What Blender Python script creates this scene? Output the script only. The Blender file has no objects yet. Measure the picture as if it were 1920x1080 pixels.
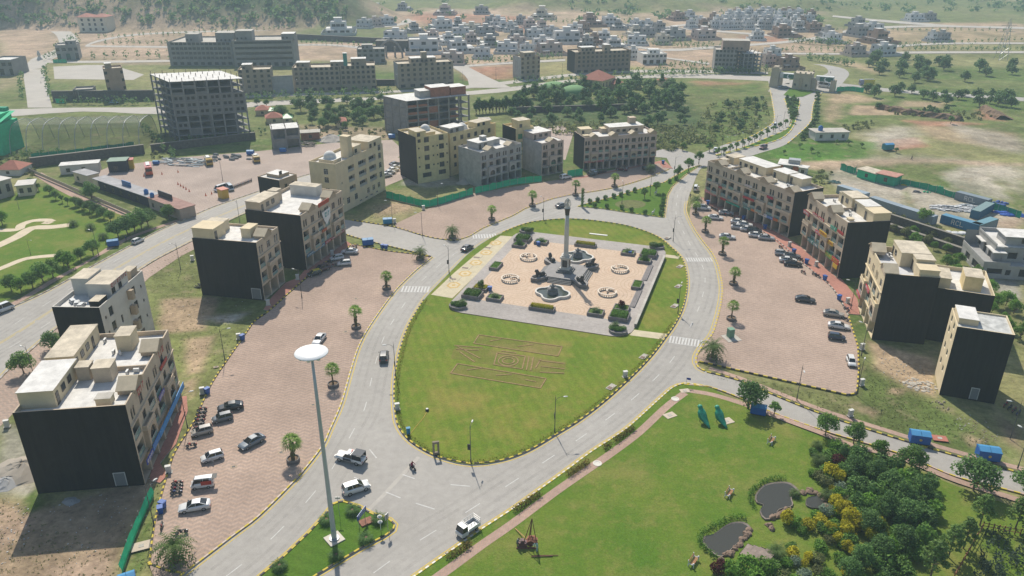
import bpy,bmesh,math,random
import numpy as np
from mathutils import Vector,Matrix
sc=bpy.context.scene
COL=sc.collection
R=math.radians
CAM_H,TILT,FPX=80.0,R(24.8),1460.0
cd=bpy.data.cameras.new('camera');cam=bpy.data.objects.new('camera',cd);COL.objects.link(cam)
cam.location=(0,0,CAM_H);cam.rotation_euler=(R(90)-TILT,0,0)
cd.sensor_width=36;cd.lens=36*FPX/1920;cd.clip_start=1;cd.clip_end=20000
sc.camera=cam
SUN_EL,SUN_AZ=R(47),R(-15)
w=bpy.data.worlds.new('World');sc.world=w;w.use_nodes=True
nt=w.node_tree;bg=nt.nodes['Background'];sky=nt.nodes.new('ShaderNodeTexSky')
sky.sky_type='NISHITA';sky.sun_disc=False;sky.sun_elevation=SUN_EL;sky.sun_rotation=SUN_AZ
sky.air_density=1.2;sky.dust_density=1.2;sky.ozone_density=1.0
nt.links.new(sky.outputs[0],bg.inputs[0]);bg.inputs[1].default_value=0.1
sd=bpy.data.lights.new('sun','SUN');sd.energy=4.3;sd.angle=R(0.53);sd.color=(1,0.935,0.82)
sun=bpy.data.objects.new('sun',sd);COL.objects.link(sun)
SV=Vector((math.sin(SUN_AZ)*math.cos(SUN_EL),math.cos(SUN_AZ)*math.cos(SUN_EL),math.sin(SUN_EL)))
sun.rotation_euler=SV.to_track_quat('Z','Y').to_euler();sun.location=(0,0,300)
sc.view_settings.view_transform='Standard';sc.view_settings.look='None'
sc.view_settings.exposure=0.3;sc.view_settings.gamma=1.0
sc.render.engine='CYCLES';sc.cycles.use_denoising=True
sc.cycles.max_bounces=5;sc.cycles.diffuse_bounces=2;sc.cycles.glossy_bounces=2;sc.cycles.transmission_bounces=2
sc.cycles.transparent_max_bounces=6;sc.cycles.volume_bounces=1;sc.cycles.caustics_reflective=False;sc.cycles.caustics_refractive=False
_F=Vector((0,math.cos(TILT),-math.sin(TILT)));_U=Vector((0,math.sin(TILT),math.cos(TILT)));_C=Vector((0,0,CAM_H))
def G(x,y,z=0.0):
 d=_F*FPX+Vector((x-960,0,0))-_U*(y-540)
 return _C+d*((z-CAM_H)/d.z)
def PX(p):
 v=Vector(p)-_C;q=v.dot(_F)
 return 960+FPX*v.x/q,540-FPX*v.dot(_U)/q
def heading(a,b):
 p,q=G(*a),G(*b);return math.atan2(q.y-p.y,q.x-p.x)
class MB:
 def __init__(s):s.v,s.f,s.m=[],[],[]
 def add(s,vs,fs,m=0):
  n=len(s.v);s.v+=[tuple(p)for p in vs]
  for f in fs:s.f.append([n+i for i in f]);s.m.append(m)
 def quad(s,a,b,c,d,m=0):s.add([a,b,c,d],[(0,1,2,3)],m)
 def box(s,x0,x1,y0,y1,z0,z1,m=0,top=None):
  vs=[(x0,y0,z0),(x1,y0,z0),(x1,y1,z0),(x0,y1,z0),(x0,y0,z1),(x1,y0,z1),(x1,y1,z1),(x0,y1,z1)]
  s.add(vs,[(0,1,5,4),(1,2,6,5),(2,3,7,6),(3,0,4,7),(3,2,1,0)],m)
  s.add(vs[4:],[(0,1,2,3)],m if top is None else top)
 def obox(s,c,u,L,W,z0,z1,m=0,top=None):
  u=Vector((u[0],u[1],0)).normalized();v=Vector((-u.y,u.x,0));c=Vector((c[0],c[1],0))
  q=[c-u*L/2-v*W/2,c+u*L/2-v*W/2,c+u*L/2+v*W/2,c-u*L/2+v*W/2]
  s.prism([(p.x,p.y)for p in q],z0,z1,m,m if top is None else top)
 def prism(s,pts,z0,z1,m=0,top=None,bottom=False):
  n=len(pts);vs=[(p[0],p[1],z0)for p in pts]+[(p[0],p[1],z1)for p in pts]
  s.add(vs,[(i,(i+1)%n,n+(i+1)%n,n+i)for i in range(n)],m)
  s.add(vs[n:],[tuple(range(n))],m if top is None else top)
  if bottom:s.add(vs[:n],[tuple(range(n-1,-1,-1))],m)
 def poly(s,pts,z,m=0):s.add([(p[0],p[1],z)for p in pts],[tuple(range(len(pts)))],m)
 def tube(s,p0,p1,r0,r1=None,n=8,m=0,caps=True):
  p0,p1=Vector(p0),Vector(p1);r1=r0 if r1 is None else r1
  d=(p1-p0).normalized();a=d.orthogonal().normalized();b=d.cross(a)
  vs=[]
  for p,r in((p0,r0),(p1,r1)):
   vs+=[p+(a*math.cos(t)+b*math.sin(t))*r for t in[2*math.pi*i/n for i in range(n)]]
  fs=[(i,(i+1)%n,n+(i+1)%n,n+i)for i in range(n)]
  if caps:fs+=[tuple(range(n-1,-1,-1)),tuple(range(n,2*n))]
  s.add(vs,fs,m)
 def path(s,pts,r,n=6,m=0):
  for i in range(len(pts)-1):
   ra,rb=(r[i],r[i+1])if isinstance(r,(list,tuple))else(r,r)
   s.tube(pts[i],pts[i+1],ra,rb,n,m)
 def lathe(s,prof,n=16,c=(0,0,0),m=0):
  vs=[];
  for r,z in prof:vs+=[(c[0]+r*math.cos(2*math.pi*i/n),c[1]+r*math.sin(2*math.pi*i/n),c[2]+z)for i in range(n)]
  fs=[]
  for k in range(len(prof)-1):
   fs+=[(k*n+i,k*n+(i+1)%n,(k+1)*n+(i+1)%n,(k+1)*n+i)for i in range(n)]
  fs.append(tuple((len(prof)-1)*n+i for i in range(n)))
  s.add(vs,fs,m)
 def ball(s,c,r,seg=10,rings=6,m=0):
  r=r if isinstance(r,(tuple,list))else(r,r,r)
  vs=[(c[0],c[1],c[2]-r[2])]
  for k in range(1,rings):
   t=math.pi*k/rings-math.pi/2
   vs+=[(c[0]+r[0]*math.cos(t)*math.cos(2*math.pi*i/seg),c[1]+r[1]*math.cos(t)*math.sin(2*math.pi*i/seg),c[2]+r[2]*math.sin(t))for i in range(seg)]
  vs.append((c[0],c[1],c[2]+r[2]));e=len(vs)-1
  fs=[(0,1+(i+1)%seg,1+i)for i in range(seg)]
  for k in range(rings-2):
   fs+=[(1+k*seg+i,1+k*seg+(i+1)%seg,1+(k+1)*seg+(i+1)%seg,1+(k+1)*seg+i)for i in range(seg)]
  b=1+(rings-2)*seg
  fs+=[(b+i,b+(i+1)%seg,e)for i in range(seg)]
  s.add(vs,fs,m)
 def loft(s,rings,m=0,closed=True,caps=True):
  n=len(rings[0]);vs=[p for r in rings for p in r];fs=[]
  for k in range(len(rings)-1):
   for i in range(n if closed else n-1):
    fs.append((k*n+i,k*n+(i+1)%n,(k+1)*n+(i+1)%n,(k+1)*n+i))
  if caps:fs+=[tuple(range(n-1,-1,-1)),tuple((len(rings)-1)*n+i for i in range(n))]
  s.add(vs,fs,m)
 def mesh(s,name,mats,smooth=False):
  me=bpy.data.meshes.new(name);me.from_pydata(s.v,[],s.f)
  for m in(mats if isinstance(mats,(list,tuple))else[mats]):me.materials.append(m)
  me.polygons.foreach_set('material_index',s.m)
  if smooth:me.polygons.foreach_set('use_smooth',[True]*len(s.f))
  me.update();return me
def obj(name,me,parent=None,loc=(0,0,0),rz=0.0,sca=None,mats=None):
 o=bpy.data.objects.new(name,me);COL.objects.link(o)
 o.location=loc;o.rotation_euler=(0,0,rz)
 if sca:o.scale=sca if isinstance(sca,(tuple,list))else(sca,)*3
 if parent:o.parent=parent
 if mats:
  for i,m in enumerate(mats):
   if m:o.material_slots[i].link='OBJECT';o.material_slots[i].material=m
 return o
def struct(name,mb,mats,kind='structure',label=None,smooth=False):
 o=obj(name,mb.mesh(name,mats,smooth)if isinstance(mb,MB)else mb);o['kind']=kind
 if label:o['label']=label
 return o
THINGS=[]
def tag(o,label,cat,group=None,at=None):
 o['label']=label;o['category']=cat
 if group:o['group']=group
 THINGS.append(o);return o
def thing(name,label,cat,loc=(0,0,0),rz=0.0,group=None,sca=None):
 o=obj(name,None,None,loc,rz,sca);o.empty_display_size=0.3
 return tag(o,label,cat,group)
def copy_tree(o,parent=None):
 c=o.copy();COL.objects.link(c);c.parent=parent
 for ch in o.children:copy_tree(ch,c)
 return c
def smooth_line(pts,closed=False,step=2.0):
 """Catmull-Rom through world points"""
 P=[Vector((p[0],p[1]))for p in pts];n=len(P);out=[]
 for i in range(n if closed else n-1):
  a,b,c,d=(P[(i-1)%n],P[i],P[(i+1)%n],P[(i+2)%n])if closed else(P[max(i-1,0)],P[i],P[i+1],P[min(i+2,n-1)])
  k=max(1,int((c-b).length/step))
  for j in range(k):
   t=j/k
   out.append(0.5*((2*b)+(c-a)*t+(2*a-5*b+4*c-d)*t*t+(3*b-a-3*c+d)*t**3))
 if not closed:out.append(P[-1])
 return out
def gl(pts,z=0.0):return[G(x,y,z).to_2d()for x,y in pts]
def resample(P,step,closed=False):
 P=list(P)+([P[0]]if closed else[]);out=[P[0]];acc=0.0
 for a,b in zip(P,P[1:]):
  L=(b-a).length;t=step-acc
  while t<=L:out.append(a+(b-a)*(t/L));t+=step
  acc=(acc+L)%step if L else acc
 return out
def offset(P,d,closed=False):
 out=[];n=len(P)
 for i in range(n):
  a=P[(i-1)%n]if closed or i else P[i];b=P[(i+1)%n]if closed or i<n-1 else P[i]
  t=(b-a).normalized();out.append(P[i]+Vector((-t.y,t.x))*d)
 return out
def mat(name,rgb,rough=0.85,var=0.18,scale=0.6,spec=0.3,metal=0.0,bump=0.0,bscale=8.0,fine=0.0,coord='Object',rnd=0.0,tint=None):
 m=bpy.data.materials.new(name);m.use_nodes=True;t=m.node_tree;N,L=t.nodes,t.links
 b=N['Principled BSDF'];b.inputs['Roughness'].default_value=rough;b.inputs['Metallic'].default_value=metal
 b.inputs['Specular IOR Level'].default_value=spec
 tc=N.new('ShaderNodeTexCoord');col=None
 def noise(sc_,det=4.0):
  n=N.new('ShaderNodeTexNoise');n.inputs['Scale'].default_value=sc_;n.inputs['Detail'].default_value=det
  n.inputs['Roughness'].default_value=0.65;L.new(tc.outputs[coord],n.inputs['Vector']);return n
 def mixer(fac,a,bcol,kind='MIX'):
  x=N.new('ShaderNodeMix');x.data_type='RGBA';x.blend_type=kind
  if isinstance(fac,float):x.inputs[0].default_value=fac
  else:L.new(fac,x.inputs[0])
  for s_,v in((x.inputs[6],a),(x.inputs[7],bcol)):
   if isinstance(v,tuple):s_.default_value=(*v,1)if len(v)==3 else v
   else:L.new(v,s_)
  return x.outputs[2]
 lo=tuple(c*(1-var)for c in rgb);hi=tuple(min(1,c*(1+var))for c in(tint or rgb))
 if var>0:
  n=noise(scale);r=N.new('ShaderNodeValToRGB');r.color_ramp.elements[0].position=0.3;r.color_ramp.elements[1].position=0.7
  r.color_ramp.elements[0].color=(*lo,1);r.color_ramp.elements[1].color=(*hi,1)
  L.new(n.outputs[0],r.inputs[0]);col=r.outputs[0]
  if fine>0:
   n2=noise(scale*14,3.0);g=N.new('ShaderNodeMapRange');g.inputs[1].default_value=0.3;g.inputs[2].default_value=0.7
   g.inputs[3].default_value=1-fine;g.inputs[4].default_value=1+fine;L.new(n2.outputs[0],g.inputs[0])
   col=mixer(1.0,col,g.outputs[0],'MULTIPLY')
  if rnd>0:
   oi=N.new('ShaderNodeObjectInfo');g=N.new('ShaderNodeMapRange');g.inputs[3].default_value=1-rnd;g.inputs[4].default_value=1+rnd
   L.new(oi.outputs['Random'],g.inputs[0]);col=mixer(1.0,col,g.outputs[0],'MULTIPLY')
  L.new(col,b.inputs['Base Color'])
 else:b.inputs['Base Color'].default_value=(*rgb,1)
 if bump>0:
  n=noise(bscale,3.0);bp=N.new('ShaderNodeBump');bp.inputs['Strength'].default_value=bump;bp.inputs['Distance'].default_value=0.05
  L.new(n.outputs[0],bp.inputs['Height']);L.new(bp.outputs[0],b.inputs['Normal'])
 m.diffuse_color=(*rgb,1)
 return m
_PAL={}
def paint(rgb,rough=0.5,spec=0.4,metal=0.0):
 k=(tuple(rgb),rough,metal)
 if k not in _PAL:_PAL[k]=mat('paint',tuple(rgb),rough,0.06,1.5,spec,metal)
 return _PAL[k]
def nodes_of(m):return m.node_tree.nodes,m.node_tree.links,m.node_tree.nodes['Principled BSDF']
class NG:
 """tiny expression helper for node maths"""
 def __init__(s,m):s.N,s.L,s.b=nodes_of(m)
 def val(s,op,a,b=None,c=None):
  n=s.N.new('ShaderNodeMath');n.operation=op
  for i,v in enumerate((a,b,c)):
   if v is None:continue
   if isinstance(v,(int,float)):n.inputs[i].default_value=v
   else:s.L.new(v,n.inputs[i])
  return n.outputs[0]
 def pos(s):
  g=s.N.new('ShaderNodeNewGeometry');x=s.N.new('ShaderNodeSeparateXYZ');s.L.new(g.outputs['Position'],x.inputs[0]);s.P=g.outputs['Position']
  return x.outputs[0],x.outputs[1],x.outputs[2]
 def mix(s,f,a,b,kind='MIX'):
  x=s.N.new('ShaderNodeMix');x.data_type='RGBA';x.blend_type=kind
  if isinstance(f,(int,float)):x.inputs[0].default_value=f
  else:s.L.new(f,x.inputs[0])
  for q,v in((x.inputs[6],a),(x.inputs[7],b)):
   if isinstance(v,tuple):q.default_value=(*v,1)
   else:s.L.new(v,q)
  return x.outputs[2]
 def noise(s,scale,det=4.0,rough=0.6,vec=None):
  n=s.N.new('ShaderNodeTexNoise');n.inputs['Scale'].default_value=scale;n.inputs['Detail'].default_value=det;n.inputs['Roughness'].default_value=rough
  if vec is None:vec=s.P
  s.L.new(vec,n.inputs['Vector']);return n.outputs[0]
 def ramp(s,f,lo,hi,a=0.0,b=1.0):
  g=s.N.new('ShaderNodeMapRange');g.inputs[1].default_value=lo;g.inputs[2].default_value=hi;g.inputs[3].default_value=a;g.inputs[4].default_value=b
  s.L.new(f,g.inputs[0]);return g.outputs[0]
def plain(name,rough=0.9,spec=0.2):
 m=bpy.data.materials.new(name);m.use_nodes=True;b=m.node_tree.nodes['Principled BSDF']
 b.inputs['Roughness'].default_value=rough;b.inputs['Specular IOR Level'].default_value=spec;return m
# ================================================================ GROUND
def vnoise(x,y,s,seed=0):
 x=x/s;y=y/s;xi=np.floor(x).astype(np.int64);yi=np.floor(y).astype(np.int64);fx=x-xi;fy=y-yi
 def h(a,b):
  n=(a*374761393+b*668265263+seed*982451653)&0x7fffffff;n=((n^(n>>13))*1274126177)&0x7fffffff
  return(n%10007)/10007.0
 fx=fx*fx*(3-2*fx);fy=fy*fy*(3-2*fy)
 return(h(xi,yi)*(1-fx)+h(xi+1,yi)*fx)*(1-fy)+(h(xi,yi+1)*(1-fx)+h(xi+1,yi+1)*fx)*fy
def poly_sd(px,py,poly):
 n=len(poly);d=np.full(px.shape,1e18);ins=np.zeros(px.shape,bool)
 for i in range(n):
  ax,ay=poly[i];bx,by=poly[(i+1)%n];ex,ey=bx-ax,by-ay
  t=np.clip(((px-ax)*ex+(py-ay)*ey)/(ex*ex+ey*ey+1e-9),0,1)
  d=np.minimum(d,(px-ax-t*ex)**2+(py-ay-t*ey)**2)
  c=((ay>py)!=(by>py))&(px<(bx-ax)*(py-ay)/(by-ay+1e-12)+ax);ins^=c
 d=np.sqrt(d);return np.where(ins,-d,d)
GREEN,OLIVE,DRY,DIRT,TAN,RED,PALE,GREY,DARK,LUSH,MUD=((.085,.13,.03),(.13,.15,.05),(.22,.21,.09),(.34,.25,.16),(.38,.275,.195),(.33,.17,.11),(.37,.325,.265),(.34,.31,.27),(.05,.085,.03),(.07,.16,.02),(.27,.19,.13))
ZONES=[(OLIVE,20,25,[(0,0),(1920,0),(1920,120),(0,120)]),(TAN,14,60,[(560,20),(1560,20),(1500,128),(860,130),(560,110)]),(TAN,10,30,[(0,10),(300,8),(560,60),(560,118),(100,122),(0,170)]),(DARK,12,30,[(130,-12),(690,-12),(690,46),(330,52),(200,46)]),(DIRT,10,40,[(1400,60),(1900,40),(1900,100),(1450,100)]),(TAN,8,14,[(0,20),(180,30),(330,0),(0,0)]),(TAN,4,6,[(0,40),(70,52),(105,75),(95,95),(60,108),(0,108)]),(TAN,6,10,[(150,62),(330,58),(330,108),(150,108)]),(TAN,6,8,[(550,78),(800,82),(870,105),(550,112)]),(GREEN,8,8,[(550,58),(700,45),(760,60),(820,75),(560,80)]),(RED,6,14,[(790,22),(990,30),(1000,62),(820,50),(760,36)]),(TAN,8,8,[(790,15),(940,18),(960,28),(800,26)]),(RED,3,5,[(865,128),(1062,118),(1062,128),(1010,142),(960,148),(878,150)]),(TAN,5,6,[(1180,85),(1340,100),(1330,125),(1210,128),(1180,110)]),(RED,4,5,[(1380,66),(1480,66),(1480,80),(1400,78)]),(DRY,6,10,[(1010,105),(1240,130),(1060,150),(960,150)]),(TAN,5,7,[(1480,84),(1600,92),(1590,104),(1460,102)]),(TAN,5,10,[(1640,40),(1920,46),(1920,62),(1760,52)]),(OLIVE,8,10,[(1560,100),(1920,95),(1920,170),(1620,160)]),(DRY,8,12,[(1690,80),(1920,84),(1920,98),(1690,98)]),(DIRT,5,8,[(1535,112),(1600,115),(1660,130),(1640,138),(1590,125)]),(GREEN,6,10,[(1690,125),(1920,130),(1920,150),(1690,148)]),(DRY,6,10,[(1690,105),(1920,110),(1920,124),(1690,122)]),(OLIVE,6,8,[(0,170),(1440,155),(1450,250),(1300,290),(1240,290),(720,260),(330,300),(0,330)]),(GREEN,4,6,[(330,272),(560,255),(740,255),(640,272),(330,296)]),(TAN,3,6,[(560,235),(740,240),(735,262),(570,262)]),(RED,4,4,[(1305,153),(1400,155),(1395,167),(1310,165)]),(GREEN,4,5,[(1290,160),(1440,156),(1430,178),(1300,175)]),(DARK,5,6,[(940,195),(1280,185),(1330,230),(1290,262),(1220,250),(960,232)]),(OLIVE,4,5,[(880,228),(1060,232),(1170,238),(1165,252),(1010,250),(880,246)]),(GREEN,4,5,[(1340,190),(1440,175),(1445,232),(1360,268),(1250,270),(1330,240)]),(GREEN,4,6,[(1540,170),(1920,190),(1920,240),(1640,230),(1540,250),(1450,300),(1420,292),(1520,215)]),(DIRT,3,5,[(1545,175),(1600,172),(1670,190),(1580,195),(1565,232),(1545,228)]),(DIRT,3,6,[(1690,188),(1780,192),(1770,202),(1690,200)]),(OLIVE,5,8,[(1560,236),(1700,212),(1920,210),(1920,300),(1600,262)]),(RED,2,4,[(1700,226),(1790,228),(1840,232),(1770,237),(1735,238)]),(RED,2,3,[(1835,205),(1870,208),(1880,226),(1840,224)]),(DRY,5,8,[(1600,240),(1740,240),(1820,262),(1920,285),(1920,330),(1640,300),(1580,262)]),(DIRT,3,8,[(1720,236),(1900,250),(1920,280),(1760,262)]),(DIRT,.9,6,[(1600,196),(1700,205),(1690,214),(1600,215)]),(RED,.9,4,[(1650,262),(1720,258),(1740,275),(1670,280)]),(PALE,4,8,[(1790,234),(1920,262),(1920,290),(1830,266)]),(PALE,5,9,[(1620,250),(1700,240),(1720,262),(1640,275)]),(PALE,5,8,[(1600,300),(1720,297),(1920,308),(1920,365),(1800,300)]),(LUSH,2,3,[(1440,275),(1560,258),(1640,268),(1620,296),(1560,303),(1440,298)]),(TAN,2,2,[(1490,304),(1720,297),(1920,306),(1920,312),(1720,306),(1640,312),(1560,322),(1500,314)]),(PALE,2,3,[(1560,322),(1600,318),(1800,360),(1920,400),(1920,418),(1880,430),(1740,420),(1590,372),(1555,340)]),(PALE,1,2,[(1760,322),(1800,312),(1840,314),(1900,378),(1860,372),(1790,352)]),(OLIVE,2,3,[(1690,308),(1790,306),(1800,318),(1740,330),(1680,325)]),(OLIVE,1.5,3,[(1690,360),(1705,350),(1720,395),(1740,410),(1700,400)]),(OLIVE,2,2,[(1660,410),(1800,455),(1920,470),(1920,700),(1830,560),(1660,440)]),(TAN,2,3,[(1860,415),(1920,405),(1920,440),(1880,440)]),(GREY,1,1.5,[(1830,520),(1920,520),(1920,570),(1890,560)]),(GREEN,2,3,[(660,410),(720,360),(860,345),(980,335),(1060,325),(1060,300),(720,290),(640,380)]),(DIRT,1.5,2,[(700,385),(740,375),(800,378),(770,398),(700,412)]),(GREY,1,2,[(745,345),(800,352),(880,345),(850,330),(770,330)]),((.15,.165,.055),2,2,[(270,500),(380,430),(540,420),(500,600),(400,720),(330,760),(240,640)]),(DIRT,.85,3.5,[(300,560),(400,560),(390,620),(300,625)]),(DIRT,.85,3.5,[(340,635),(410,625),(385,700),(340,710)]),(DIRT,.85,2.5,[(385,520),(395,590),(450,600),(400,610)]),(DIRT,.8,2,[(335,720),(375,700),(360,760)]),(GREY,1,1.5,[(380,595),(470,585),(440,605)]),(OLIVE,2,2,[(0,740),(70,700),(110,900),(0,900)]),(GREY,1.2,2,[(0,800),(40,800),(80,920),(60,940),(0,920)]),(MUD,1.2,2.5,[(0,935),(90,945),(290,885),(300,905),(230,1080),(200,1300),(-200,1300),(-200,960)]),(TAN,1,1.5,[(-60,960),(72,945),(68,985),(0,1040),(-60,1040)]),(GREEN,0.6,1,[(42,935),(75,905),(88,945),(60,965),(38,965)]),(TAN,1,2,[(80,1060),(235,1030),(225,1120),(60,1120)]),(GREEN,0.8,1.2,[(292,900),(305,905),(290,1000),(280,1060),(240,1100),(225,1090)]),(OLIVE,1,1.5,[(1315,690),(1440,715),(1590,742),(1610,640),(1640,620),(1800,760),(1920,850),(1920,890),(1640,812),(1320,700)]),(GREEN,1,2,[(1620,690),(1680,720),(1770,765),(1890,850),(1840,860),(1600,790),(1610,740)]),(DIRT,.85,2,[(1628,640),(1760,670),(1768,755),(1700,728),(1636,690)]),(DIRT,.8,2,[(1600,760),(1650,770),(1640,785)]),(DIRT,.8,2,[(1790,800),(1860,830),(1820,845)]),(MUD,1,1.5,[(1860,770),(1920,800),(1920,850),(1880,830)]),(DIRT,.6,1,[(1665,725),(1700,730),(1690,742),(1665,740)]),(GREEN,2,2,[(0,370),(70,345),(110,390),(330,412),(300,432),(100,540),(0,585)]),(OLIVE,2,2,[(80,330),(130,330),(330,405),(300,425),(110,365)]),(OLIVE,2,3,[(90,290),(330,285),(200,308),(130,322),(60,330)]),]
def terrain():
 xs=np.concatenate([np.array([-6000,-3500,-2200,-1500,-1150]),np.arange(-900,-330,8.),np.arange(-330,-112,3.),np.arange(-112,150,1.1),np.arange(150,330,3.),np.arange(330,900,8.),np.array([1000,1400,2200,3500,6000])])
 ys=np.concatenate([np.array([-1500,-600,-200,0]),np.arange(40,215,1.1),np.arange(215,470,2.4),np.arange(470,1250,7.),np.array([1350,1500,1750,2100,2600,3300,4500,7000,11000])])
 X,Y=np.meshgrid(xs,ys);x,y=X.ravel(),Y.ravel()
 n1,n2,n3=vnoise(x,y,60,1),vnoise(x,y,17,2),vnoise(x,y,5,3)
 wob=(n1*.5+n2*.3+n3*.2-.5)*2
 f=np.clip((n1-.35)*2.2+(n2-.5),0,1)[:,None]
 col=np.array(GREEN)*(1-f)+np.array(DRY)*f
 far=np.clip((y-600)/500,0,1)[:,None]
 fcol=np.array((.11,.13,.06))*(1-f*.8)+np.array((.30,.24,.15))*f*.8
 col=col*(1-far)+fcol*far
 for c,soft,amp,pts in ZONES:
  pol=[(p.x,p.y)for p in gl(pts)]
  sdv=poly_sd(x,y,pol)+wob*amp
  k=np.clip(.5-sdv/(2*soft)+(n3-.5)*.9*(soft>.9),0,1)[:,None]*(.62+.38*n2[:,None]if soft>.9 else 1)
  v=1+(n3-.5)[:,None]*.35+(n2-.5)[:,None]*.35
  col=col*(1-k)+np.array(c)*v*k
 z=np.zeros_like(x)
 def ridge(ax,ay,bx,by,wd,h):
  ex,ey=bx-ax,by-ay;t=np.clip(((x-ax)*ex+(y-ay)*ey)/(ex*ex+ey*ey),0,1)
  d=np.hypot(x-ax-t*ex,y-ay-t*ey);return h*np.clip(1-(d/wd)**2,0,1)**1.5
 z+=ridge(-500,790,-195,800,95,34)*(0.85+.3*n1)+ridge(-900,800,-500,790,110,34)
 roll=np.clip((y-1000)/600,0,1)*12*(vnoise(x,y,420,9)-.3)+np.clip((y-1200)/3000,0,1)*120*vnoise(x,y,1500,5)
 z+=np.where(y>1000,roll,0)
 z+=ridge(20,930,130,940,60,10)+ridge(170,900,330,920,45,8)
 m=plain('ground',.95,.1);g=NG(m);a=g.N.new('ShaderNodeVertexColor');a.layer_name='zone';g.pos()
 n=g.mix(1.0,g.ramp(g.noise(.9,5,.7),.25,.75,.62,1.35),g.ramp(g.noise(.28,6,.8),.3,.7,.68,1.3),'MULTIPLY');n2_=g.ramp(g.noise(.12,3),.3,.7,.8,1.2)
 c=g.mix(1.0,a.outputs[0],n,'MULTIPLY');c=g.mix(1.0,c,n2_,'MULTIPLY')
 pt=g.ramp(g.noise(.16,6,.75),.53,.68);c=g.mix(g.val('MULTIPLY',pt,.55),c,(.31,.24,.15))
 sp=g.ramp(g.noise(2.7,2),.68,.72);c=g.mix(g.val('MULTIPLY',sp,.35),c,(.45,.40,.33))
 g.L.new(c,g.b.inputs['Base Color'])
 bp=g.N.new('ShaderNodeBump');bp.inputs['Strength'].default_value=.6;bp.inputs['Distance'].default_value=.25;g.L.new(g.noise(1.6,4),bp.inputs['Height']);g.L.new(bp.outputs[0],g.b.inputs['Normal'])
 nx,ny=len(xs),len(ys);me=bpy.data.meshes.new('ground')
 vs=np.stack([x,y,z-.02],1);i=(np.arange(ny-1)[:,None]*nx+np.arange(nx-1)[None,:]).ravel()
 fs=np.stack([i,i+1,i+nx+1,i+nx],1)
 me.vertices.add(len(vs));me.vertices.foreach_set('co',vs.ravel());me.loops.add(fs.size);me.loops.foreach_set('vertex_index',fs.ravel().astype(np.int32))
 me.polygons.add(len(fs));me.polygons.foreach_set('loop_start',(np.arange(len(fs))*4).astype(np.int32));me.update(calc_edges=True)
 ca=me.color_attributes.new('zone','FLOAT_COLOR','POINT');ca.data.foreach_set('color',np.concatenate([np.clip(col,0,1),np.ones((len(col),1))],1).ravel())
 me.polygons.foreach_set('use_smooth',[True]*len(fs));me.materials.append(m)
 o=obj('ground',me);o['kind']='structure'
 return o
terrain()
def zterrain(x,y):
 def r(ax,ay,bx,by,wd,h):
  ex,ey=bx-ax,by-ay;t=min(1,max(0,((x-ax)*ex+(y-ay)*ey)/(ex*ex+ey*ey)));d=math.hypot(x-ax-t*ex,y-ay-t*ey)
  return h*max(0,1-(d/wd)**2)**1.5
 return r(-500,790,-195,800,95,34)*.97+r(-900,800,-500,790,110,34)+r(20,930,130,940,60,10)+r(170,900,330,920,45,8)
def m_asphalt():
 m=plain('asphalt',.8,.35);g=NG(m);x,y,z=g.pos()
 c=g.mix(g.ramp(g.noise(.05,4),.3,.7),(.305,.284,.256),(.36,.337,.305));c=g.mix(1.0,c,g.ramp(g.noise(.7,5,.7),.25,.75,.86,1.1),'MULTIPLY')
 c=g.mix(1.0,c,g.ramp(g.noise(14,2),.3,.7,.9,1.1),'MULTIPLY');c=g.mix(g.val('MULTIPLY',g.ramp(g.noise(.33,3),.63,.72),.25),c,(.19,.18,.17))
 g.L.new(c,g.b.inputs['Base Color']);return m
def m_paver(name,a,b,per=.62,ang=0.0,zig=.5,jit=.12,ratio=.5):
 m=plain(name,.9,.15);g=NG(m);x,y,z=g.pos();ca,sa=math.cos(ang),math.sin(ang)
 u=g.val('ADD',g.val('MULTIPLY',x,ca),g.val('MULTIPLY',y,sa));v=g.val('SUBTRACT',g.val('MULTIPLY',y,ca),g.val('MULTIPLY',x,sa))
 tri=g.val('PINGPONG',u,per);w_=g.val('ADD',v,g.val('MULTIPLY',tri,zig))
 st=g.val('FRACT',g.val('DIVIDE',w_,per));k=g.ramp(st,ratio-.06,ratio+.06)
 joint=g.val('LESS_THAN',g.val('FRACT',g.val('DIVIDE',u,per/2)),.06);j2=g.val('LESS_THAN',st,.05)
 c=g.mix(k,a,b);c=g.mix(1.0,c,g.ramp(g.noise(.11,4),.3,.7,.9,1.1),'MULTIPLY');c=g.mix(1.0,c,g.ramp(g.noise(1.6,3),.3,.7,1-jit,1+jit),'MULTIPLY')
 c=g.mix(g.val('MULTIPLY',g.val('MAXIMUM',joint,j2),.35),c,(.12,.09,.07));c=g.mix(1.0,c,g.ramp(g.noise(.035,3),.3,.7,.87,1.1),'MULTIPLY');c=g.mix(g.val('MULTIPLY',g.ramp(g.noise(.42,5,.75),.58,.72),.4),c,(.2,.16,.13));c=g.mix(g.val('MULTIPLY',g.ramp(g.noise(1.1,2),.70,.76),.55),c,(.13,.11,.1))
 g.L.new(c,g.b.inputs['Base Color']);return m
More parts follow.
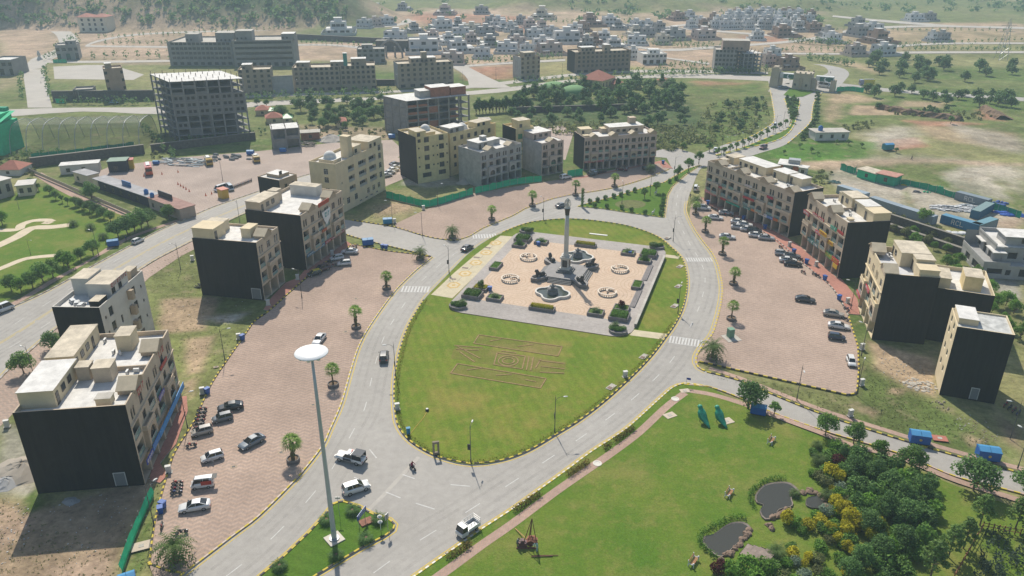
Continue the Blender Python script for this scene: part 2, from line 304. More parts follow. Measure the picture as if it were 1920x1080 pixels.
def m_lawn(name,a,b,dry=(.23,.20,.06),k=.5,mow=True,ang=.3):
 m=plain(name,.95,.1);g=NG(m);x,y,z=g.pos()
 c=g.mix(g.ramp(g.noise(.09,5,.65),.32,.68),a,b);c=g.mix(g.val('MULTIPLY',g.ramp(g.noise(.055,4,.7),.5,.72),k),c,dry)
 c=g.mix(g.val('MULTIPLY',g.ramp(g.noise(.35,4,.7),.5,.75),k*.7),c,dry)
 if mow:
  s=g.val('SINE',g.val('MULTIPLY',g.val('ADD',g.val('MULTIPLY',x,math.cos(ang)),g.val('MULTIPLY',y,math.sin(ang))),3.1));c=g.mix(1.0,c,g.ramp(s,-1,1,.95,1.05),'MULTIPLY')
 c=g.mix(1.0,c,g.ramp(g.noise(3.5,4,.7),.25,.75,.72,1.28),'MULTIPLY');g.L.new(c,g.b.inputs['Base Color'])
 bp=g.N.new('ShaderNodeBump');bp.inputs['Strength'].default_value=.7;bp.inputs['Distance'].default_value=.12;g.L.new(g.noise(5,3),bp.inputs['Height']);g.L.new(bp.outputs[0],g.b.inputs['Normal'])
 return m
ASPH=m_asphalt()
PAVER=m_paver('paver_pink',(.405,.295,.23),(.335,.256,.208),.95,.15,.7)
PAVER_R=m_paver('paver_pink_row',(.405,.298,.235),(.338,.262,.214),.95,-.25,.7)
PAVER_FAR=m_paver('paver_pale',(.36,.28,.235),(.41,.335,.285),1.4,.5,.4)
PATHB=m_paver('path_brick',(.42,.27,.21),(.36,.27,.215),.45,.9,1.0)
REDP=m_paver('red_brick',(.36,.155,.115),(.41,.21,.165),.4,.2,1.0)
LAWN=m_lawn('lawn_island',(.10,.165,.018),(.155,.195,.025),(.27,.21,.06),.75)
LAWN2=m_lawn('lawn_park',(.075,.15,.016),(.13,.18,.026),(.25,.205,.07),.65,False)
LAWN3=m_lawn('lawn_bright',(.06,.135,.014),(.09,.155,.02),(.2,.18,.06),.12,True,1.2)
CONC=mat('concrete',(.42,.39,.34),.9,.18,.4,fine=.08)
CREAM=mat('cream_paving',(.55,.46,.33),.9,.1,.5)
KY,KB=paint((.52,.40,.05),.8),paint((.05,.045,.04),.8)
WHITEL,YELL=mat('line_white',(.52,.505,.48),.8,.15,1.5),mat('line_yellow',(.55,.40,.06),.8,.15,1.5)
def sheet(name,pts,m,z,sm=True,step=2.5,world=False,closed=True):
 P=[Vector(p)for p in pts]if world else gl(pts)
 if sm:P=smooth_line(P,True,step)
 b=MB();b.poly(P,z);return struct(name,b,m)
def slab(name,pts,m,z0,z1,sm=False,step=2.5,side=None):
 P=gl(pts,z1)
 if sm:P=smooth_line(P,True,step)
 b=MB();b.prism(P,z0,z1,1,0);return struct(name,b,[m,side or CONC])
def ribbon(name,L_,R_,m,z,step=3.0):
 a,c=smooth_line(gl(L_),False,step),smooth_line(gl(R_),False,step);n=max(len(a),len(c))
 def rs(P):
  d=[0.0]
  for p,q in zip(P,P[1:]):d.append(d[-1]+(q-p).length)
  out=[];j=0
  for i in range(n):
   s=d[-1]*i/(n-1)
   while j<len(d)-2 and d[j+1]<s:j+=1
   t=(s-d[j])/max(1e-6,d[j+1]-d[j]);out.append(P[j]+(P[j+1]-P[j])*min(1,t))
  return out
 a,c=rs(a),rs(c);b=MB()
 for i in range(n-1):b.quad((*a[i],z),(*c[i],z),(*c[i+1],z),(*a[i+1],z))
 return struct(name,b,m)
KERBS=[]
def kerb(pts,closed=False,w=.26,h=.2,blk=.85,z=0.02,sm=True,colors=(KY,KB),name='kerb',world=False):
 P=list(pts)if world else gl(pts)
 if sm:P=smooth_line(P,closed,1.0)
 Q=resample(P,blk,closed);b=MB()
 for i in range(len(Q)-1):
  a,c=Q[i],Q[i+1];b.obox((a+c)/2,c-a,(c-a).length*.985,w,z,z+h,i%2)
 return struct(name,b,list(colors))
def line(pts,m,w=.15,z=.03,dash=None,sm=True,off=0.0,closed=False,name='road_marking',world=False):
 P=list(pts)if world else gl(pts)
 if sm:P=smooth_line(P,closed,1.2)
 if off:P=offset(P,off,closed)
 if closed:P=P+[P[0]]
 b=MB()
 if dash:
  Q=resample(P,.5,False);on,per=int(dash[0]*2),int(dash[1]*2);segs=[Q[i:i+on+1]for i in range(0,len(Q)-on,per)]
 else:segs=[P]
 for S in segs:
  if len(S)<2:continue
  l,r=offset(S,w/2),offset(S,-w/2)
  for i in range(len(S)-1):b.quad((*r[i],z),(*r[i+1],z),(*l[i+1],z),(*l[i],z))
 return struct(name,b,m)
ZR=.02
PAVE_L=[(300,1112),(345,1076),(440,1003),(480,973),(530,925),(570,882),(605,836),(618,808),(640,757),(655,705),(670,657),(687,622),(715,580),(745,541),(780,507),(811,482)]
PAVE_T=[(855,451),(880,443),(905,428),(960,405),(985,391),(1035,373),(1078,364),(1120,358),(1160,350),(1210,335),(1255,317)]
RIGHT_E=[(1312,318),(1298,345),(1289,378),(1287,395),(1292,410),(1302,430),(1317,452),(1335,475),(1345,496),(1351,520),(1354,540),(1352,565),(1345,597),(1335,627),(1317,649),(1306,667),(1305,681),(1311,691),(1325,698)]
GARD_E=[(1335,728),(1305,722),(1283,720),(1262,727),(1235,750),(1197,785),(1167,810),(1110,847),(1060,884),(1010,920),(960,956),(905,992),(855,1027),(777,1082),(640,1180)]
sheet('road',PAVE_L+PAVE_T+[(1262,318)]+RIGHT_E+[(1335,712)]+GARD_E,ASPH,ZR,sm=False)
ribbon('side_street',[(640,434),(655,441),(690,451),(730,461),(780,473),(812,482)],[(640,411),(660,414),(705,421),(740,427),(805,446),(858,452)],ASPH,ZR+.004)
ribbon('park_street',[(1300,689),(1325,697),(1385,714),(1440,737),(1535,775),(1640,810),(1790,855),(1920,890),(2100,945)],[(1282,722),(1335,728),(1390,748),(1440,770),(1540,806),(1685,850),(1790,893),(1920,927),(2100,985)],ASPH,ZR+.004)
ribbon('boulevard',[(1255,317),(1275,300),(1310,289),(1362,270),(1400,260),(1440,238),(1452,224),(1448,190),(1444,168),(1440,150)],[(1295,360),(1312,318),(1330,312),(1377,302),(1425,287),(1477,269),(1517,232),(1522,212),(1527,190),(1547,168),(1570,150)],ASPH,ZR+.008)
ribbon('road_behind_gate',[(1440,172),(1452,160),(1500,152),(1550,138),(1545,125),(1522,120)],[(1570,175),(1572,165),(1585,150),(1592,138),(1580,128),(1545,121)],ASPH,ZR+.012)
ribbon('lane_to_gate',[(1560,160),(1620,168),(1700,175),(1920,190)],[(1558,154),(1620,161),(1700,169),(1920,183)],ASPH,ZR+.016)
sheet('cross_street',[(1200,292),(1240,280),(1262,276),(1300,287),(1320,300),(1300,330),(1262,320),(1250,296)],ASPH,ZR+.004,sm=False)
ML=[(-160,660),(0,585),(50,564),(100,540),(175,498),(225,471),(297,433),(347,411),(400,388),(475,362),(557,333),(620,318),(717,301),(745,297),(800,290)]
MR=[(-160,800),(0,711),(25,686),(82,636),(105,617),(200,548),(267,503),(300,483),(372,446),(440,409),(500,386),(575,366),(640,348),(745,325),(800,318)]
ribbon('main_road',ML,MR,ASPH,ZR)
sheet('forecourt',[(-160,802),(0,712),(25,687),(82,637),(105,618),(200,549),(267,504),(300,484),(372,447),(400,440),(398,450),(340,480),(280,520),(240,560),(160,640),(100,700),(40,760),(0,800)],PAVER_R,.012,sm=False)
sheet('paved_lot',[(140,338),(205,313),(330,296),(480,284),(620,268),(735,262),(760,285),(745,296),(717,300),(620,317),(557,332),(475,361),(400,387),(347,409)],PAVER_FAR,.012,sm=False)
sheet('back_lot',[(990,249),(1030,236),(1065,236),(1075,250),(1060,300),(1000,290)],PAVER_FAR,.012,sm=False)
sheet('parking_lot',[(716,300),(745,296),(775,292),(770,330),(722,350)],PAVER_FAR,.028,sm=False)
_fz=[ZR]
def far(name,L_,R_):_fz[0]+=.012;return ribbon(name,L_,R_,ROADF,_fz[0],12)
ROADF=mat('far_road',(.40,.365,.32),.9,.08,.1,coord='Object')
far('highway',[(-100,226),(25,218),(175,208),(290,215),(480,200),(735,186),(880,178),(960,171),(1105,151),(1272,146),(1440,152),(1480,158)],[(-100,210),(110,202),(290,201),(480,191),(560,187),(735,181),(880,171),(960,163),(1060,150),(1172,142),(1300,138),(1440,143),(1480,145)])
far('service_road',[(300,193),(480,183),(735,174),(880,166),(960,157),(1072,143),(1185,136),(1335,137),(1440,139)],[(300,186),(480,177),(735,170),(880,160),(960,151),(1072,138),(1185,131),(1335,132),(1440,135)])
far('crossing_avenue',[(42,130),(48,170),(52,202)],[(82,130),(90,170),(98,202)])
far('curving_avenue',[(42,132),(60,110),(95,98),(108,90),(110,76),(100,62),(70,51),(0,42)],[(82,128),(92,115),(120,100),(142,85),(147,75),(125,55),(80,46),(0,36)])
far('plot_street',[(160,88),(180,80),(240,68),(330,62),(480,58),(560,56)],[(162,84),(185,75),(240,65),(330,59.5),(480,56),(560,54)])
far('plot_street',[(80,118),(200,118),(330,116)],[(80,114),(200,114),(330,112)])
far('plot_street',[(160,88),(240,89),(330,90),(420,92)],[(160,85),(240,86),(330,87),(420,89)])
far('plot_street',[(550,86),(620,86),(700,94),(780,97),(860,108)],[(550,83),(620,83),(700,89),(800,93),(870,105)])
far('plot_street',[(660,55),(740,50),(760,46),(772,42),(768,36),(740,28)],[(660,53),(735,48),(750,44),(754,40),(745,34),(725,27)])
far('plot_street',[(820,112),(870,140),(880,165)],[(850,110),(905,140),(960,165)])
far('plot_street',[(850,128),(960,120),(1060,115)],[(850,124),(960,116),(1060,111)])
far('plot_street',[(1150,82),(1240,96),(1330,92),(1440,84),(1520,76),(1560,66)],[(1150,78),(1240,92),(1330,87),(1440,80),(1520,71),(1570,60)])
far('plot_street',[(1180,70),(1240,55),(1350,40),(1400,32)],[(1175,67),(1235,52),(1345,38),(1395,30)])
far('plot_street',[(1260,54),(1440,68),(1480,74)],[(1262,51),(1445,65),(1490,71)])
far('plot_street',[(1440,102),(1600,103),(1700,101),(1920,100)],[(1440,99),(1600,100),(1700,97),(1920,96.5)])
far('plot_street',[(1640,92),(1760,84),(1920,83)],[(1640,88),(1760,80.5),(1920,80)])
far('plot_street',[(1580,62),(1660,54),(1760,51),(1920,55)],[(1580,58),(1650,50),(1760,48),(1920,51)])
far('plot_street',[(1560,32),(1680,44),(1800,52)],[(1562,29),(1690,41),(1800,49)])
far('plot_street',[(1640,40),(1740,48)],[(1650,37),(1750,45)])
far('plot_street',[(0,18),(100,10),(190,3)],[(0,16),(100,8.5),(190,2)])
far('plot_street',[(1230,108),(1330,122)],[(1225,105),(1330,118.5)])
sheet('far_court',[(100,125),(160,122),(205,122),(212,140),(230,128),(270,140),(250,150),(102,148)],ROADF,.03,sm=False)
slab('plaza_paving',PAVE_L+[(780,476),(730,471),(692,463),(660,458),(640,478),(600,500),(575,522),(500,588),(478,603),(452,640),(400,716),(365,790),(328,850),(310,905),(290,985),(278,1055)],PAVER,.0,.14)
slab('plaza_paving',PAVE_T+[(1245,300),(1060,335),(1000,344),(890,362),(800,392),(740,420),(745,428),(805,444)],PAVER_FAR if 0 else PAVER,.0,.14)
slab('plaza_paving',[(1312,369),(1296,384),(1293,400)]+[(x+2,y)for x,y in RIGHT_E[4:17]]+[(1310,678),(1590,741),(1606,738),(1610,690),(1608,650),(1590,590),(1560,540),(1500,490),(1440,440),(1330,385)],PAVER_R,.0,.14)
slab('shop_walk',[(1312,369),(1330,385),(1440,440),(1500,490),(1560,540),(1592,588),(1612,590),(1608,560),(1580,525),(1530,480),(1480,448),(1400,405),(1330,372)],REDP,.0,.145)
slab('shop_walk',[(300,868),(330,832),(352,770),(350,742),(330,745),(300,800),(280,900),(300,905),(315,890)],REDP,.0,.145)
slab('shop_walk',[(504,582),(575,518),(660,458),(650,452),(574,503),(560,520),(535,530),(510,556),(494,580)],REDP,.0,.145)
slab('shop_walk',[(1055,339),(1245,300),(1262,316),(1243,314),(1235,306),(1090,334)],REDP,.0,.145)
ISL=[(883,871),(830,860),(790,842),(762,821),(745,795),(740,765),(739,730),(743,690),(752,650),(768,607),(795,562),(806,549),(840,514),(880,474),(915,449),(943,436),(985,420),(1020,414),(1065,411),(1120,415),(1180,425),(1230,443),(1260,466),(1279,486),(1287,512),(1288,540),(1281,575),(1266,607),(1245,637),(1222,667),(1190,701),(1140,747),(1090,786),(1040,817),(990,846),(940,864)]
slab('lawn',ISL,LAWN,.0,.17,True)
kerb([(x,y)for x,y in ISL[:11]],h=.24);kerb(ISL[15:]+[ISL[0]],h=.24)
line([(x,y)for x,y in ISL],YELL,.16,.032,off=.55,closed=True)
TRI=[(1084,387),(1135,392),(1185,400),(1245,408),(1248,382),(1251,366),(1260,350),(1285,328),(1313,310),(1290,317),(1247,342),(1210,352),(1160,367),(1110,380)]
slab('lawn',TRI,LAWN3,.0,.17);kerb(TRI,True,sm=False);line(TRI,YELL,.16,.036,sm=False,off=-.5,closed=True)
SW=[(360,1190),(490,1080),(530,1047),(580,1000),(610,967),(625,947),(640,941),(670,950),(697,965),(730,975),(740,985),(737,995),(720,1007),(680,1027),(630,1057),(592,1080),(400,1220)]
slab('lawn',SW,LAWN3,.0,.17);kerb(SW,True,sm=False,h=.24);line(SW,YELL,.18,.036,sm=False,off=.5,closed=True);line(SW,YELL,.18,.037,sm=False,off=-.5,closed=True)
slab('lawn',GARD_E+[(900,1300),(1500,1300),(2150,1200),(2100,1020),(1920,957),(1790,910),(1685,866),(1540,818),(1440,780),(1390,757)],LAWN2,.0,.15)
kerb(GARD_E,colors=(paint((.55,.5,.4)),KY),blk=.6,h=.2);line(GARD_E,YELL,.16,.032,off=-.5)
kerb(PAVE_L,colors=(KY,paint((.36,.27,.2))),blk=.8);line(PAVE_L,YELL,.16,.032,off=-.55)
kerb(PAVE_T,colors=(KY,paint((.36,.27,.2))),blk=.9);line(PAVE_T,YELL,.16,.036,off=-.5)
kerb(RIGHT_E[2:],colors=(KY,paint((.36,.27,.2))),blk=.8,w=.4);line(RIGHT_E[2:],YELL,.16,.036,off=-.7)
kerb([(664,459),(692,465),(730,472),(780,478),(811,484)],blk=.8,w=.22,h=.22,z=.1);kerb([(640,435),(655,442),(690,452),(730,462),(780,474),(811,482)],blk=.8);kerb([(660,413),(705,420),(740,426),(805,445),(856,452)],blk=.8)
kerb([(281,1062),(290,985),(310,905),(328,850),(365,790),(400,716),(452,640),(478,603),(500,588)],blk=.7,h=.24,z=.1)
kerb([(500,588),(575,521),(600,499),(640,477),(660,458)],blk=.8,h=.24,z=.1);kerb([(278,1057),(320,1073),(345,1076)],blk=.8,h=.24)
kerb([(1325,698),(1385,714),(1440,737),(1535,775),(1640,810),(1790,855),(1920,890),(2100,945)],blk=.9);kerb([(1283,722),(1335,728),(1390,748),(1440,771),(1540,807),(1685,851),(1790,894),(1920,928),(2100,986)],colors=(KY,paint((.5,.36,.28))),blk=.9)
kerb([(1311,679),(1440,708),(1590,742),(1606,738),(1610,690),(1608,650),(1590,592)],blk=.9,h=.26,z=.05,sm=False)
kerb([(1590,592),(1560,541),(1500,491),(1440,441),(1330,386)],blk=.9,h=.2,z=.08,colors=(CONC,KB))
for P in(ML,MR):kerb(P[1:13],blk=1.2,h=.16,w=.3,colors=(CONC,paint((.22,.16,.1))));line(P[1:13],YELL,.15,.034,off=(-.7 if P is ML else.7))
mid=[((a[0]+b[0])/2,(a[1]+b[1])/2)for a,b in zip([(-160,660),(0,585),(100,540),(225,471),(347,411),(475,362),(620,318)],[(-160,800),(20,690),(105,617),(267,503),(390,437),(520,381),(650,346)])]
line(mid,YELL,.14,.034,off=.25);line(mid,YELL,.14,.034,off=-.25,dash=(5,6))
line(mid,WHITEL,.13,.034,off=3.6,dash=(3,9));line(mid,WHITEL,.13,.034,off=-3.6,dash=(3,9))
line([(420,1084),(490,1028),(565,952),(622,880),(660,812),(683,768),(694,722),(704,681),(717,640),(733,608),(750,582),(768,556)],WHITEL,.14,.034,dash=(3,8.5))
line([(700,1075),(780,1018),(875,960),(960,905),(1090,820),(1190,745),(1262,672),(1300,600),(1316,560),(1322,520),(1313,490),(1292,455),(1270,410),(1268,385),(1275,355),(1300,325)],WHITEL,.14,.034,dash=(3,8.5))
line([(790,527),(840,484),(900,450),(960,425),(1040,398),(1080,384)],WHITEL,.12,.034,dash=(3,9))
for a,b in(((693,843),(706,859)),((664,895),(680,903)),((724,923),(751,934)),((780,944),(815,955)),((755,890),(778,898)),((845,909),(881,912))):line([a,b],WHITEL,.2,.036,sm=False)
line([(785,857),(755,890),(718,930),(685,962)],mat('road_patch',(.40,.37,.33),.9,.1),.7,.033,sm=False)
TRK=bpy.data.materials.new('tyre_track');TRK.use_nodes=True;g=NG(TRK);g.pos();tr_=g.N.new('ShaderNodeBsdfTransparent');mx_=g.N.new('ShaderNodeMixShader');g.b.inputs['Base Color'].default_value=(.13,.12,.11,1);g.L.new(g.val('MULTIPLY',g.ramp(g.noise(.25,5,.7),.35,.7),.16),mx_.inputs[0]);g.L.new(tr_.outputs[0],mx_.inputs[1]);g.L.new(g.b.outputs[0],mx_.inputs[2]);g.L.new(mx_.outputs[0],g.N['Material Output'].inputs[0])
for P_,offs in(([(420,1084),(490,1028),(565,952),(622,880),(660,812),(683,768),(694,722),(704,681),(717,640),(733,608),(750,582),(768,556),(790,527),(840,484),(900,450),(960,425),(1040,398),(1080,384)],(-2.7,-1.2,1.2,2.7)),([(700,1075),(780,1018),(875,960),(960,905),(1090,820),(1190,745),(1262,672),(1300,600),(1316,560),(1322,520),(1313,490),(1292,455),(1270,410),(1268,385),(1275,355),(1300,325)],(-2.8,-1.3,1.3,2.8)),(mid,(-5.4,-4,-2.8,-1.4,1.4,2.8,4,5.4))):
 for k_,of_ in enumerate(offs):line(P_,TRK,.55,.0245+.0006*k_,off=of_,name='tyre_track')
def zebra(a,b,n,L):
 p,q=G(*a).to_2d(),G(*b).to_2d();u=(q-p).normalized();v=Vector((-u.y,u.x));m=MB();W=(q-p).length
 for i in range(n):
  c=p+u*W*(i+.5)/n;d,e=u*W/n*.27,v*L/2
  m.quad((*(c-d-e),.036),(*(c+d-e),.036),(*(c+d+e),.036),(*(c-d+e),.036))
 for s in(-1,1):
  c=(p+q)/2+v*s*L/2;d,e=u*W/2,v*.08
  m.quad((*(c-d-e),.040),(*(c+d-e),.040),(*(c+d+e),.040),(*(c-d+e),.040))
 struct('crosswalk',m,WHITEL)
zebra((752,542),(806,543),9,3.2);zebra((1254,636),(1318,645),11,3.0);zebra((1286,487),(1336,487),11,2.4);zebra((885,444),(932,442),9,3.0)
line([(1284,738),(1270,748),(1245,768),(1197,813),(1145,852),(1100,883),(1042,923),(960,984),(905,1022),(830,1077),(700,1170)],PATHB,1.5,.165,name='footpath')
line([(1285,733),(1335,741),(1395,759),(1440,776),(1540,813),(1600,837),(1685,858),(1790,901),(1920,942),(2100,1000)],PATHB,1.3,.165,name='footpath')
line([(1330,690),(1385,708),(1440,729),(1535,766),(1640,800),(1790,846),(1920,880)],PATHB,1.2,.012,name='footpath')
line([(70,325),(110,350),(160,375),(215,395),(250,410)],PATHB,3.0,.012,name='footpath');line([(-60,600),(20,572),(110,520),(180,480),(240,447),(300,425),(340,411)],PATHB,1.8,.015,name='footpath')
slab('lawn',[(-140,600),(20,560),(95,525),(170,485),(235,440),(268,424),(225,402),(170,385),(110,358),(70,350),(0,372),(-140,390)],LAWN2,.0,.03)
def cream(pts,w):line(pts,CREAM,w,.05,name='garden_path')
cream([(-40,432),(30,431),(40,422),(62,414),(90,413),(97,416)],2.6);cream([(-20,468),(30,445),(60,428),(95,426),(130,422)],3.4);cream([(-20,512),(10,500),(50,485),(104,479)],2.2)
cream([(97,416),(92,419),(80,418)],1.5)
# ================================================================ BUILDINGS ROUND THE PLAZA
STONE=mat('stone_tan',(.50,.405,.30),.9,.12,.35,fine=.06);STONE_D=mat('stone_brown',(.40,.315,.225),.9,.12,.35,fine=.06);STONE_P=mat('stone_pink',(.46,.36,.30),.9,.12,.35,fine=.06)
CREAMW=mat('render_cream',(.60,.50,.335),.9,.1,.4,fine=.05);YELW=mat('render_yellow',(.62,.50,.27),.9,.16,.5,fine=.08);GREYW=mat('bare_concrete',(.36,.345,.325),.95,.22,.5,fine=.1)
WHITEW=mat('render_white',(.66,.64,.60),.85,.08,.3);OFFW=mat('render_offwhite',(.56,.53,.48),.9,.1,.4,fine=.05)
BLACKW=plain('bitumen_black',.7,.3);g=NG(BLACKW);tc_=g.N.new('ShaderNodeTexCoord');mp_=g.N.new('ShaderNodeMapping');mp_.inputs['Scale'].default_value=(1.6,1.6,.12);g.L.new(tc_.outputs['Object'],mp_.inputs[0]);g.P=tc_.outputs['Object']
c=g.mix(g.ramp(g.noise(1.0,5,.7,mp_.outputs[0]),.4,.75),(.008,.008,.010),(.021,.02,.021));c=g.mix(g.val('MULTIPLY',g.ramp(g.noise(.35,5,.75),.5,.75),.6),c,(.026,.025,.026));c=g.mix(g.val('MULTIPLY',g.ramp(g.noise(2.2,4,.7),.69,.76),.6),c,(.11,.105,.1));g.L.new(c,g.b.inputs['Base Color'])
ROOFW=mat('terrace_white',(.60,.58,.545),.8,.2,.5,fine=.1);ROOFT=mat('roof_slab',(.50,.435,.335),.9,.28,.5,fine=.15);ROOFC=mat('gable_tile',(.50,.42,.30),.85,.1,.8)
DARKI=mat('interior_dark',(.035,.032,.03),.9,.3,.5);REDTRIM=paint((.40,.05,.05));BRICKR=mat('red_brick_wall',(.30,.13,.085),.9,.25,.8,fine=.15)
GLASS=plain('window_glass',.12,.6);GLASS.node_tree.nodes['Principled BSDF'].inputs['Base Color'].default_value=(.028,.033,.036,1)
GLASSG=plain('rail_glass',.2,.6);GLASSG.node_tree.nodes['Principled BSDF'].inputs['Base Color'].default_value=(.17,.26,.24,1)
FRAME=paint((.10,.08,.07),.5);FRAMEW=paint((.6,.58,.55),.5);METAL=paint((.35,.36,.37),.45,.5,.4);TANKB=paint((.03,.15,.42),.5);ACW=paint((.62,.61,.58),.5)
def wall(mb,o,ex,W,z0,z1,holes,m=0,mrev=None,mback=None):
 """upright wall from o along ex (outside on its right), rectangular openings (x0,x1,z0,z1,depth)"""
 o,ex=Vector((o[0],o[1])),Vector((ex[0],ex[1])).normalized();inn=Vector((-ex.y,ex.x));mrev=m if mrev is None else mrev
 P=lambda x,z,d=0.0:(*(o+ex*x+inn*d),z)
 xs=sorted({0.0,W}|{min(max(h[0],0),W)for h in holes}|{min(max(h[1],0),W)for h in holes});zs=sorted({z0,z1}|{h[2]for h in holes}|{h[3]for h in holes})
 for a,b in zip(zs,zs[1:]):
  run=None
  for c,d in list(zip(xs,xs[1:]))+[(W+9,W+9)]:
   mx,mz=(c+d)/2,(a+b)/2
   solid=mx<W and not any(h[0]<mx<h[1]and h[2]<mz<h[3]for h in holes)
   if solid:run=(run[0],d)if run else(c,d)
   elif run:mb.quad(P(run[0],a),P(run[1],a),P(run[1],b),P(run[0],b),m);run=None
 for x0,x1,a,b,dp in holes:
  mb.quad(P(x0,a),P(x0,a,dp),P(x0,b,dp),P(x0,b),mrev);mb.quad(P(x1,a,dp),P(x1,a),P(x1,b),P(x1,b,dp),mrev)
  mb.quad(P(x0,a),P(x1,a),P(x1,a,dp),P(x0,a,dp),mrev);mb.quad(P(x0,b,dp),P(x1,b,dp),P(x1,b),P(x0,b),mrev)
  if mback is not None:mb.quad(P(x0,a,dp),P(x1,a,dp),P(x1,b,dp),P(x0,b,dp),mback)
_MC={}
def cached(key,fn):
 if key not in _MC:_MC[key]=fn()
 return _MC[key]
def q1(v):return round(v*10)/10
def win_mesh(w,h,fr,arch=False,bars=1):
 def mk():
  b=MB();t=.07
  b.box(-w/2,-w/2+t,-.04,.04,0,h);b.box(w/2-t,w/2,-.04,.04,0,h);b.box(-w/2+t,w/2-t,-.04,.04,0,t);b.box(-w/2+t,w/2-t,-.04,.04,h-t,h)
  for i in range(bars):x=-w/2+w*(i+1)/(bars+1);b.box(x-.03,x+.03,-.035,.035,t,h-t)
  if h>1.6:b.box(-w/2+t,w/2-t,-.03,.03,h*.68,h*.68+.05)
  return b.mesh('window',fr)
 return cached(('win',w,h,fr.name,bars),mk)
def pane_mesh(w,h,gm=None):
 def mk():b=MB();b.box(-w/2+.06,w/2-.06,-.012,.012,.06,h-.06);return b.mesh('pane',gm or GLASS)
 return cached(('pane',w,h,(gm or GLASS).name),mk)
def window(par,x,y,z,w,h,rz=0.0,fr=None,bars=1,name='window',gm=None):
 w,h=q1(w),q1(h);o=obj(name,win_mesh(w,h,fr or FRAME,bars=bars),par,(x,y,z),rz);obj('pane',pane_mesh(w,h,gm),o);return o
def rail(par,x,y,z,w,h=1.0,rz=0.0,m=None):
 w=q1(w);m=m or GLASSG
 def mk():b=MB();b.box(-w/2,w/2,-.015,.015,0,h-.06);b.box(-w/2,w/2,-.03,.03,h-.06,h,1);return b.mesh('balcony_rail',[m,METAL])
 return obj('balcony_rail',cached(('rail',w,h,m.name),mk),par,(x,y,z),rz)
def ac_unit(par,x,y,z,rz=0.0):
 def mk():
  b=MB();b.box(-.45,.45,-.16,.16,.08,.72);b.box(-.4,-.3,-.14,.14,0,.08,1);b.box(.3,.4,-.14,.14,0,.08,1)
  b.lathe([(.24,0),(.24,.02)],12,(0,0,0),1);n=len(b.v)-24
  for i in range(n,len(b.v)):x_,y_,z_=b.v[i];b.v[i]=(x_-.12,-.16-z_,.4+y_)
  return b.mesh('air_conditioner',[ACW,FRAME])
 return obj('air_conditioner',cached('ac',mk),par,(x,y,z),rz)
def tank_mesh(m):
 def mk():b=MB();b.lathe([(.0,0),(.55,0),(.6,.1),(.58,.3),(.6,.5),(.58,.7),(.6,.9),(.5,1.1),(.22,1.25),(.22,1.32)],14);return b.mesh('water_tank',m,True)
 return cached(('tank',m.name),mk)
def rect_box(par,name,x0,x1,y0,y1,z0,z1,m,top,over=.15,wins=()):
 b=MB();b.box(x0,x1,y0,y1,z0,z1-.2,0);b.box(x0-over,x1+over,y0-over,y1+over,z1-.2,z1,0,1)
 o=obj(name,b.mesh(name,[m,top]),par)
 for(x,z,w_,h_)in wins:window(o,x,y0-.05,z,w_,h_)
 return o
LETTERS={}
def lettering(par,x0,x1,z0,z1,y,m,seed,rz=0.0):
 """unreadable shop lettering: a row of small raised strokes"""
 rnd=random.Random(seed);b=MB();x=x0;h=z1-z0
 while x<x1-h*.5:
  w_=h*rnd.uniform(.35,.6);k=rnd.randint(0,3)
  b.box(x,x+w_*.28,y-.03,y,z0,z1)
  if k!=0:b.box(x+w_*.28,x+w_,y-.03,y,z1-h*.25,z1)
  if k>1:b.box(x+w_*.28,x+w_,y-.03,y,z0,z0+h*.25)
  if k==3:b.box(x+w_*.7,x+w_,y-.03,y,z0+h*.25,z1-h*.25)
  x+=w_+h*rnd.choice([.18,.2,.2,.5])
 if b.v:obj('lettering',b.mesh('lettering',m),par)
FH=[4.2,3.4,3.4,3.1]
def wall_door(par,x,y,w_,h_,deg):
 b=MB();b.box(-w_/2,w_/2,-.06,.0,.3,.3+h_);d_=obj('service_door',b.mesh('service_door',paint((.16,.17,.18),.6)),par,(x,y,0),R(deg))
 for a,c,e,f in((-w_/2-.1,-w_/2,.3,.3+h_),(w_/2,w_/2+.1,.3,.3+h_),(-w_/2-.1,w_/2+.1,.3+h_,.42+h_)):b=MB();b.box(a,c,-.1,.0,e,f);obj('door_frame',b.mesh('door_frame',paint((.5,.5,.48),.6)),d_)
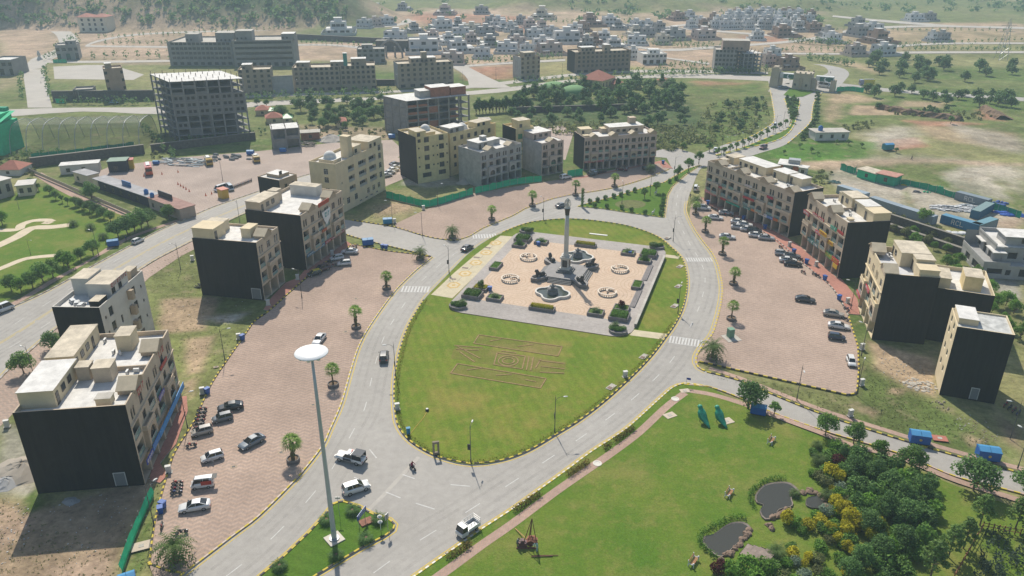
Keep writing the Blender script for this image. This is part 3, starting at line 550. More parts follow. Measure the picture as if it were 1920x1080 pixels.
def arcade(name,label,cat,O,E,zref,D,bays,side=(None,None),zp=15.0,m=STONE,md=STONE_D,roof=ROOFW,pent=(),boxes=(),signs=(),rnd=1,glass=True,group=None,acs=(),fr=None,ground=True,split=(),gables=True,shop=True,zs=1.0):
 za,zb_=zref if isinstance(zref,tuple)else(zref,zref);o,e=G(*O,za),G(*E,zb_);W=(e-o).to_2d().length;rz=math.atan2(e.y-o.y,e.x-o.x);t=thing(name,label,cat,(o.x,o.y,0),rz,group,(1,1,zs))
 rg=random.Random(rnd);L0=[0]
 for h in FH:L0.append(L0[-1]+h)
 roofz=L0[4];tot=sum(1.0 if c=='b'else 1.12 for c in bays);bw=[];x=0.0
 for c in bays:k=W/tot*(1.0 if c=='b'else 1.12);bw.append((c,x,x+k));x+=k
 holes=[];late=[]
 for i,(c,x0,x1)in enumerate(bw):
  xc,w=(x0+x1)/2,x1-x0
  if ground:
   holes.append((x0+.28,x1-.28,.15,3.6,2.4))
   if shop:
    late.append(('shop',xc,2.3,.2,w-.7,3.2))
  if c=='b':
   for f in(1,2):
    holes.append((x0+.45,x1-.45,L0[f]+.25,L0[f]+2.75,1.1));late.append(('win',xc+rg.choice([-.2,0,.2]),1.03,L0[f]+.27,w*(.45 if glass else.4),2.3));late.append(('rail',xc,.12,L0[f]+.27,w-.95))
   for s in(-1,1):
    xx=xc+s*.52;holes.append((xx-.35,xx+.35,L0[3]+.45,L0[3]+2.0,.2));late.append(('arch',xx,0,L0[3]+2.0,.7));late.append(('win',xx,.16,L0[3]+.45,.7,1.55))
  else:
   holes.append((xc-.75,xc+.75,L0[2]+.9,L0[2]+2.5,.2));late.append(('win',xc,.16,L0[2]+.9,1.5,1.6));holes.append((xc-.8,xc+.8,L0[3]+.5,L0[3]+2.2,.2));late.append(('win',xc,.16,L0[3]+.5,1.6,1.7))
   late.append(('bay',xc,x0+.1,x1-.1))
 b=MB();wall(b,(0,0),(1,0),W,0,zp,holes,0,5,4)
 sm={None:0,'black':1,'grey':2,'tan':0}
 wall(b,(W,0),(0,1),D,0,zp,[],sm[side[1]]);wall(b,(W,D),(-1,0),W,0,zp,[],0);wall(b,(0,D),(0,-1),D,0,zp,[],sm[side[0]])
 th=.22;zi=roofz+.05
 b.quad((th,th,zi),(W-th,th,zi),(W-th,D-th,zi),(th,D-th,zi),3)
 for(ax,ay,bx,by,cx,cy,dx,dy)in((0,0,W,0,W-th,th,th,th),(W,0,W,D,W-th,D-th,W-th,th),(W,D,0,D,th,D-th,W-th,D-th),(0,D,0,0,th,th,th,D-th)):
  b.quad((ax,ay,zp),(bx,by,zp),(cx,cy,zp),(dx,dy,zp),0);b.quad((dx,dy,zp),(cx,cy,zp),(cx,cy,zi),(dx,dy,zi),0)
 obj('wall',b.mesh('wall',[m,BLACKW,GREYW,roof,DARKI,m]),t)
 for xs in split:bb=MB();bb.box(xs-.12,xs+.12,.25,D-.25,zi,zp-.05);obj('party_wall',bb.mesh('party_wall',m),t)
 bb=MB();bb.box(-.06,W+.06,-.28,-.001,L0[3]-.16,L0[3]+.06);obj('cornice',bb.mesh('cornice',m),t)
 bb=MB();bb.box(-.04,W+.04,-.2,-.001,L0[1]-.1,L0[1]+.1);obj('ledge',bb.mesh('ledge',m),t)
 if ground:
  cm=MB();cm.box(-.24,.24,-.1,.4,0,3.6);cm.box(-.3,.3,-.16,.46,0,.3);cm.box(-.3,.3,-.16,.46,3.35,3.6);cme=cm.mesh('column',m)
  for x0 in[q[1]for q in bw[1:]]:obj('column',cme,t,(x0,-.02,0))
 for it in late:
  if it[0]=='win':window(t,it[1],it[2],it[3],it[4],it[5],fr=fr)
  elif it[0]=='rail'and glass:rail(t,it[1],it[2],it[3],it[4])
  elif it[0]=='shop':window(t,it[1],it[2],it[3],it[4],it[5],name='shop_window',bars=2)
  elif it[0]=='arch':
   def mk(w_=it[4]):
    a=MB();r=w_/2;n=8;pts=[(r*math.cos(math.pi*i/n),r*math.sin(math.pi*i/n))for i in range(n+1)]
    for i in range(n):a.quad((pts[i][0],-.04,pts[i][1]),(pts[i][0]*1.28,-.04,pts[i][1]*1.28),(pts[i+1][0]*1.28,-.04,pts[i+1][1]*1.28),(pts[i+1][0],-.04,pts[i+1][1]),0)
    a.add([(p[0],-.012,p[1])for p in pts],[tuple(range(n+1))],1);return a.mesh('arch_head',[m,GLASS])
   obj('arch_head',cached(('arch',it[4],m.name),mk),t,(it[1],it[2],it[3]))
  elif it[0]=='bay':
   _,xc,x0,x1=it;w_=q1(x1-x0)
   def mk():
    a=MB();z0,z1,zt=L0[1]-.05,L0[2]-.1,L0[2]+.75;r=w_*.34;n=10;zc=z0+1.5;yf=-.75
    arc=[(r*math.cos(math.pi*(1-i/n)),zc+r*math.sin(math.pi*(1-i/n)))for i in range(n+1)]
    zs=z0+.45
    a.quad((-w_/2,yf,z0),(w_/2,yf,z0),(w_/2,yf,zs),(-w_/2,yf,zs));a.quad((-w_/2,yf,zs),(-r,yf,zs),(-r,yf,zc),(-w_/2,yf,zc));a.quad((r,yf,zs),(w_/2,yf,zs),(w_/2,yf,zc),(r,yf,zc))
    top=[(-w_/2+w_*i/n,z1)for i in range(n+1)]
    a.quad((-w_/2,yf,zc),(arc[0][0],yf,zc),(top[0][0],yf,z1),(-w_/2,yf,z1-.001))
    for i in range(n):a.quad((arc[i][0],yf,arc[i][1]),(arc[i+1][0],yf,arc[i+1][1]),(top[i+1][0],yf,z1),(top[i][0],yf,z1))
    a.quad((arc[n][0],yf,zc),(w_/2,yf,zc),(w_/2,yf,z1),(top[n][0],yf,z1))
    for i in range(n):a.quad((arc[i][0],yf,arc[i][1]),(arc[i][0],yf+.5,arc[i][1]),(arc[i+1][0],yf+.5,arc[i+1][1]),(arc[i+1][0],yf,arc[i+1][1]),0)
    a.quad((-r,yf+.3,zs),(r,yf+.3,zs),(r,yf+.3,zc+r),(-r,yf+.3,zc+r),1);a.quad((-r,yf,zs),(-r,yf+.4,zs),(-r,yf+.4,zc),(-r,yf,zc));a.quad((r,yf,zs),(r,yf+.4,zs),(r,yf+.4,zc),(r,yf,zc));a.quad((-r,yf,zs),(r,yf,zs),(r,yf+.4,zs),(-r,yf+.4,zs))
    a.box(-.04,.04,yf+.24,yf+.3,zs,zc+r,2);a.box(-r,r,yf+.24,yf+.3,zc-.04,zc+.04,2)
    a.quad((-w_/2,0,z0),(-w_/2,yf,z0),(-w_/2,yf,z1),(-w_/2,0,z1));a.quad((w_/2,yf,z0),(w_/2,0,z0),(w_/2,0,z1),(w_/2,yf,z1));a.quad((-w_/2,0,z0),(w_/2,0,z0),(w_/2,yf,z0),(-w_/2,yf,z0))
    a.box(-w_/2-.08,w_/2+.08,yf-.08,0,z1,z1+.15,3);a.box(-w_/2,w_/2,yf,yf+.12,z1+.15,zt,3);a.box(-w_/2,-w_/2+.12,yf+.12,-.002,z1+.15,zt,3);a.box(w_/2-.12,w_/2,yf+.12,-.002,z1+.15,zt,3)
    return a.mesh('arched_bay',[md,GLASS,FRAME,m])
   o_=obj('arched_bay',cached(('bay',w_,m.name,md.name),mk),t,(xc,0,0))
   if glass:rail(o_,0,-.72,L0[1]+.35,w_*.68,.8)
   if gables:
    def mg():
     a=MB();hw=w_/2;zb=zp-.6;ze=zp+.35;za=zp+1.35;d0,d1=-.12,2.4
     a.add([(-hw,d0,zb),(hw,d0,zb),(hw,d0,ze),(0,d0,za),(-hw,d0,ze)],[(0,1,2,3,4)],0);a.add([(-hw,d1,zb),(hw,d1,zb),(hw,d1,ze),(0,d1,za),(-hw,d1,ze)],[(4,3,2,1,0)],0)
     a.quad((-hw,d1,zb),(-hw,d0,zb),(-hw,d0,ze),(-hw,d1,ze));a.quad((hw,d0,zb),(hw,d1,zb),(hw,d1,ze),(hw,d0,ze));a.quad((-hw,d0,zb),(-hw,.0,zb),(hw,0,zb),(hw,d0,zb))
     for s in(-1,1):
      A=[(s*(hw+.3),d0-.3,ze-.22),(s*(hw+.3),d1+.15,ze-.22),(0,d1+.15,za+.06),(0,d0-.3,za+.06)];B=[(p[0],p[1],p[2]+.14)for p in A];vs=A+B
      a.add(vs,[(0,1,2,3),(4,5,6,7),(0,1,5,4),(1,2,6,5),(3,0,4,7)],1)
     return a.mesh('gable',[md,ROOFC])
    obj('gable',cached(('gable',w_,zp,md.name),mg),t,(xc,0,0))
 for(x0,x1,y0,y1,h,wm,tm)in pent:
  wn=[(x0+.9+k*2.4,zi+.1 if k%3==0 else zi+1.0,.9 if k%3==0 else 1.3,2.1 if k%3==0 else 1.2)for k in range(int((x1-x0-.8)/2.4))]
  rect_box(t,'penthouse',x0,x1,y0,y1,zi,zi+h,wm,tm,.12,wn)
 for(x0,x1,y0,y1,h,wm,tm)in boxes:rect_box(t,'stair_tower',x0,x1,y0,y1,zi,zi+h,wm,tm,.1)
 for k,(x0,x1,z0,z1,c,lc,pr)in enumerate(signs):
  a=MB();a.box(x0,x1,-pr-.12,-pr,z0,z1);s=obj('sign_board',a.mesh('sign_board',paint(c,.5)),t)
  if lc:lettering(s,x0+.25,x1-.2,z0+(z1-z0)*.25,z0+(z1-z0)*.75,-pr-.12,paint(lc,.5),rnd*31+k)
 for(x,y,r)in acs:ac_unit(t,x,y,zi,r)
 return t,W,zi
WR,RR,GRN,YLW,BLU,ORG=(.62,.60,.58),(.36,.03,.03),(.02,.26,.16),(.60,.40,.03),(.02,.09,.32),(.55,.14,.02)
t,W,zi=arcade('arcade_building','tan arcade block with black end wall, long blue shop canopy and white roof terraces','building',(235,759),(315,618),15,15.9,'bgbbgb',('black',None),split=(12.1,),rnd=3,pent=((2.1,11.6,10.6,15.7,3.0,CREAMW,ROOFW),(12.6,23.9,11.4,15.7,3.0,CREAMW,ROOFT)),boxes=((8.6,11.4,4.6,7.4,2.7,STONE,ROOFT),(9.6,11.7,8.2,10.2,2.5,STONE,ROOFT),(18.6,22.2,4.4,6.9,3.1,CREAMW,ROOFT),(1.5,3.2,2.6,4.8,1.3,CREAMW,CONC)),signs=((3.9,7.6,3.5,4.6,(.03,.16,.42),None,.9),(7.6,23.5,3.5,4.6,(.03,.22,.52),None,.95),(12.6,15.8,7.4,8.2,(.13,.11,.36),WR,.2),(.3,3.6,3.5,4.4,(.04,.06,.3),WR,.9),(16.3,20.3,11.2,11.9,RR,None,.12)),acs=((10.8,3.0,0),(11.2,1.7,1.57),(17.6,6.2,.5),(22.6,10.2,0),(18.2,7.4,0)))
wall_door(t,-.03,3.4,1.6,2.4,-90);lettering(t,4.6,7.6,13.6,14.7,-.3,paint(RR),5);lettering(t,16.6,20.0,13.6,14.7,-.3,paint(RR),6)
t,W,zi=arcade('arcade_building','narrow tan arcade building with one gable and a large black side wall','building',(480,455),(521,425),14.7,16.2,'bgb',('black',None),zp=14.7,rnd=8,pent=((.2,5.2,10.6,16.0,3.0,CREAMW,CREAMW),),boxes=((5.4,8.6,11.5,15.8,2.6,CREAMW,ROOFT),(3.5,7.2,3.2,5.6,2.4,CREAMW,CREAMW)),fr=FRAMEW)
wall_door(t,-.03,1.8,2.2,2.6,-90)
t,W,zi=arcade('arcade_building','tan arcade building with white roof terrace, hanging white banner and red roof sign','building',(563,404),(641,357),15,16.0,'bgbbgb',('black',None),rnd=12,pent=((.3,9.0,11.6,15.8,3.0,STONE,ROOFT),),boxes=((9.2,11.8,12.6,15.0,3.2,STONE,ROOFT),(16.5,19.5,5.0,13.0,2.8,OFFW,ROOFT)),signs=((.4,9.5,3.5,4.3,(.03,.13,.22),WR,.25),(9.6,12.6,3.6,4.4,RR,WR,.25),(12.8,20.0,3.6,4.3,(.30,.05,.05),WR,.25),(8.6,13.9,14.2,15.3,(.42,.06,.02),(.35,.02,.02),.05),(8.9,11.2,7.2,8.0,RR,YLW,.2)),acs=((18.5,3.5,0),(17.5,3.8,0)))
b=MB();n=6
b.add([(9.2,-.5,12.6),(13.6,-.5,12.9),(13.3,-.55,10.4),(11.0,-.6,8.8),(9.9,-.55,10.4)],[(0,1,2,3,4)],0);b.add([(9.2,-.46,12.6),(13.6,-.46,12.9),(13.3,-.51,10.4),(11.0,-.56,8.8),(9.9,-.51,10.4)],[(4,3,2,1,0)],0)
ban=obj('banner',b.mesh('banner',paint((.68,.66,.63),.8)),t);lettering(ban,10.6,12.9,11.0,12.2,-.56,paint((.05,.28,.27)),77)
arcade('arcade_building','long tan arcade block with five gables facing the crowded car rows','building',(1327,306),(1491,358),(12.4,13.8),11.0,'bgbbgbbgbbg',(None,'black'),rnd=21,zs=.885,split=(9.2,20.9),pent=((8.2,20.0,5.2,10.8,3.2,CREAMW,ROOFW),(21.6,27.2,6.4,10.8,3.0,CREAMW,ROOFW),(27.6,32.4,7.0,10.8,2.8,CREAMW,ROOFW),(1.6,5.6,5.6,10.0,2.6,CREAMW,ROOFT)),boxes=((2.2,4.6,2.6,4.6,2.0,CREAMW,ROOFT),(24.0,26.0,2.6,4.2,1.2,CREAMW,ROOFT)),signs=((.3,5.6,3.5,4.4,(.5,.1,.1),WR,.2),(8.6,11.4,3.7,4.4,RR,None,.9),(11.4,17.6,3.5,4.1,GRN,None,1.1),(17.8,22.6,7.2,8.0,RR,None,.5),(18.2,21.5,3.6,4.4,(.03,.16,.12),WR,.2),(21.6,24.4,3.8,4.5,ORG,None,.3),(24.8,28.2,3.6,4.6,WR,RR,.2),(28.2,30.6,3.6,4.5,(.04,.13,.38),WR,.2),(30.6,32.5,3.7,4.6,ORG,RR,.2),(6.4,8.3,7.2,7.9,RR,None,.5),(27.4,29.8,10.3,11.2,(.34,.02,.04),None,.5),(17.6,20.6,11.3,11.9,WR,RR,.1)),acs=((23,4,0),(30,4.5,0)))
arcade('arcade_building','tan arcade block hung with red and yellow shop signs above parked motorcycles','building',(1517,366),(1590,417),15,11.0,'gbbgbb',(None,'black'),rnd=22,split=(10.6,),pent=((4.4,10.2,6.6,10.8,3.2,CREAMW,ROOFT),(11.0,16.4,6.8,10.8,3.0,CREAMW,ROOFW),(16.8,21.2,6.4,10.8,2.9,CREAMW,CREAMW)),boxes=((2.6,4.2,7.0,9.0,2.6,CREAMW,ROOFT),(17.0,18.4,2.0,3.2,.6,CREAMW,CREAMW)),signs=((3.9,6.6,11.0,11.7,RR,WR,.1),(7.2,10.3,11.0,11.7,RR,WR,.1),(.3,3.7,10.2,11.2,(.34,.03,.04),WR,.9),(7.4,10.2,7.2,8.1,(.45,.02,.05),WR,.4),(10.2,14.1,8.2,9.2,YLW,RR,.8),(14.3,17.5,11.0,11.9,GRN,WR,.3),(17.6,20.6,11.2,11.9,RR,None,.1),(3.8,7.2,3.6,4.6,(.05,.20,.18),WR,.3),(7.3,10.2,3.6,4.6,(.05,.12,.12),WR,.3),(14.2,17.6,3.5,4.8,(.15,.35,.10),YLW,.3),(17.6,21.2,3.5,4.8,(.45,.05,.04),YLW,.3),(14.2,17.0,6.9,7.9,YLW,RR,.3),(18.8,20.9,2.3,3.4,YLW,None,.35)),acs=((12.4,5.2,0),(3.6,5.4,0),(15,4,0)))
arcade('arcade_building','cream arcade building with L-shaped roof house and grey roof terrace','building',(1633,455),(1662,508),16,10.4,'gbbg',(None,'black'),zp=15.4,m=CREAMW,md=STONE,rnd=23,roof=mat('terrace_grey',(.52,.52,.53),.8,.1,.8,fine=.12),pent=((1.0,8.6,4.4,10.2,3.3,CREAMW,ROOFT),(8.6,11.8,6.6,10.2,3.3,CREAMW,ROOFT)),boxes=((12.4,15.8,6.4,10.2,2.6,CREAMW,CREAMW),),signs=((4.4,8.0,7.0,7.9,(.5,.03,.06),WR,.3),(.2,3.8,3.6,4.5,(.5,.03,.06),WR,.9)),acs=((4.4,3.6,0),(2.6,3.8,.3)),fr=FRAMEW)
arcade('arcade_building','unfinished bare concrete arcade building behind the green net fence','building',(901,286),(978,268),12.3,11.8,'bgbbgb',('grey','grey'),m=GREYW,md=GREYW,rnd=31,zs=.82,glass=False,shop=False,pent=((3.0,10.0,4.8,10.6,3.0,GREYW,ROOFW),(11.4,14.4,6.5,9.6,2.4,GREYW,ROOFW)),boxes=((6.6,8.4,6.6,8.4,4.6,GREYW,ROOFW),))
arcade('arcade_building','narrow pinkish three bay building with bare concrete side wall','building',(1016,269),(1057,262),11.8,14.6,'bgb',('grey','grey'),zp=14.4,m=STONE_P,md=STONE_P,rnd=32,zs=.82,glass=False,pent=((.4,8.4,6.0,14.0,3.0,STONE_P,ROOFW),),signs=((.3,8.6,3.4,4.2,(.06,.05,.05),WR,.2),),gables=True)
arcade('arcade_building','long brownish arcade block with black end wall and tall roof chimney','building',(1096,259),(1232,249),11.9,10.5,'bgbbgbbgbbg',('black',None),m=STONE_P,md=STONE_D,rnd=33,zs=.8,pent=((11.5,25.0,4.4,10.2,3.4,STONE,ROOFW),(1.0,5.4,6.4,10.2,2.8,CREAMW,CREAMW)),boxes=((9.4,12.4,7.0,10.0,2.2,STONE,CREAMW),(20.8,23.2,7.6,10.0,6.2,STONE_D,STONE),(.4,2.6,1.6,3.4,1.3,CREAMW,CREAMW)),signs=((.3,7.6,3.5,4.2,(.36,.03,.03),WR,.2),(8.0,12.5,3.5,4.2,(.09,.08,.08),WR,.2),(13.0,20.0,3.5,4.2,(.2,.18,.17),WR,.2),(2.9,5.5,13.2,13.9,STONE and(.5,.4,.3),RR,.05)))
def block(name,label,O,E,zref,D,zp,m,fronts=(),sides=((),()),sm=(0,0),roof=ROOFT,pent=(),par=.8,cat='building',extra=(),fr=None,group=None,boxes=(),glassm=None,depth=.22,back=True):
 """fronts / sides: window rows (x as share of the wall, z, w, h)"""
 o,e=G(*O,zref),G(*E,zref);W=(e-o).to_2d().length;rz=math.atan2(e.y-o.y,e.x-o.x);t=thing(name,label,cat,(o.x,o.y,0),rz,group)
 mats=[m,BLACKW,GREYW,roof,DARKI];b=MB()
 def hl(rows,L):return[(max(.05,r[0]*L-r[2]/2),min(L-.05,r[0]*L+r[2]/2),r[1],r[1]+r[3],(r[4]if len(r)>4 else depth))for r in rows]
 wall(b,(0,0),(1,0),W,0,zp,hl(fronts,W),0,0,4);wall(b,(W,0),(0,1),D,0,zp,hl(sides[1],D),sm[1],sm[1],4);wall(b,(W,D),(-1,0),W,0,zp,[],0);wall(b,(0,D),(0,-1),D,0,zp,hl(sides[0],D),sm[0],sm[0],4)
 th,zi=.2,zp-par;b.quad((th,th,zi),(W-th,th,zi),(W-th,D-th,zi),(th,D-th,zi),3)
 for(ax,ay,bx,by,cx,cy,dx,dy)in((0,0,W,0,W-th,th,th,th),(W,0,W,D,W-th,D-th,W-th,th),(W,D,0,D,th,D-th,W-th,D-th),(0,D,0,0,th,th,th,D-th)):
  b.quad((ax,ay,zp),(bx,by,zp),(cx,cy,zp),(dx,dy,zp),0);b.quad((dx,dy,zp),(cx,cy,zp),(cx,cy,zi),(dx,dy,zi),0)
 obj('wall',b.mesh('wall',mats),t)
 for rows,L,tr in((fronts,W,lambda x,d:(x,d,0.0)),(sides[1],D,lambda x,d:(W-d,x,R(90))),(sides[0],D,lambda x,d:(d,D-x,R(-90)))):
  for h in hl(rows,L):
   x,y,r=tr((h[0]+h[1])/2,h[4]-.06);window(t,x,y,h[2],h[1]-h[0],h[3]-h[2],r,fr=fr,bars=1 if h[1]-h[0]<2.2 else 3,gm=glassm)
   if len(h)>4 and h[4]>.8:x,y,r=tr((h[0]+h[1])/2,.1);rail(t,x,y,h[2],h[1]-h[0],.9,r,m=METAL)
 for(x0,x1,y0,y1,h,wm,tm)in pent:
  rect_box(t,'penthouse',x0,x1,y0,y1,zi,zi+h,wm,tm,.1,[(x0+.9+k*2.6,zi+.9,1.2,1.2)for k in range(int((x1-x0-.6)/2.6))])
 for(x0,x1,y0,y1,h,wm,tm)in boxes:rect_box(t,'stair_tower',x0,x1,y0,y1,zi,zi+h,wm,tm,.08)
 return t,W,zi
def grid(xs,zs,w,h,d=None):return[(x,z,w,h)if d is None else(x,z,w,h,d)for z in zs for x in xs]
def dome(t,x,y,z,r):
 b=MB();b.lathe([(r*1.08,0),(r*1.08,.3),(r,.3)]+[(r*math.cos(a),.3+r*math.sin(a))for a in[math.pi/2*i/7 for i in range(1,7)]]+[(.02,.3+r)],20);obj('dome',b.mesh('dome',WHITEW,True),t,(x,y,z))
t,W,zi=block('office_building','off-white office building with black end wall and cluttered roof beside the main road',(185,573),(266,504),15,9.2,14.6,OFFW,fronts=grid((.2,.72),(4.4,8.0,11.2),1.5,1.9)+grid((.08,.9),(4.6,8.2,11.4),.6,.7)+grid((.38,.58),(4.4,8.0),.7,1.7)+[(.3,1.0,3.0,2.2),(.7,1.0,3.0,2.2)],sm=(1,0),roof=ROOFW,pent=((5.4,12.2,.3,5.0,3.2,OFFW,ROOFT),),boxes=((1.0,4.0,.5,2.4,1.6,BLACKW,ROOFT),(7.0,12.0,5.4,8.8,3.6,OFFW,ROOFT),(14.0,16.8,.6,2.4,2.2,STONE_D,ROOFT)))
lettering(t,5.8,11.8,zi+2.3,zi+3.1,.2,paint(RR),9)
for k in range(3):
 b=MB();b.box(-.9,.9,-.5,.5,0,.5);b.box(-.7,.7,-.4,.4,.5,.7);obj('rooftop_unit',b.mesh('rooftop_unit',METAL),t,(1.8+k*.9,4.6+k*1.3,zi),.4*k)
for k in(2,8,13):b=MB();b.box(-.5,.5,-1.1,0,0,2.0);obj('box_shade',b.mesh('box_shade',STONE_D),t,(W*.6,-.01,4.6+3.4*(k//5)))
t,W,zi=block('apartment_building','beige apartment house with balconies and a white roof dome',(628,308),(717,268),16,9.4,16.0,CREAMW,fronts=grid((.3,),(5.2,8.4,11.6),3.4,2.0,1.0)+grid((.53,),(5.2,8.4,11.6),4.4,2.0,1.0)+grid((.75,),(5.2,8.4,11.6),4.2,2.0,1.0)+grid((.92,),(5.0,8.2,11.4,14.0),1.7,1.9)+grid((.62,.74,.86),(2.0,),1.6,1.8)+grid((.2,.36),(2.0,),1.8,2.0)+grid((.1,),(4.0,9.0),.6,.7)+grid((.45,.57,.68,.8),(.7,),1.5,.5),sides=(grid((.62,),(3.0,6.4,9.8,12.4),1.6,1.8),()),roof=ROOFW,pent=((19.5,27.2,.2,8.4,3.0,CREAMW,ROOFT),(12.5,16.5,1.2,6.2,3.0,CREAMW,ROOFT)),boxes=((9.6,11.8,1.4,4.2,6.8,CREAMW,CREAMW),(2.0,6.4,2.0,7.2,1.2,CREAMW,ROOFW)),fr=FRAMEW)
dome(t,4.2,4.6,zi+1.2,1.9);dome(t,14.6,5.6,zi+3.0,1.6)
t,W,zi=block('apartment_building','yellow apartment house with two white roof domes and a dark side wall',(784,345),(843,334),0,13.5,16.2,YELW,fronts=grid((.32,.78),(4.6,7.8,11.0,14.0),1.9,1.8)+grid((.08,.52,.65,.95),(5.6,8.8,12.0),.6,.6)+[(.3,1.9,3.4,1.6),(.78,2.0,2.8,1.6)]+[(.1,14.2,1.2,1.2)],sm=(1,0),pent=((.3,4.0,.2,6.0,2.6,YELW,ROOFT),),boxes=((4.8,8.6,2.0,8.0,1.4,YELW,ROOFT),))
dome(t,6.6,5.6,zi+1.4,1.7)
t,W,zi=block('apartment_building','yellow and grey flats wedged behind the bare concrete building',(846,330),(930,306),0,8.5,15.2,YELW,fronts=grid((.1,.25,.4,.55,.7,.85),(12.2,),1.5,1.6)+grid((.1,.25),(3,6,9),1.2,1.5),pent=((0.2,7.0,.2,5.4,2.6,GREYW,ROOFW),(13.5,20.5,.4,5.0,2.2,YELW,ROOFT)))
dome(t,10,4.5,zi,2.0)
block('black_building','small dark-sided building with white roof behind the bannered arcade',(523,338),(556,326),12,8.6,12.0,STONE_D,fronts=grid((.35,.75),(2.6,5.6,8.6),1.2,1.6),sm=(1,0),roof=ROOFW,par=.25,pent=((2.0,6.5,2.0,6.8,1.0,STONE_D,ROOFW),))
t,W,zi=block('tan_building','slim tan building with black near wall and pale broken roof, at the right edge',(1785,577),(1795,612),14.5,9.2,14.5,CREAMW,fronts=grid((.28,.68),(3.6,7.0,10.4,12.6),1.3,1.3),sm=(0,1),roof=mat('raw_roof',(.45,.45,.43),.9,.3,.7,fine=.15),par=.3,boxes=((.4,6.2,.4,3.6,1.2,CREAMW,ROOFW),),fr=FRAMEW)
wall_door(t,W+.03,5.6,1.2,2.3,90)
block('rear_annexe','lower annexe with black end wall and white terrace behind the cream arcade building',(1738,498),(1747,543),11.6,11.5,12.2,CREAMW,sm=(0,1),roof=ROOFW,par=.9,pent=((6.0,12.0,.3,3.4,2.6,CREAMW,ROOFT),),boxes=((5.6,10.8,6.0,9.4,3.2,YELW,ROOFT),))
block('apartment_building','yellow block with green window tints and dark side wall between bare concrete neighbours',(967,318),(1000,312),0,9.0,15.0,YELW,fronts=grid((.25,.75),(5,8,11),1.9,1.9),sm=(1,0),pent=((1.4,6.4,.3,5.0,3.4,YELW,ROOFT),),glassm=paint((.06,.25,.12),.3))
# ================================================================ BUILDINGS FARTHER BACK
def hgt(base,ty):
 b=G(*base);lo,hi=0.0,79.0
 for _ in range(40):
  mid_=(lo+hi)/2
  if PX((b.x,b.y,mid_))[1]>ty:lo=mid_
  else:hi=mid_
 return lo
FRAMEC=mat('frame_concrete',(.235,.228,.22),.95,.2,.4,fine=.1)
def frame(name,label,O,E,D,H,nf,bx,by,infill=(),m=None,starters=True,roofm=None,wallm=None,side_solid=False,skew=0.0):
 """bare reinforced-concrete frame: slabs, columns, infill panels (floor, bay, kind)"""
 m=m or FRAMEC;o,e=G(*O),G(*E);W=(e-o).to_2d().length;rz=math.atan2(e.y-o.y,e.x-o.x);t=thing(name,label,'building',(o.x,o.y,0),rz);fh=H/nf
 n0=len(bpy.data.objects);b=MB();b.box(-.3,W+.3,-.3,D+.3,-.15,.15);sl=b.mesh('slab',m);b2=MB();b2.box(-.3,W+.3,-.3,D+.3,-.15,.15,0,1);sr=b2.mesh('slab',[m,roofm or ROOFW])
 for f in range(1,nf+1):obj('slab',sr if f==nf else sl,t,(0,0,f*fh))
 c=MB();c.box(-.3,.3,-.3,.3,0,H-.15);cm=c.mesh('column',m);s=MB();s.box(-.12,.12,-.12,.12,0,1.3);sm_=s.mesh('starter_bars',paint((.16,.11,.08)))
 for i in range(bx+1):
  for j in range(by+1):
   if i in(0,bx)or j in(0,by):
    obj('column',cm,t,(i*W/bx,j*D/by,0))
   if starters:obj('column_stub',sm_,t,(i*W/bx+.1,j*D/by,H+.15))
 core=MB();core.box(W*.3,W*.7,D*.35,D*.75,.1,H-.2);core.box(W*.02,W*.98,D*.5,D*.52,.1,H-.2);core.box(W*.48,W*.5,D*.06,D*.94,.1,H-.2);obj('core_wall',core.mesh('core_wall',m),t)
 bw=W/bx-.6;
 for f,i,k in infill:
  h_=fh-.3
  def mk(k=k):
   a=MB()
   if k=='win':wall(a,(-bw/2,0),(1,0),bw,0,h_,[(bw*.12,bw*.40,.7,h_*.78,.2),(bw*.56,bw*.86,.7,h_*.78,.2)],0,0,1)
   elif k=='low':a.box(-bw/2,bw/2,0,.2,0,1.0)
   else:a.box(-bw/2,bw/2,0,.2,0,h_)
   return a.mesh('infill_panel',[(wallm or m),DARKI])
  obj('infill_panel',cached(('inf',name,label[:12],k),mk),t,((i+.5)*W/bx,0.02,f*fh+.15))
 if side_solid:
  a=MB();a.box(-.02,.2,.4,D-.4,.15,H-.2);obj('side_wall',a.mesh('side_wall',m),t)
 if skew:
  done=set()
  for c_ in t.children:
   c_.location.x+=skew*c_.location.y
   if c_.data.name not in done and c_.name.split('.')[0]in('slab','core_wall','side_wall'):
    done.add(c_.data.name)
    for v_ in c_.data.vertices:v_.co.x+=skew*v_.co.y
 return t,W
T1H=hgt((338,267),154)
t,W=frame('concrete_tower','tall bare concrete tower frame with pale top slab under construction',(338,267),(470,258),22,T1H,9,6,4,[(f,i,'win')for f in(4,5,6)for i in range(6)]+[(2,0,'win'),(1,1,'full'),(7,0,'low'),(7,2,'low'),(8,1,'low')],wallm=mat('block_infill',(.19,.185,.18),.95,.15,.6),skew=-.42)
t,W=frame('concrete_building','unfinished five storey building with red brick infill and concrete side wall',(766,257),(880,243),15,hgt((766,257),190),5,6,3,[(f,2,'full')for f in(1,3)]+[(f,4,'low')for f in(0,2,3)]+[(f,i,'low')for f in(1,2,3,4)for i in(0,1)],wallm=BRICKR,side_solid=True,starters=False,skew=-.3)
H_=hgt((766,257),190)
rect_box(t,'penthouse',W*.25,W*.5,3,9,H_+.15,H_+3.0,GREYW,ROOFW);rect_box(t,'penthouse',W*.42,W*.72,2,9,H_+.15,H_+4.2,BRICKR,ROOFW);rect_box(t,'penthouse',W*.74,W*.99,2,9,H_+.15,H_+3.6,BRICKR,ROOFW)
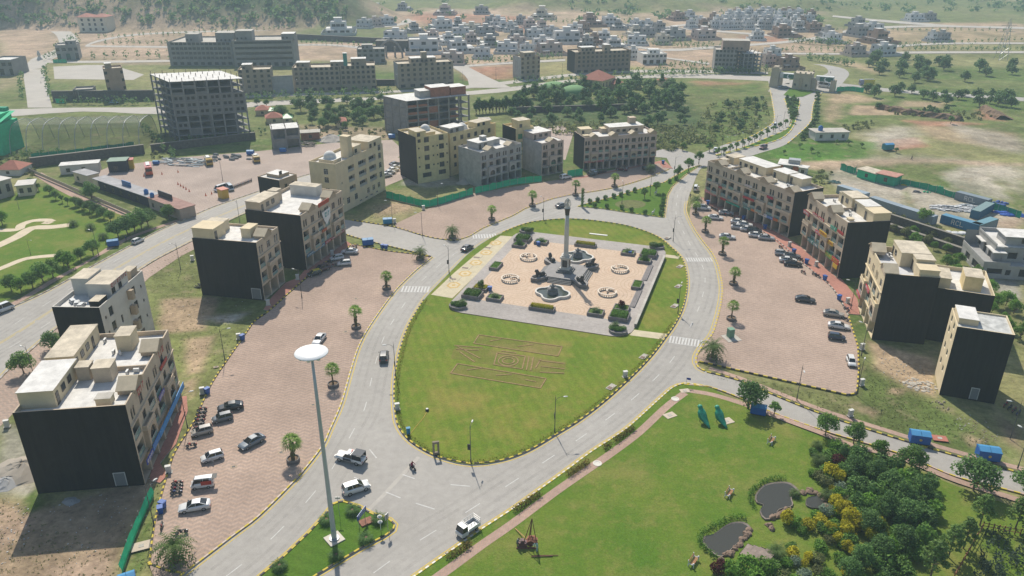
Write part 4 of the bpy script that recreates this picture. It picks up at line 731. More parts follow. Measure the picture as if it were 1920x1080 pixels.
frame('concrete_house','small two storey concrete frame beside the dirt lot',(514,281),(564,277),9,hgt((514,281),243),2,2,2,[(0,0,'full'),(1,1,'low')])
frame('concrete_building','open six bay concrete frame near the gate road',(1392,136),(1424,135),14,hgt((1392,136),101),5,4,3,[],starters=True)
def rows(n,zs,w,h,a=.08,b=.94):return grid([a+(b-a)*i/(n-1)for i in range(n)],zs,w,h)
def fs(H,n,off=1.0):return[off+H/n*k for k in range(n)]
def far_block(label,O,E,ytop,D,m,n,nf,side=(0,0),pent=(),roof=ROOFT,w=1.5,h=1.5,name='shop_house',sidew=(),boxes=()):
 H=hgt(O,ytop);return block(name,label,O,E,0,D,H,m,fronts=rows(n,fs(H,nf)[1:],w,h)+rows(max(3,n*2//3),[.4],2.6,H/nf-1.0),sides=(sidew,()),sm=side,roof=roof,pent=pent,boxes=boxes)
GREYB=mat('weathered_grey',(.25,.24,.225),.95,.2,.2,fine=.08);TANB=mat('tan_far',(.32,.26,.19),.9,.1,.2)
far_block('huge grey unfinished hotel with stepped roof in front of the wooded ridge',(320,123),(440,123),79,30,GREYB,14,5,roof=CONC,w=2.2,h=1.7,name='hotel_building',pent=((10,18,6,14,5,GREYB,CONC),(30,42,4,14,6,GREYB,CONC)))
far_block('long grey wing of the unfinished hotel with ribbon windows',(441,126),(553,124),76,24,GREYB,12,5,roof=CONC,w=3.0,h=1.5,name='hotel_wing',pent=((2,12,4,14,6,GREYB,CONC),(30,38,4,14,4,GREYB,WHITEW)))
far_block('tan five storey shop house behind the concrete tower',(452,179),(512,177),131,12,TANB,5,5,pent=((2,7,2,8,3,TANB,ROOFW),))
far_block('long tan shop row with a green rooftop tank and a dark blue end wall',(552,172),(640,170),127,14,TANB,9,5,(1,0),pent=((2,9,3,9,3,TANB,ROOFW),(20,27,3,9,3,TANB,ROOFW)))
far_block('tan shop row standing on after the dark-ended row',(641,170),(706,168),124,14,TANB,7,5,pent=((6,14,3,9,4,TANB,ROOFW),(2,4,3,6,7,paint((.05,.25,.2)),ROOFW)))
far_block('tan shop block with pale grey gable wall by the far junction',(748,166),(851,160),120,13,TANB,9,5,(2,0),pent=((8,22,3,10,3,TANB,ROOFW),(14,17,3,6,6,TANB,ROOFT)))
far_block('narrow brown shop house with white side wall by the highway',(977,150),(1012,147),108,11,TANB,4,5,(2,0),pent=((3,10,2,8,3,TANB,ROOFT),))
far_block('long brown shop block with black end wall behind the highway',(1077,138),(1181,133),98,14,mat('brown_far',(.24,.185,.135),.9,.1,.2),12,5,(1,0),pent=((5,14,3,9,3,TANB,ROOFW),(20,24,3,7,4,TANB,ROOFW)))
far_block('grey shop block with stepped brick top near the gate road',(1338,134),(1378,135),93,16,GREYB,6,5,roof=CONC,pent=((4,20,2,12,6,mat('dull_brick',(.33,.24,.19),.9,.2,.3),CONC),))
far_block('slim brick tower house beside the valley road',(206,188),(241,185),129,10,mat('brown_brick',(.36,.25,.18),.9,.15,.3),2,4,(1,0),pent=((1,4,2,6,3,TANB,ROOFW),))
far_block('white cube house with wide windows behind the brown shop block',(1205,121),(1249,120),101,14,WHITEW,6,2,roof=ROOFW,name='white_house',w=1.8,h=1.4,pent=((5,12,3,9,3,WHITEW,ROOFW),))
far_block('dark grey half-built house at the roundabout corner',(109,114),(150,112),85,14,GREYB,4,2,roof=CONC,name='half_built_house',w=2.5,h=2.0,pent=((6,12,3,9,3,GREYB,CONC),))
far_block('half-built house with white roof at the left edge',(-16,142),(27,142),112,16,GREYB,4,2,roof=ROOFW,name='half_built_house',w=2.5,h=2.0)
far_block('grey concrete house shell by the far archway',(671,119),(722,118),92,14,GREYB,5,3,roof=CONC,name='half_built_house',w=2.0,h=1.6,pent=((3,10,3,9,3,GREYB,CONC),))
far_block('low concrete shed in the red earth plot',(141,190),(178,188),168,9,GREYB,3,1,roof=CONC,name='concrete_shed')
o,e=G(150,60),G(202,60);W=e.x-o.x;t=thing('villa','cream villa with red hipped roofs below the wooded ridge','house',(o.x,o.y,0),0)
b=MB();wall(b,(0,0),(1,0),W,0,12,[(W*x-1,W*x+1,z,z+2.2,.3)for x in(.15,.4,.6,.85)for z in(1,5,8.6)],0,0,1);wall(b,(W,0),(0,1),16,0,12,[],0);wall(b,(0,16),(0,-1),16,0,12,[],0);obj('wall',b.mesh('wall',[mat('villa_cream',(.60,.54,.43),.9,.06),DARKI]),t)
def hip(par,x0,x1,y0,y1,z,h,m):
 b=MB();k=min(x1-x0,y1-y0)/2*.9;b.add([(x0,y0,z),(x1,y0,z),(x1,y1,z),(x0,y1,z),(x0+k,(y0+y1)/2,z+h),(x1-k,(y0+y1)/2,z+h)],[(0,1,5,4),(1,2,5),(2,3,4,5),(3,0,4),(3,2,1,0)]);return obj('roof',b.mesh('roof',m),par)
TILE=mat('red_tile',(.34,.13,.09),.85,.15,.8);hip(t,-.8,W*.45,-.8,16,12,2.6,TILE);hip(t,W*.5,W+.8,-.8,16,12,2.2,TILE)
VM={'w':mat('villa_white',(.53,.525,.515),.85,.06,.2,rnd=.12),'c':mat('villa_cream2',(.56,.50,.40),.9,.06,.2,rnd=.1),'p':mat('villa_pink',(.50,.40,.35),.9,.06,.2,rnd=.1),'g':mat('villa_grey',(.33,.315,.30),.95,.12,.2,rnd=.15),'r':mat('villa_brick',(.30,.20,.15),.95,.12,.2,rnd=.1)}
def villa_variant(k):
 rg=random.Random(k);W=16.0;D=13.0;parts={}
 b=MB();h1,h2=3.6,7.0;x2=rg.choice([W,W-3.5,W-5]);xo=rg.choice([0,3.0])
 wn=[(x,x+rg.choice([1.4,2.2,2.8]),1.0,2.6,.2)for x in(1.2,5.0,8.8,12.4)];wall(b,(0,0),(1,0),W,0,h1+.3,wn,0,0,1);wall(b,(W,0),(0,1),D,0,h1+.3,[(3,5,1,2.6,.2),(8,10,1,2.6,.2)],0,0,1);wall(b,(W,D),(-1,0),W,0,h1+.3,[]);wall(b,(0,D),(0,-1),D,0,h1+.3,[(3,5,1,2.6,.2),(8,10,1,2.6,.2)],0,0,1);b.quad((0,0,h1),(W,0,h1),(W,D,h1),(0,D,h1),2)
 y0=rg.choice([0.0,1.6]);wn2=[(x,x+rg.choice([1.4,2.4]),h1+1.1,h1+2.7,.2)for x in np.linspace(.9,x2-xo-3.2,3)]
 if y0==0.0:y0=.01
 wall(b,(xo,y0),(1,0),x2-xo,h1,h2+.7,wn2,0,0,1);wall(b,(x2,y0),(0,1),D-1-y0,h1,h2+.7,[(2,4,h1+1.1,h1+2.7,.2),(6,8,h1+1.1,h1+2.7,.2)],0,0,1);wall(b,(x2,D-1),(-1,0),x2-xo,h1,h2+.7,[]);wall(b,(xo,D-1),(0,-1),D-1-y0,h1,h2+.7,[(2,4,h1+1.1,h1+2.7,.2)],0,0,1);b.quad((xo,y0,h2),(x2,y0,h2),(x2,D-1,h2),(xo,D-1,h2),2)
 parts['wall']=b.mesh('wall',[VM['w'],DARKI,ROOFW])
 a=MB();mx=rg.uniform(xo+1,x2-6);a.box(mx,mx+4.5,4,9,h2,h2+2.6,0,1);a.box(mx-.3,mx+4.8,3.7,9.3,h2+2.6,h2+2.8,0,1);parts['stair_room']=a.mesh('stair_room',[VM['w'],ROOFW])
 a=MB();px_=rg.choice([.5,W-5.5]);a.box(px_,px_+5,-3.4,-.02,3.0,3.35,0,1);a.box(px_+.2,px_+.6,-3.2,-2.8,0,3.0);a.box(px_+4.4,px_+4.8,-3.2,-2.8,0,3.0);parts['porch']=a.mesh('porch',[VM['w'],ROOFW])
 a=MB()
 for x0,x1,y0,y1 in((-2.5,W+2.5,-5.2,-5.0),(-2.5,W+2.5,D+2,D+2.2),(-2.5,-2.3,-5,D+2),(W+2.3,W+2.5,-5,D+2)):a.box(x0,x1,y0,y1,0,1.9)
 parts['boundary_wall']=a.mesh('boundary_wall',[VM['w']]);return parts
VV=[villa_variant(k)for k in range(7)]
VIL=[(637,66,52,'w'),(682,53,28,'w'),(705,51,26,'p'),(728,48,26,'w'),(678,28,22,'g'),(708,23,24,'g'),(758,20,24,'g'),(835,28,34,'p'),(905,27,26,'g'),(740,78,42,'w'),(797,101,58,'w'),(832,58,42,'w'),(862,52,30,'g'),(815,77,34,'p'),(845,84,36,'w'),(885,62,34,'c'),(866,69,34,'w'),(915,67,34,'g'),(935,49,32,'w'),(950,58,30,'w'),(870,100,48,'w'),(922,89,40,'g'),(952,100,40,'w'),(848,121,42,'p'),(925,47,24,'g'),(975,46,22,'g'),(1018,36,40,'c'),(1000,53,30,'p'),(1020,56,24,'p'),(1007,73,34,'w'),(1038,70,28,'w'),(1078,63,30,'w'),(1098,60,22,'r'),(1112,50,42,'r'),(1152,49,36,'w'),(1160,56,26,'g'),(975,89,34,'p'),(1020,91,36,'w'),(1066,82,50,'w'),(1100,88,28,'g'),(1120,84,26,'r'),(1138,78,34,'w'),(1155,94,42,'w'),(1195,85,36,'w'),(1038,104,46,'p'),(970,72,26,'g'),(1198,55,28,'w'),(1222,56,26,'w'),(1245,60,28,'g'),(1197,69,34,'c'),(1220,70,28,'g'),(1270,76,42,'g'),(1328,75,40,'p'),(1275,39,26,'r'),(1301,37,26,'w'),(1192,112,28,'w'),(1620,51,30,'g'),(1722,41,30,'w'),(1748,40,22,'g'),(1530,60,26,'r'),(1566,82,34,'w'),(1560,70,30,'g'),(1627,70,40,'g'),(1662,83,46,'r'),(1645,62,36,'w'),(1612,106,34,'p'),(1667,105,38,'w'),(1772,79,26,'g'),(1755,79,22,'w'),(1478,70,40,'r'),(1500,60,26,'g'),(1452,112,30,'w'),(1486,131,38,'r'),(1445,124,22,'p'),(960,60,26,'w'),(1090,74,24,'p'),(890,82,30,'p'),(780,62,28,'g'),(905,110,30,'w'),(990,104,26,'w'),(1245,84,26,'c'),(1420,76,26,'w')]
rg=random.Random(5)
for r_,(yy,x0,x1)in enumerate(((31,1385,1500),(36,1370,1525),(42,1345,1530),(48,1320,1530),(55,1300,1500))):
 x=x0
 while x<x1:VIL.append((x+rg.uniform(-3,3),yy+rg.uniform(-1.5,1.5),rg.uniform(17,24),rg.choice('wwwwwgr')));x+=rg.uniform(16,24)
CN={'w':'white','c':'cream','p':'pinkish','g':'bare grey','r':'brown brick'};FEAT=['with wide porch and roof room','with set-back upper floor','with broad terrace and stair room','with boxy upper storey','with corner terrace','with tall stair room','with narrow upper storey']
for i,(x,y,w,c)in enumerate(VIL):
 k=i%7;p=G(x-w/2,y);q=G(x+w/2,y);s=(q.x-p.x)/16*.93;rz=rg.choice([.22,.12,-.1,.3])+rg.uniform(-.06,.06)
 t=thing('villa',f'{CN[c]} two storey villa {FEAT[k]}','house',(p.x,p.y,0),rz,'villas of the new town',(s,min(s,1.5),max(.9,min(s,1.35))))
 for nm,me in VV[k].items():obj(nm,me,t,mats=[VM[c]])
GST=mat('gate_stone',(.42,.355,.265),.9,.12,.25,fine=.08);GPAN=paint((.60,.60,.58));GGR=paint((.015,.12,.085),.5)
o,e=G(1444,161),G(1569,172);W=(e-o).to_2d().length;rz=math.atan2(e.y-o.y,e.x-o.x);k=W/125.0
t=thing('entrance_gate','stone entrance gate with towers and green crescent panels spanning the boulevard','gate',(o.x,o.y,0),rz)
def stone_tower(name,x0,x1,d,H,tap=.82,cren=True):
 b=MB();w=x1-x0;xc=(x0+x1)/2;r0=[(x0,-d/2),(x1,-d/2),(x1,d/2),(x0,d/2)];r1=[(xc+(p[0]-xc)*tap,p[1]*tap)for p in r0]
 b.loft([[(*p,0)for p in r0],[(*p,H)for p in r1]]);w2=w*tap/2
 if cren:
  b.box(xc-w2-.3,xc+w2+.3,-d*tap/2-.3,d*tap/2+.3,H,H+.5)
  for i in range(4):
   for s in(-1,1):xx=xc-w2+(2*w2-.8)*i/3;b.box(xx,xx+.8,s*(d*tap/2)-.3,s*(d*tap/2)+.3,H+.5,H+1.3)
 return obj(name,b.mesh(name,GST),t)
H1,H2=hgt((1450,162),124),hgt((1510,168),139)
a=stone_tower('gate_tower',0,17*k,8,H1*.86);rect_box(a,'turret',4*k,12*k,-2,2,H1*.86,H1*1.0,GST,GST)
c=stone_tower('gate_house',44*k,78*k,9,H2,.94);stone_tower('gate_pier',78*k,86*k,6,H2*.7,.95,False);stone_tower('gate_pier',112*k,121*k,6,H2*.72,.9,False);stone_tower('gate_pier',17*k,21*k,6,H2*.62,.95,False)
b=MB();b.box(56*k,62*k,-4.9,-4.4,0,H2*.75);obj('portal',b.mesh('portal',STONE_D),c)
for xx in(49,70):
 for zz in(.2,.62):window(c,xx*k,-4.62+zz,H2*zz,1.2,1.6)
for x0,x1 in((17*k,46*k),(84*k,116*k)):
 b=MB();b.box(x0,x1,-1.6,1.6,H2*.62,H2*.92,0);br=obj('gate_bridge',b.mesh('gate_bridge',GPAN),t)
 b=MB();b.box(x0+(x1-x0)*.24,x1-.2,-1.8,-1.62,H2*.60,H2*.88);pn=obj('flag_panel',b.mesh('flag_panel',GGR),br)
 b=MB();xc,zc,r=x0+(x1-x0)*.6,H2*.74,1.1;n=14
 A=[(xc+r*math.cos(R(50+280*i/n)),zc+r*math.sin(R(50+280*i/n)))for i in range(n+1)];Bq=[(xc+.42+r*.8*math.cos(R(62+256*i/n)),zc+.2+r*.8*math.sin(R(62+256*i/n)))for i in range(n+1)]
 for i in range(n):b.quad((A[i][0],-1.84,A[i][1]),(A[i+1][0],-1.84,A[i+1][1]),(Bq[i+1][0],-1.84,Bq[i+1][1]),(Bq[i][0],-1.84,Bq[i][1]))
 obj('crescent',b.mesh('crescent',paint((.7,.7,.7))),pn)
slab('gate_island',[(1469,178),(1482,164),(1530,171),(1505,181),(1486,182)],LAWN3,0,.2);
slab('median',[(1470,186),(1483,185),(1499,190),(1494,214),(1490,232),(1477,251),(1452,265),(1389,281),(1347,292),(1342,291),(1389,278),(1440,258),(1478,240),(1484,218),(1476,200)],LAWN3,.02,.2)
kerb([(1470,186),(1483,185),(1499,190),(1494,214),(1490,232),(1477,251),(1452,265),(1389,281),(1347,292)],colors=(YELL,CONC),blk=3,w=.5);kerb([(1342,291),(1389,278),(1440,258),(1478,240),(1484,218),(1476,200),(1470,186)],colors=(YELL,CONC),blk=3,w=.5)
kerb([(1477,269),(1517,232),(1522,212),(1527,190),(1545,170)],colors=(YELL,CONC),blk=3,w=.5);kerb([(1362,270),(1400,260),(1440,238),(1452,224),(1448,190),(1444,170)],colors=(YELL,CONC),blk=3,w=.5)
def hut(name,label,O,E,D,ytop,m,roofm,cat='building',over=.4,flat=True,wins=2,doors=()):
 H=hgt(O,ytop);o,e=G(*O),G(*E);W=(e-o).to_2d().length;t=thing(name,label,cat,(o.x,o.y,0),math.atan2(e.y-o.y,e.x-o.x));b=MB()
 hs=[(W*(i+.5)/wins-.6,W*(i+.5)/wins+.6,H*.3,H*.75,.15)for i in range(wins)];wall(b,(0,0),(1,0),W,0,H,hs,0,0,1);wall(b,(W,0),(0,1),D,0,H,[]);wall(b,(W,D),(-1,0),W,0,H,[]);wall(b,(0,D),(0,-1),D,0,H,[]);obj('wall',b.mesh('wall',[m,DARKI]),t)
 for h in hs:window(t,(h[0]+h[1])/2,.1,h[2],1.2,h[3]-h[2])
 if flat:b=MB();b.box(-over,W+over,-over,D+over,H,H+.2);obj('roof',b.mesh('roof',roofm),t)
 else:hip(t,-over,W+over,-over,D+over,H,min(W,D)*.3,roofm)
 return t,W,H
t,W,H=hut('pump_house','small white service building with a blue roof tank on the right-hand field',(1528,264),(1590,263),7,249,OFFW,CONC,wins=3);obj('water_tank',tank_mesh(TANKB),t,(3,3,H+.2),0,1.6)
t,W,H=hut('kiosk_building','grey and orange kiosk with flat white roof behind the long arcade block',(1458,322),(1494,326),7,308,GREYW,ROOFW,wins=2);b=MB();b.box(-.2,1.6,-.3,5,.2,H-.1);obj('side_panel',b.mesh('side_panel',paint((.45,.12,.04))),t);b=MB();b.box(W-1.6,W+.2,-.3,5,.2,H-.1);obj('side_panel',b.mesh('side_panel',paint((.45,.12,.04))),t);b=MB();b.box(3,7,2,5,H+.2,H+1.6);obj('rooftop_unit',b.mesh('rooftop_unit',METAL),t)
hut('guard_kiosk','little grey cabin with white lid roof by the kiosk',(1497,328),(1510,330),3,314,OFFW,ROOFW,wins=1)
hut('mansion','yellow house with dark red hipped roof among the park trees',(1128,172),(1152,164),14,152,YELW,TILE,flat=False,wins=4);hut('mansion_wing','low wing with red roof beside the yellow park house',(1152,168),(1172,166),10,158,YELW,TILE,flat=False);hut('pavilion','small cream pavilion with red roof among park trees',(1242,163),(1258,162),7,153,CREAMW,TILE,flat=False,wins=1)
for k_,(x,y)in enumerate(((1040,174),(1077,181))):
 t=thing('dome_tent',['rounded green dome roof in the park trees, the farther one','rounded green dome roof in the park trees, the nearer one'][k_],'tent',G(x,y));b=MB();b.lathe([(7.5,0),(7.5,2.6),(6.9,3.7),(5.4,4.8),(3.2,5.5),(.1,5.8)],20);obj('canopy',b.mesh('canopy',mat('tent_green',(.12,.25,.09),.8,.1),True),t)
for k_,(x0,y0,x1,y1,yt,c)in enumerate(((480,217,505,216,207,TILE),(505,217,517,216,208,paint((.08,.25,.1))),(500,233,530,231,222,TILE),(530,231,548,230,222,paint((.1,.28,.12))),(632,240,650,239,228,TILE))):
 hut('restaurant_hut',['red roofed hut at the edge of the trees','green roofed lean-to beside the red hut','red roofed hut nearest the concrete frame','green roofed hut end under the big tree','lone red roofed cabin in the shrubs'][k_],(x0,y0),(x1,y1),7,yt,CREAMW,c,flat=False,wins=1)
hut('brick_shed','long flat brick shed on the dirt lot beside the concrete frame',(565,264),(600,262),5,250,BRICKR,CONC,wins=1)
hut('brick_cabin','square concrete cabin on the grass strip behind the flats',(902,240),(920,239),5,226,GREYW,CONC,wins=1)
hut('park_office','beige flat roofed office at the left park edge',(-5,376),(28,366),12,344,mat('beige_office',(.42,.37,.31),.9,.1),OFFW,wins=2);hut('pump_room','small cream pump room on the park lawn',(35,369),(66,366),6,349,CREAMW,OFFW,wins=2)
hut('tiled_house','white house with a red tile roof at the left edge',(-6,330),(38,330),8,318,OFFW,TILE,flat=False,wins=1)
def long_shed(label,a,b_,w,h,wm,rm,name='shed'):
 p,q=G(*a),G(*b_);L=(q-p).to_2d().length;t=thing(name,label,'shed',(p.x,p.y,0),math.atan2(q.y-p.y,q.x-p.x));b=MB();b.box(0,L,0,w,0,h);obj('wall',b.mesh('wall',wm),t);b=MB();b.box(-.2,L+.2,-.3,w+.3,h,h+.18);obj('roof',b.mesh('roof',rm),t)
 for i in range(int(L/5)):window(t,2.5+i*5,-.06,.8,1.2,1.4)
 return t,L
long_shed('long white shed with pale roof at the lot corner',(115,328),(188,322),4.5,3.2,OFFW,ROOFW);DSH=mat('shed_dark',(.03,.032,.045),.7,.2);SHR=mat('shed_roof',(.34,.33,.33),.9,.2,.4)
t,L=long_shed('long dark shed with grey roof between the lot and the hedge',(178,352),(280,388),4.2,3.2,DSH,SHR);obj('water_tank',tank_mesh(TANKB),t,(L-3,1.5,3.4),0,1.2);b=MB();b.box(-.1,3.5,-.3,-.05,.1,3.1);obj('end_panel',b.mesh('end_panel',CREAMW),t);b=MB();b.box(L*.45,L*.6,2,2.4,3.3,5);obj('hoarding',b.mesh('hoarding',paint((.03,.12,.3))),t)
t,L=long_shed('brown flat shed ending at the road kerb',(281,390),(340,413),5,3.4,mat('shed_brown',(.36,.30,.25),.9,.1),mat('shed_red',(.30,.18,.15),.9,.2));obj('water_tank',tank_mesh(TANKB),t,(1,1,3.6),0,1.1);b=MB();b.box(1,9,3,3.3,3.5,5.4);obj('hoarding',b.mesh('hoarding',paint((.04,.04,.05))),t)
t,L=long_shed('cream shed end with red band beside the white shed',(141,340),(168,348),4.0,3.4,CREAMW,SHR)
t,L=long_shed('black cabin with green roof on the driving lot',(205,324),(240,322),5,4.0,DSH,paint((.09,.17,.11)),'site_cabin');t,L=long_shed('yellow kiosk with red roof beside the black cabin',(241,318),(252,317),3,3.4,paint((.5,.36,.04)),paint((.38,.06,.04)),'kiosk')
t,L=long_shed('small yellow kiosk with red roof at the lot exit',(418,374),(430,371),3,3.0,paint((.5,.34,.05)),paint((.4,.1,.05)),'kiosk')
NET=bpy.data.materials.new('net');NET.use_nodes=True;nn,ll=NET.node_tree.nodes,NET.node_tree.links;tr=nn.new('ShaderNodeBsdfTransparent');mx=nn.new('ShaderNodeMixShader');mx.inputs[0].default_value=.24;nn['Principled BSDF'].inputs['Base Color'].default_value=(.06,.07,.08,1);ll.new(tr.outputs[0],mx.inputs[1]);ll.new(nn['Principled BSDF'].outputs[0],mx.inputs[2]);ll.new(mx.outputs[0],nn['Material Output'].inputs[0])
a,c=G(20,290),G(262,283);L=(c-a).to_2d().length;t=thing('net_hall','grey netted hall with curved roof covering the small garden','net hall',(a.x,a.y,0),math.atan2(c.y-a.y,c.x-a.x));n=12;D_,Hn=26.0,10.5
arc=[(D_*i/n,Hn*min(1,(1-abs(2*i/n-1)**4)))for i in range(n+1)]
b=MB();[b.quad((0,arc[i][0],arc[i][1]),(L,arc[i][0],arc[i][1]),(L,arc[i+1][0],arc[i+1][1]),(0,arc[i+1][0],arc[i+1][1]))for i in range(n)];b.add([(L,y,z)for y,z in arc],[tuple(range(n+1))]);obj('net',b.mesh('net',NET),t)
rb=MB();rb.path([(0,y,z+.05)for y,z in arc],.12,4);rm_=rb.mesh('arch_rib',METAL)
for i in range(9):obj('arch_rib',rm_,t,(L*i/8,0,0))
TARP=mat('green_net',(.02,.46,.22),.7,.15,.8,bump=.5,bscale=2);TARPD=mat('green_net_dark',(.015,.30,.17),.7,.2,.5,bump=.5,bscale=2)
a,c=G(-40,292),G(8,292);L=c.x-a.x;t=thing('green_tarp_structure','tall structure wrapped in bright green netting at the left edge','scaffold',(a.x,a.y,0));H=hgt((20,292),222);b=MB();b.box(0,L,0,14,0,H*.8);b.add([(0,0,H*.8),(L,0,H*.8),(L,14,H),(0,14,H),],[(0,1,2,3)]);b.box(0,L*.8,6,14,H*.8,H);obj('netting',b.mesh('netting',TARP),t)
b=MB();b.box(-1,L*.7,13,15,H,H+1.4);obj('top_roll',b.mesh('top_roll',TARPD),t)
o=G(1838,520);t=thing('half_built_villa','grey half-built villa with terrace and white roof slabs at the right edge','house',(o.x,o.y,0),R(-10));GW=mat('fresh_concrete',(.33,.325,.315),.95,.12,.5,fine=.06)
b=MB();wall(b,(0,0),(1,0),16,0,3.4,[(1,4.6,1.2,2.6,.3),(5.4,6.6,1.0,2.4,.3),(8.5,12,.8,2.8,.3)],0,0,1);wall(b,(0,15),(0,-1),15,0,3.4,[(3,6,.8,2.6,.3),(8,13,.6,2.6,.3)],0,0,1);wall(b,(16,0),(0,1),15,0,3.4,[])
wall(b,(5,3),(1,0),11,3.4,7.4,[(1.2,3.4,4.3,6.0,.3),(5,8,4.2,6.2,.3)],0,0,1);wall(b,(3,15),(0,-1),11.9,3.4,7.6,[(1,3,4.2,6.0,.3),(5,7,3.5,6,.3),(8.4,10.4,3.5,6,.3)],0,0,1);wall(b,(16,3),(0,1),12,3.4,7.4,[]);wall(b,(16,15),(-1,0),16,0,7.4,[]);wall(b,(3,3.1),(1,0),2,3.4,7.4,[]);obj('wall',b.mesh('wall',[GW,DARKI]),t)
b=MB();b.box(0,16,0,15,3.4,3.55,0,0);b.box(-.1,.1,0,15,3.4,4.4);b.box(-.1,6,-.1,.1,3.4,4.4);obj('terrace',b.mesh('terrace',[GW]),t);b=MB();b.box(3,16,3,15,7.2,7.35);obj('roof_slab',b.mesh('roof_slab',ROOFW),t);rect_box(t,'roof_room',5.5,11.5,4.5,10,7.35,9.8,GW,ROOFW,.5,[(9.8,8.0,1.2,1.4)])
b=MB();b.box(2.0,5.2,1.2,6.5,6.2,6.4);obj('sunshade',b.mesh('sunshade',ROOFW),t);b=MB();b.box(2.0,3.1,9,13.5,6.2,6.4);obj('sunshade',b.mesh('sunshade',ROOFW),t)
for q in((0,0,16,0),(0,15,16,15)):pass
b=MB();b.box(3,16,14.7,15,7.35,8.3);b.box(3,3.2,3,15,7.35,8.1);obj('parapet',b.mesh('parapet',GW),t)
# ================================================================ PLANTS (library)
def leafmat(name,a,b,trans=.42):
 m=bpy.data.materials.new(name);m.use_nodes=True;N,L=m.node_tree.nodes,m.node_tree.links;bs=N['Principled BSDF'];bs.inputs['Roughness'].default_value=.7;bs.inputs['Specular IOR Level'].default_value=.25
 g=N.new('ShaderNodeNewGeometry');r=N.new('ShaderNodeValToRGB');r.color_ramp.elements[0].color=(*a,1);r.color_ramp.elements[1].color=(*b,1);L.new(g.outputs['Random Per Island'],r.inputs[0])
 oi=N.new('ShaderNodeObjectInfo');hs=N.new('ShaderNodeHueSaturation');mr=N.new('ShaderNodeMapRange');mr.inputs[3].default_value=.8;mr.inputs[4].default_value=1.2;L.new(oi.outputs['Random'],mr.inputs[0]);L.new(mr.outputs[0],hs.inputs['Value']);L.new(r.outputs[0],hs.inputs['Color']);L.new(hs.outputs[0],bs.inputs['Base Color'])
 t=N.new('ShaderNodeBsdfTranslucent');L.new(hs.outputs[0],t.inputs[0]);mx=N.new('ShaderNodeMixShader');mx.inputs[0].default_value=trans;L.new(bs.outputs[0],mx.inputs[1]);L.new(t.outputs[0],mx.inputs[2]);L.new(mx.outputs[0],N['Material Output'].inputs[0]);return m
LF_G=leafmat('leaf_green',(0.0674,0.149,0.0289),(0.205,0.36,0.0722));LF_D=leafmat('leaf_dark',(0.0558,0.13,0.0372),(0.17,0.294,0.0776));LF_B=leafmat('leaf_bright',(0.0853,0.205,0.0205),(0.188,0.341,0.0512));LF_Y=leafmat('leaf_yellow',(0.33,0.297,0.011),(0.572,0.517,0.033));LF_R=leafmat('leaf_red',(0.06,0.012,0.014),(0.14,0.03,0.03));LF_P=leafmat('leaf_palm',(0.158,0.264,0.066),(0.369,0.501,0.132));LF_PINE=leafmat('leaf_pine',(0.0906,0.172,0.0403),(0.202,0.302,0.0806));LF_GREY=leafmat('leaf_greygreen',(0.153,0.222,0.153),(0.273,0.341,0.239));LF_H=leafmat('leaf_hedge',(0.0652,0.158,0.0223),(0.149,0.278,0.0466));LF_O=leafmat('leaf_olive',(0.12,0.145,0.0512),(0.239,0.255,0.0938));LF_FAR=leafmat('leaf_far',(0.0628,0.136,0.046),(0.157,0.24,0.0837))
LF_DATE=leafmat('leaf_date',(.07,.125,.03),(.14,.21,.055));BARK=mat('bark',(.16,.12,.085),.95,.25,2.0,fine=.2);PTRUNK=mat('palm_trunk',(.14,.10,.06),.95,.35,3.0,fine=.3);SOIL=mat('soil',(.16,.11,.07),.95,.3,2)
def cloud(rs,c,rad,n,size,up=.4,shell=.55):
 """n leaf quads inside an ellipsoid, denser towards its skin"""
 d=rs.normal(size=(n,3));d/=np.linalg.norm(d,axis=1)[:,None];r=(shell+(1-shell)*rs.random(n)**.6)[:,None]*np.where(rs.random((n,1))<.8,1,rs.random((n,1)))
 p=np.array(c)+d*r*np.array(rad);nrm=d*.7+rs.normal(size=(n,3))*.6+np.array([0,0,up]);nrm/=np.linalg.norm(nrm,axis=1)[:,None]
 a=np.cross(nrm,rs.normal(size=(n,3)));a/=np.linalg.norm(a,axis=1)[:,None];b=np.cross(nrm,a);s=(size*(.6+.8*rs.random(n)))[:,None]
 return np.stack([p-a*s,p-b*s*.6,p+a*s,p+b*s*.6],1)
def leafmesh(name,quads,m):
 q=np.concatenate(quads,0);n=len(q);me=bpy.data.meshes.new(name);me.vertices.add(n*4);me.vertices.foreach_set('co',q.reshape(-1));me.loops.add(n*4);me.loops.foreach_set('vertex_index',np.arange(n*4,dtype=np.int32));me.polygons.add(n);me.polygons.foreach_set('loop_start',np.arange(0,n*4,4,dtype=np.int32));me.update(calc_edges=True);me.materials.append(m);return me
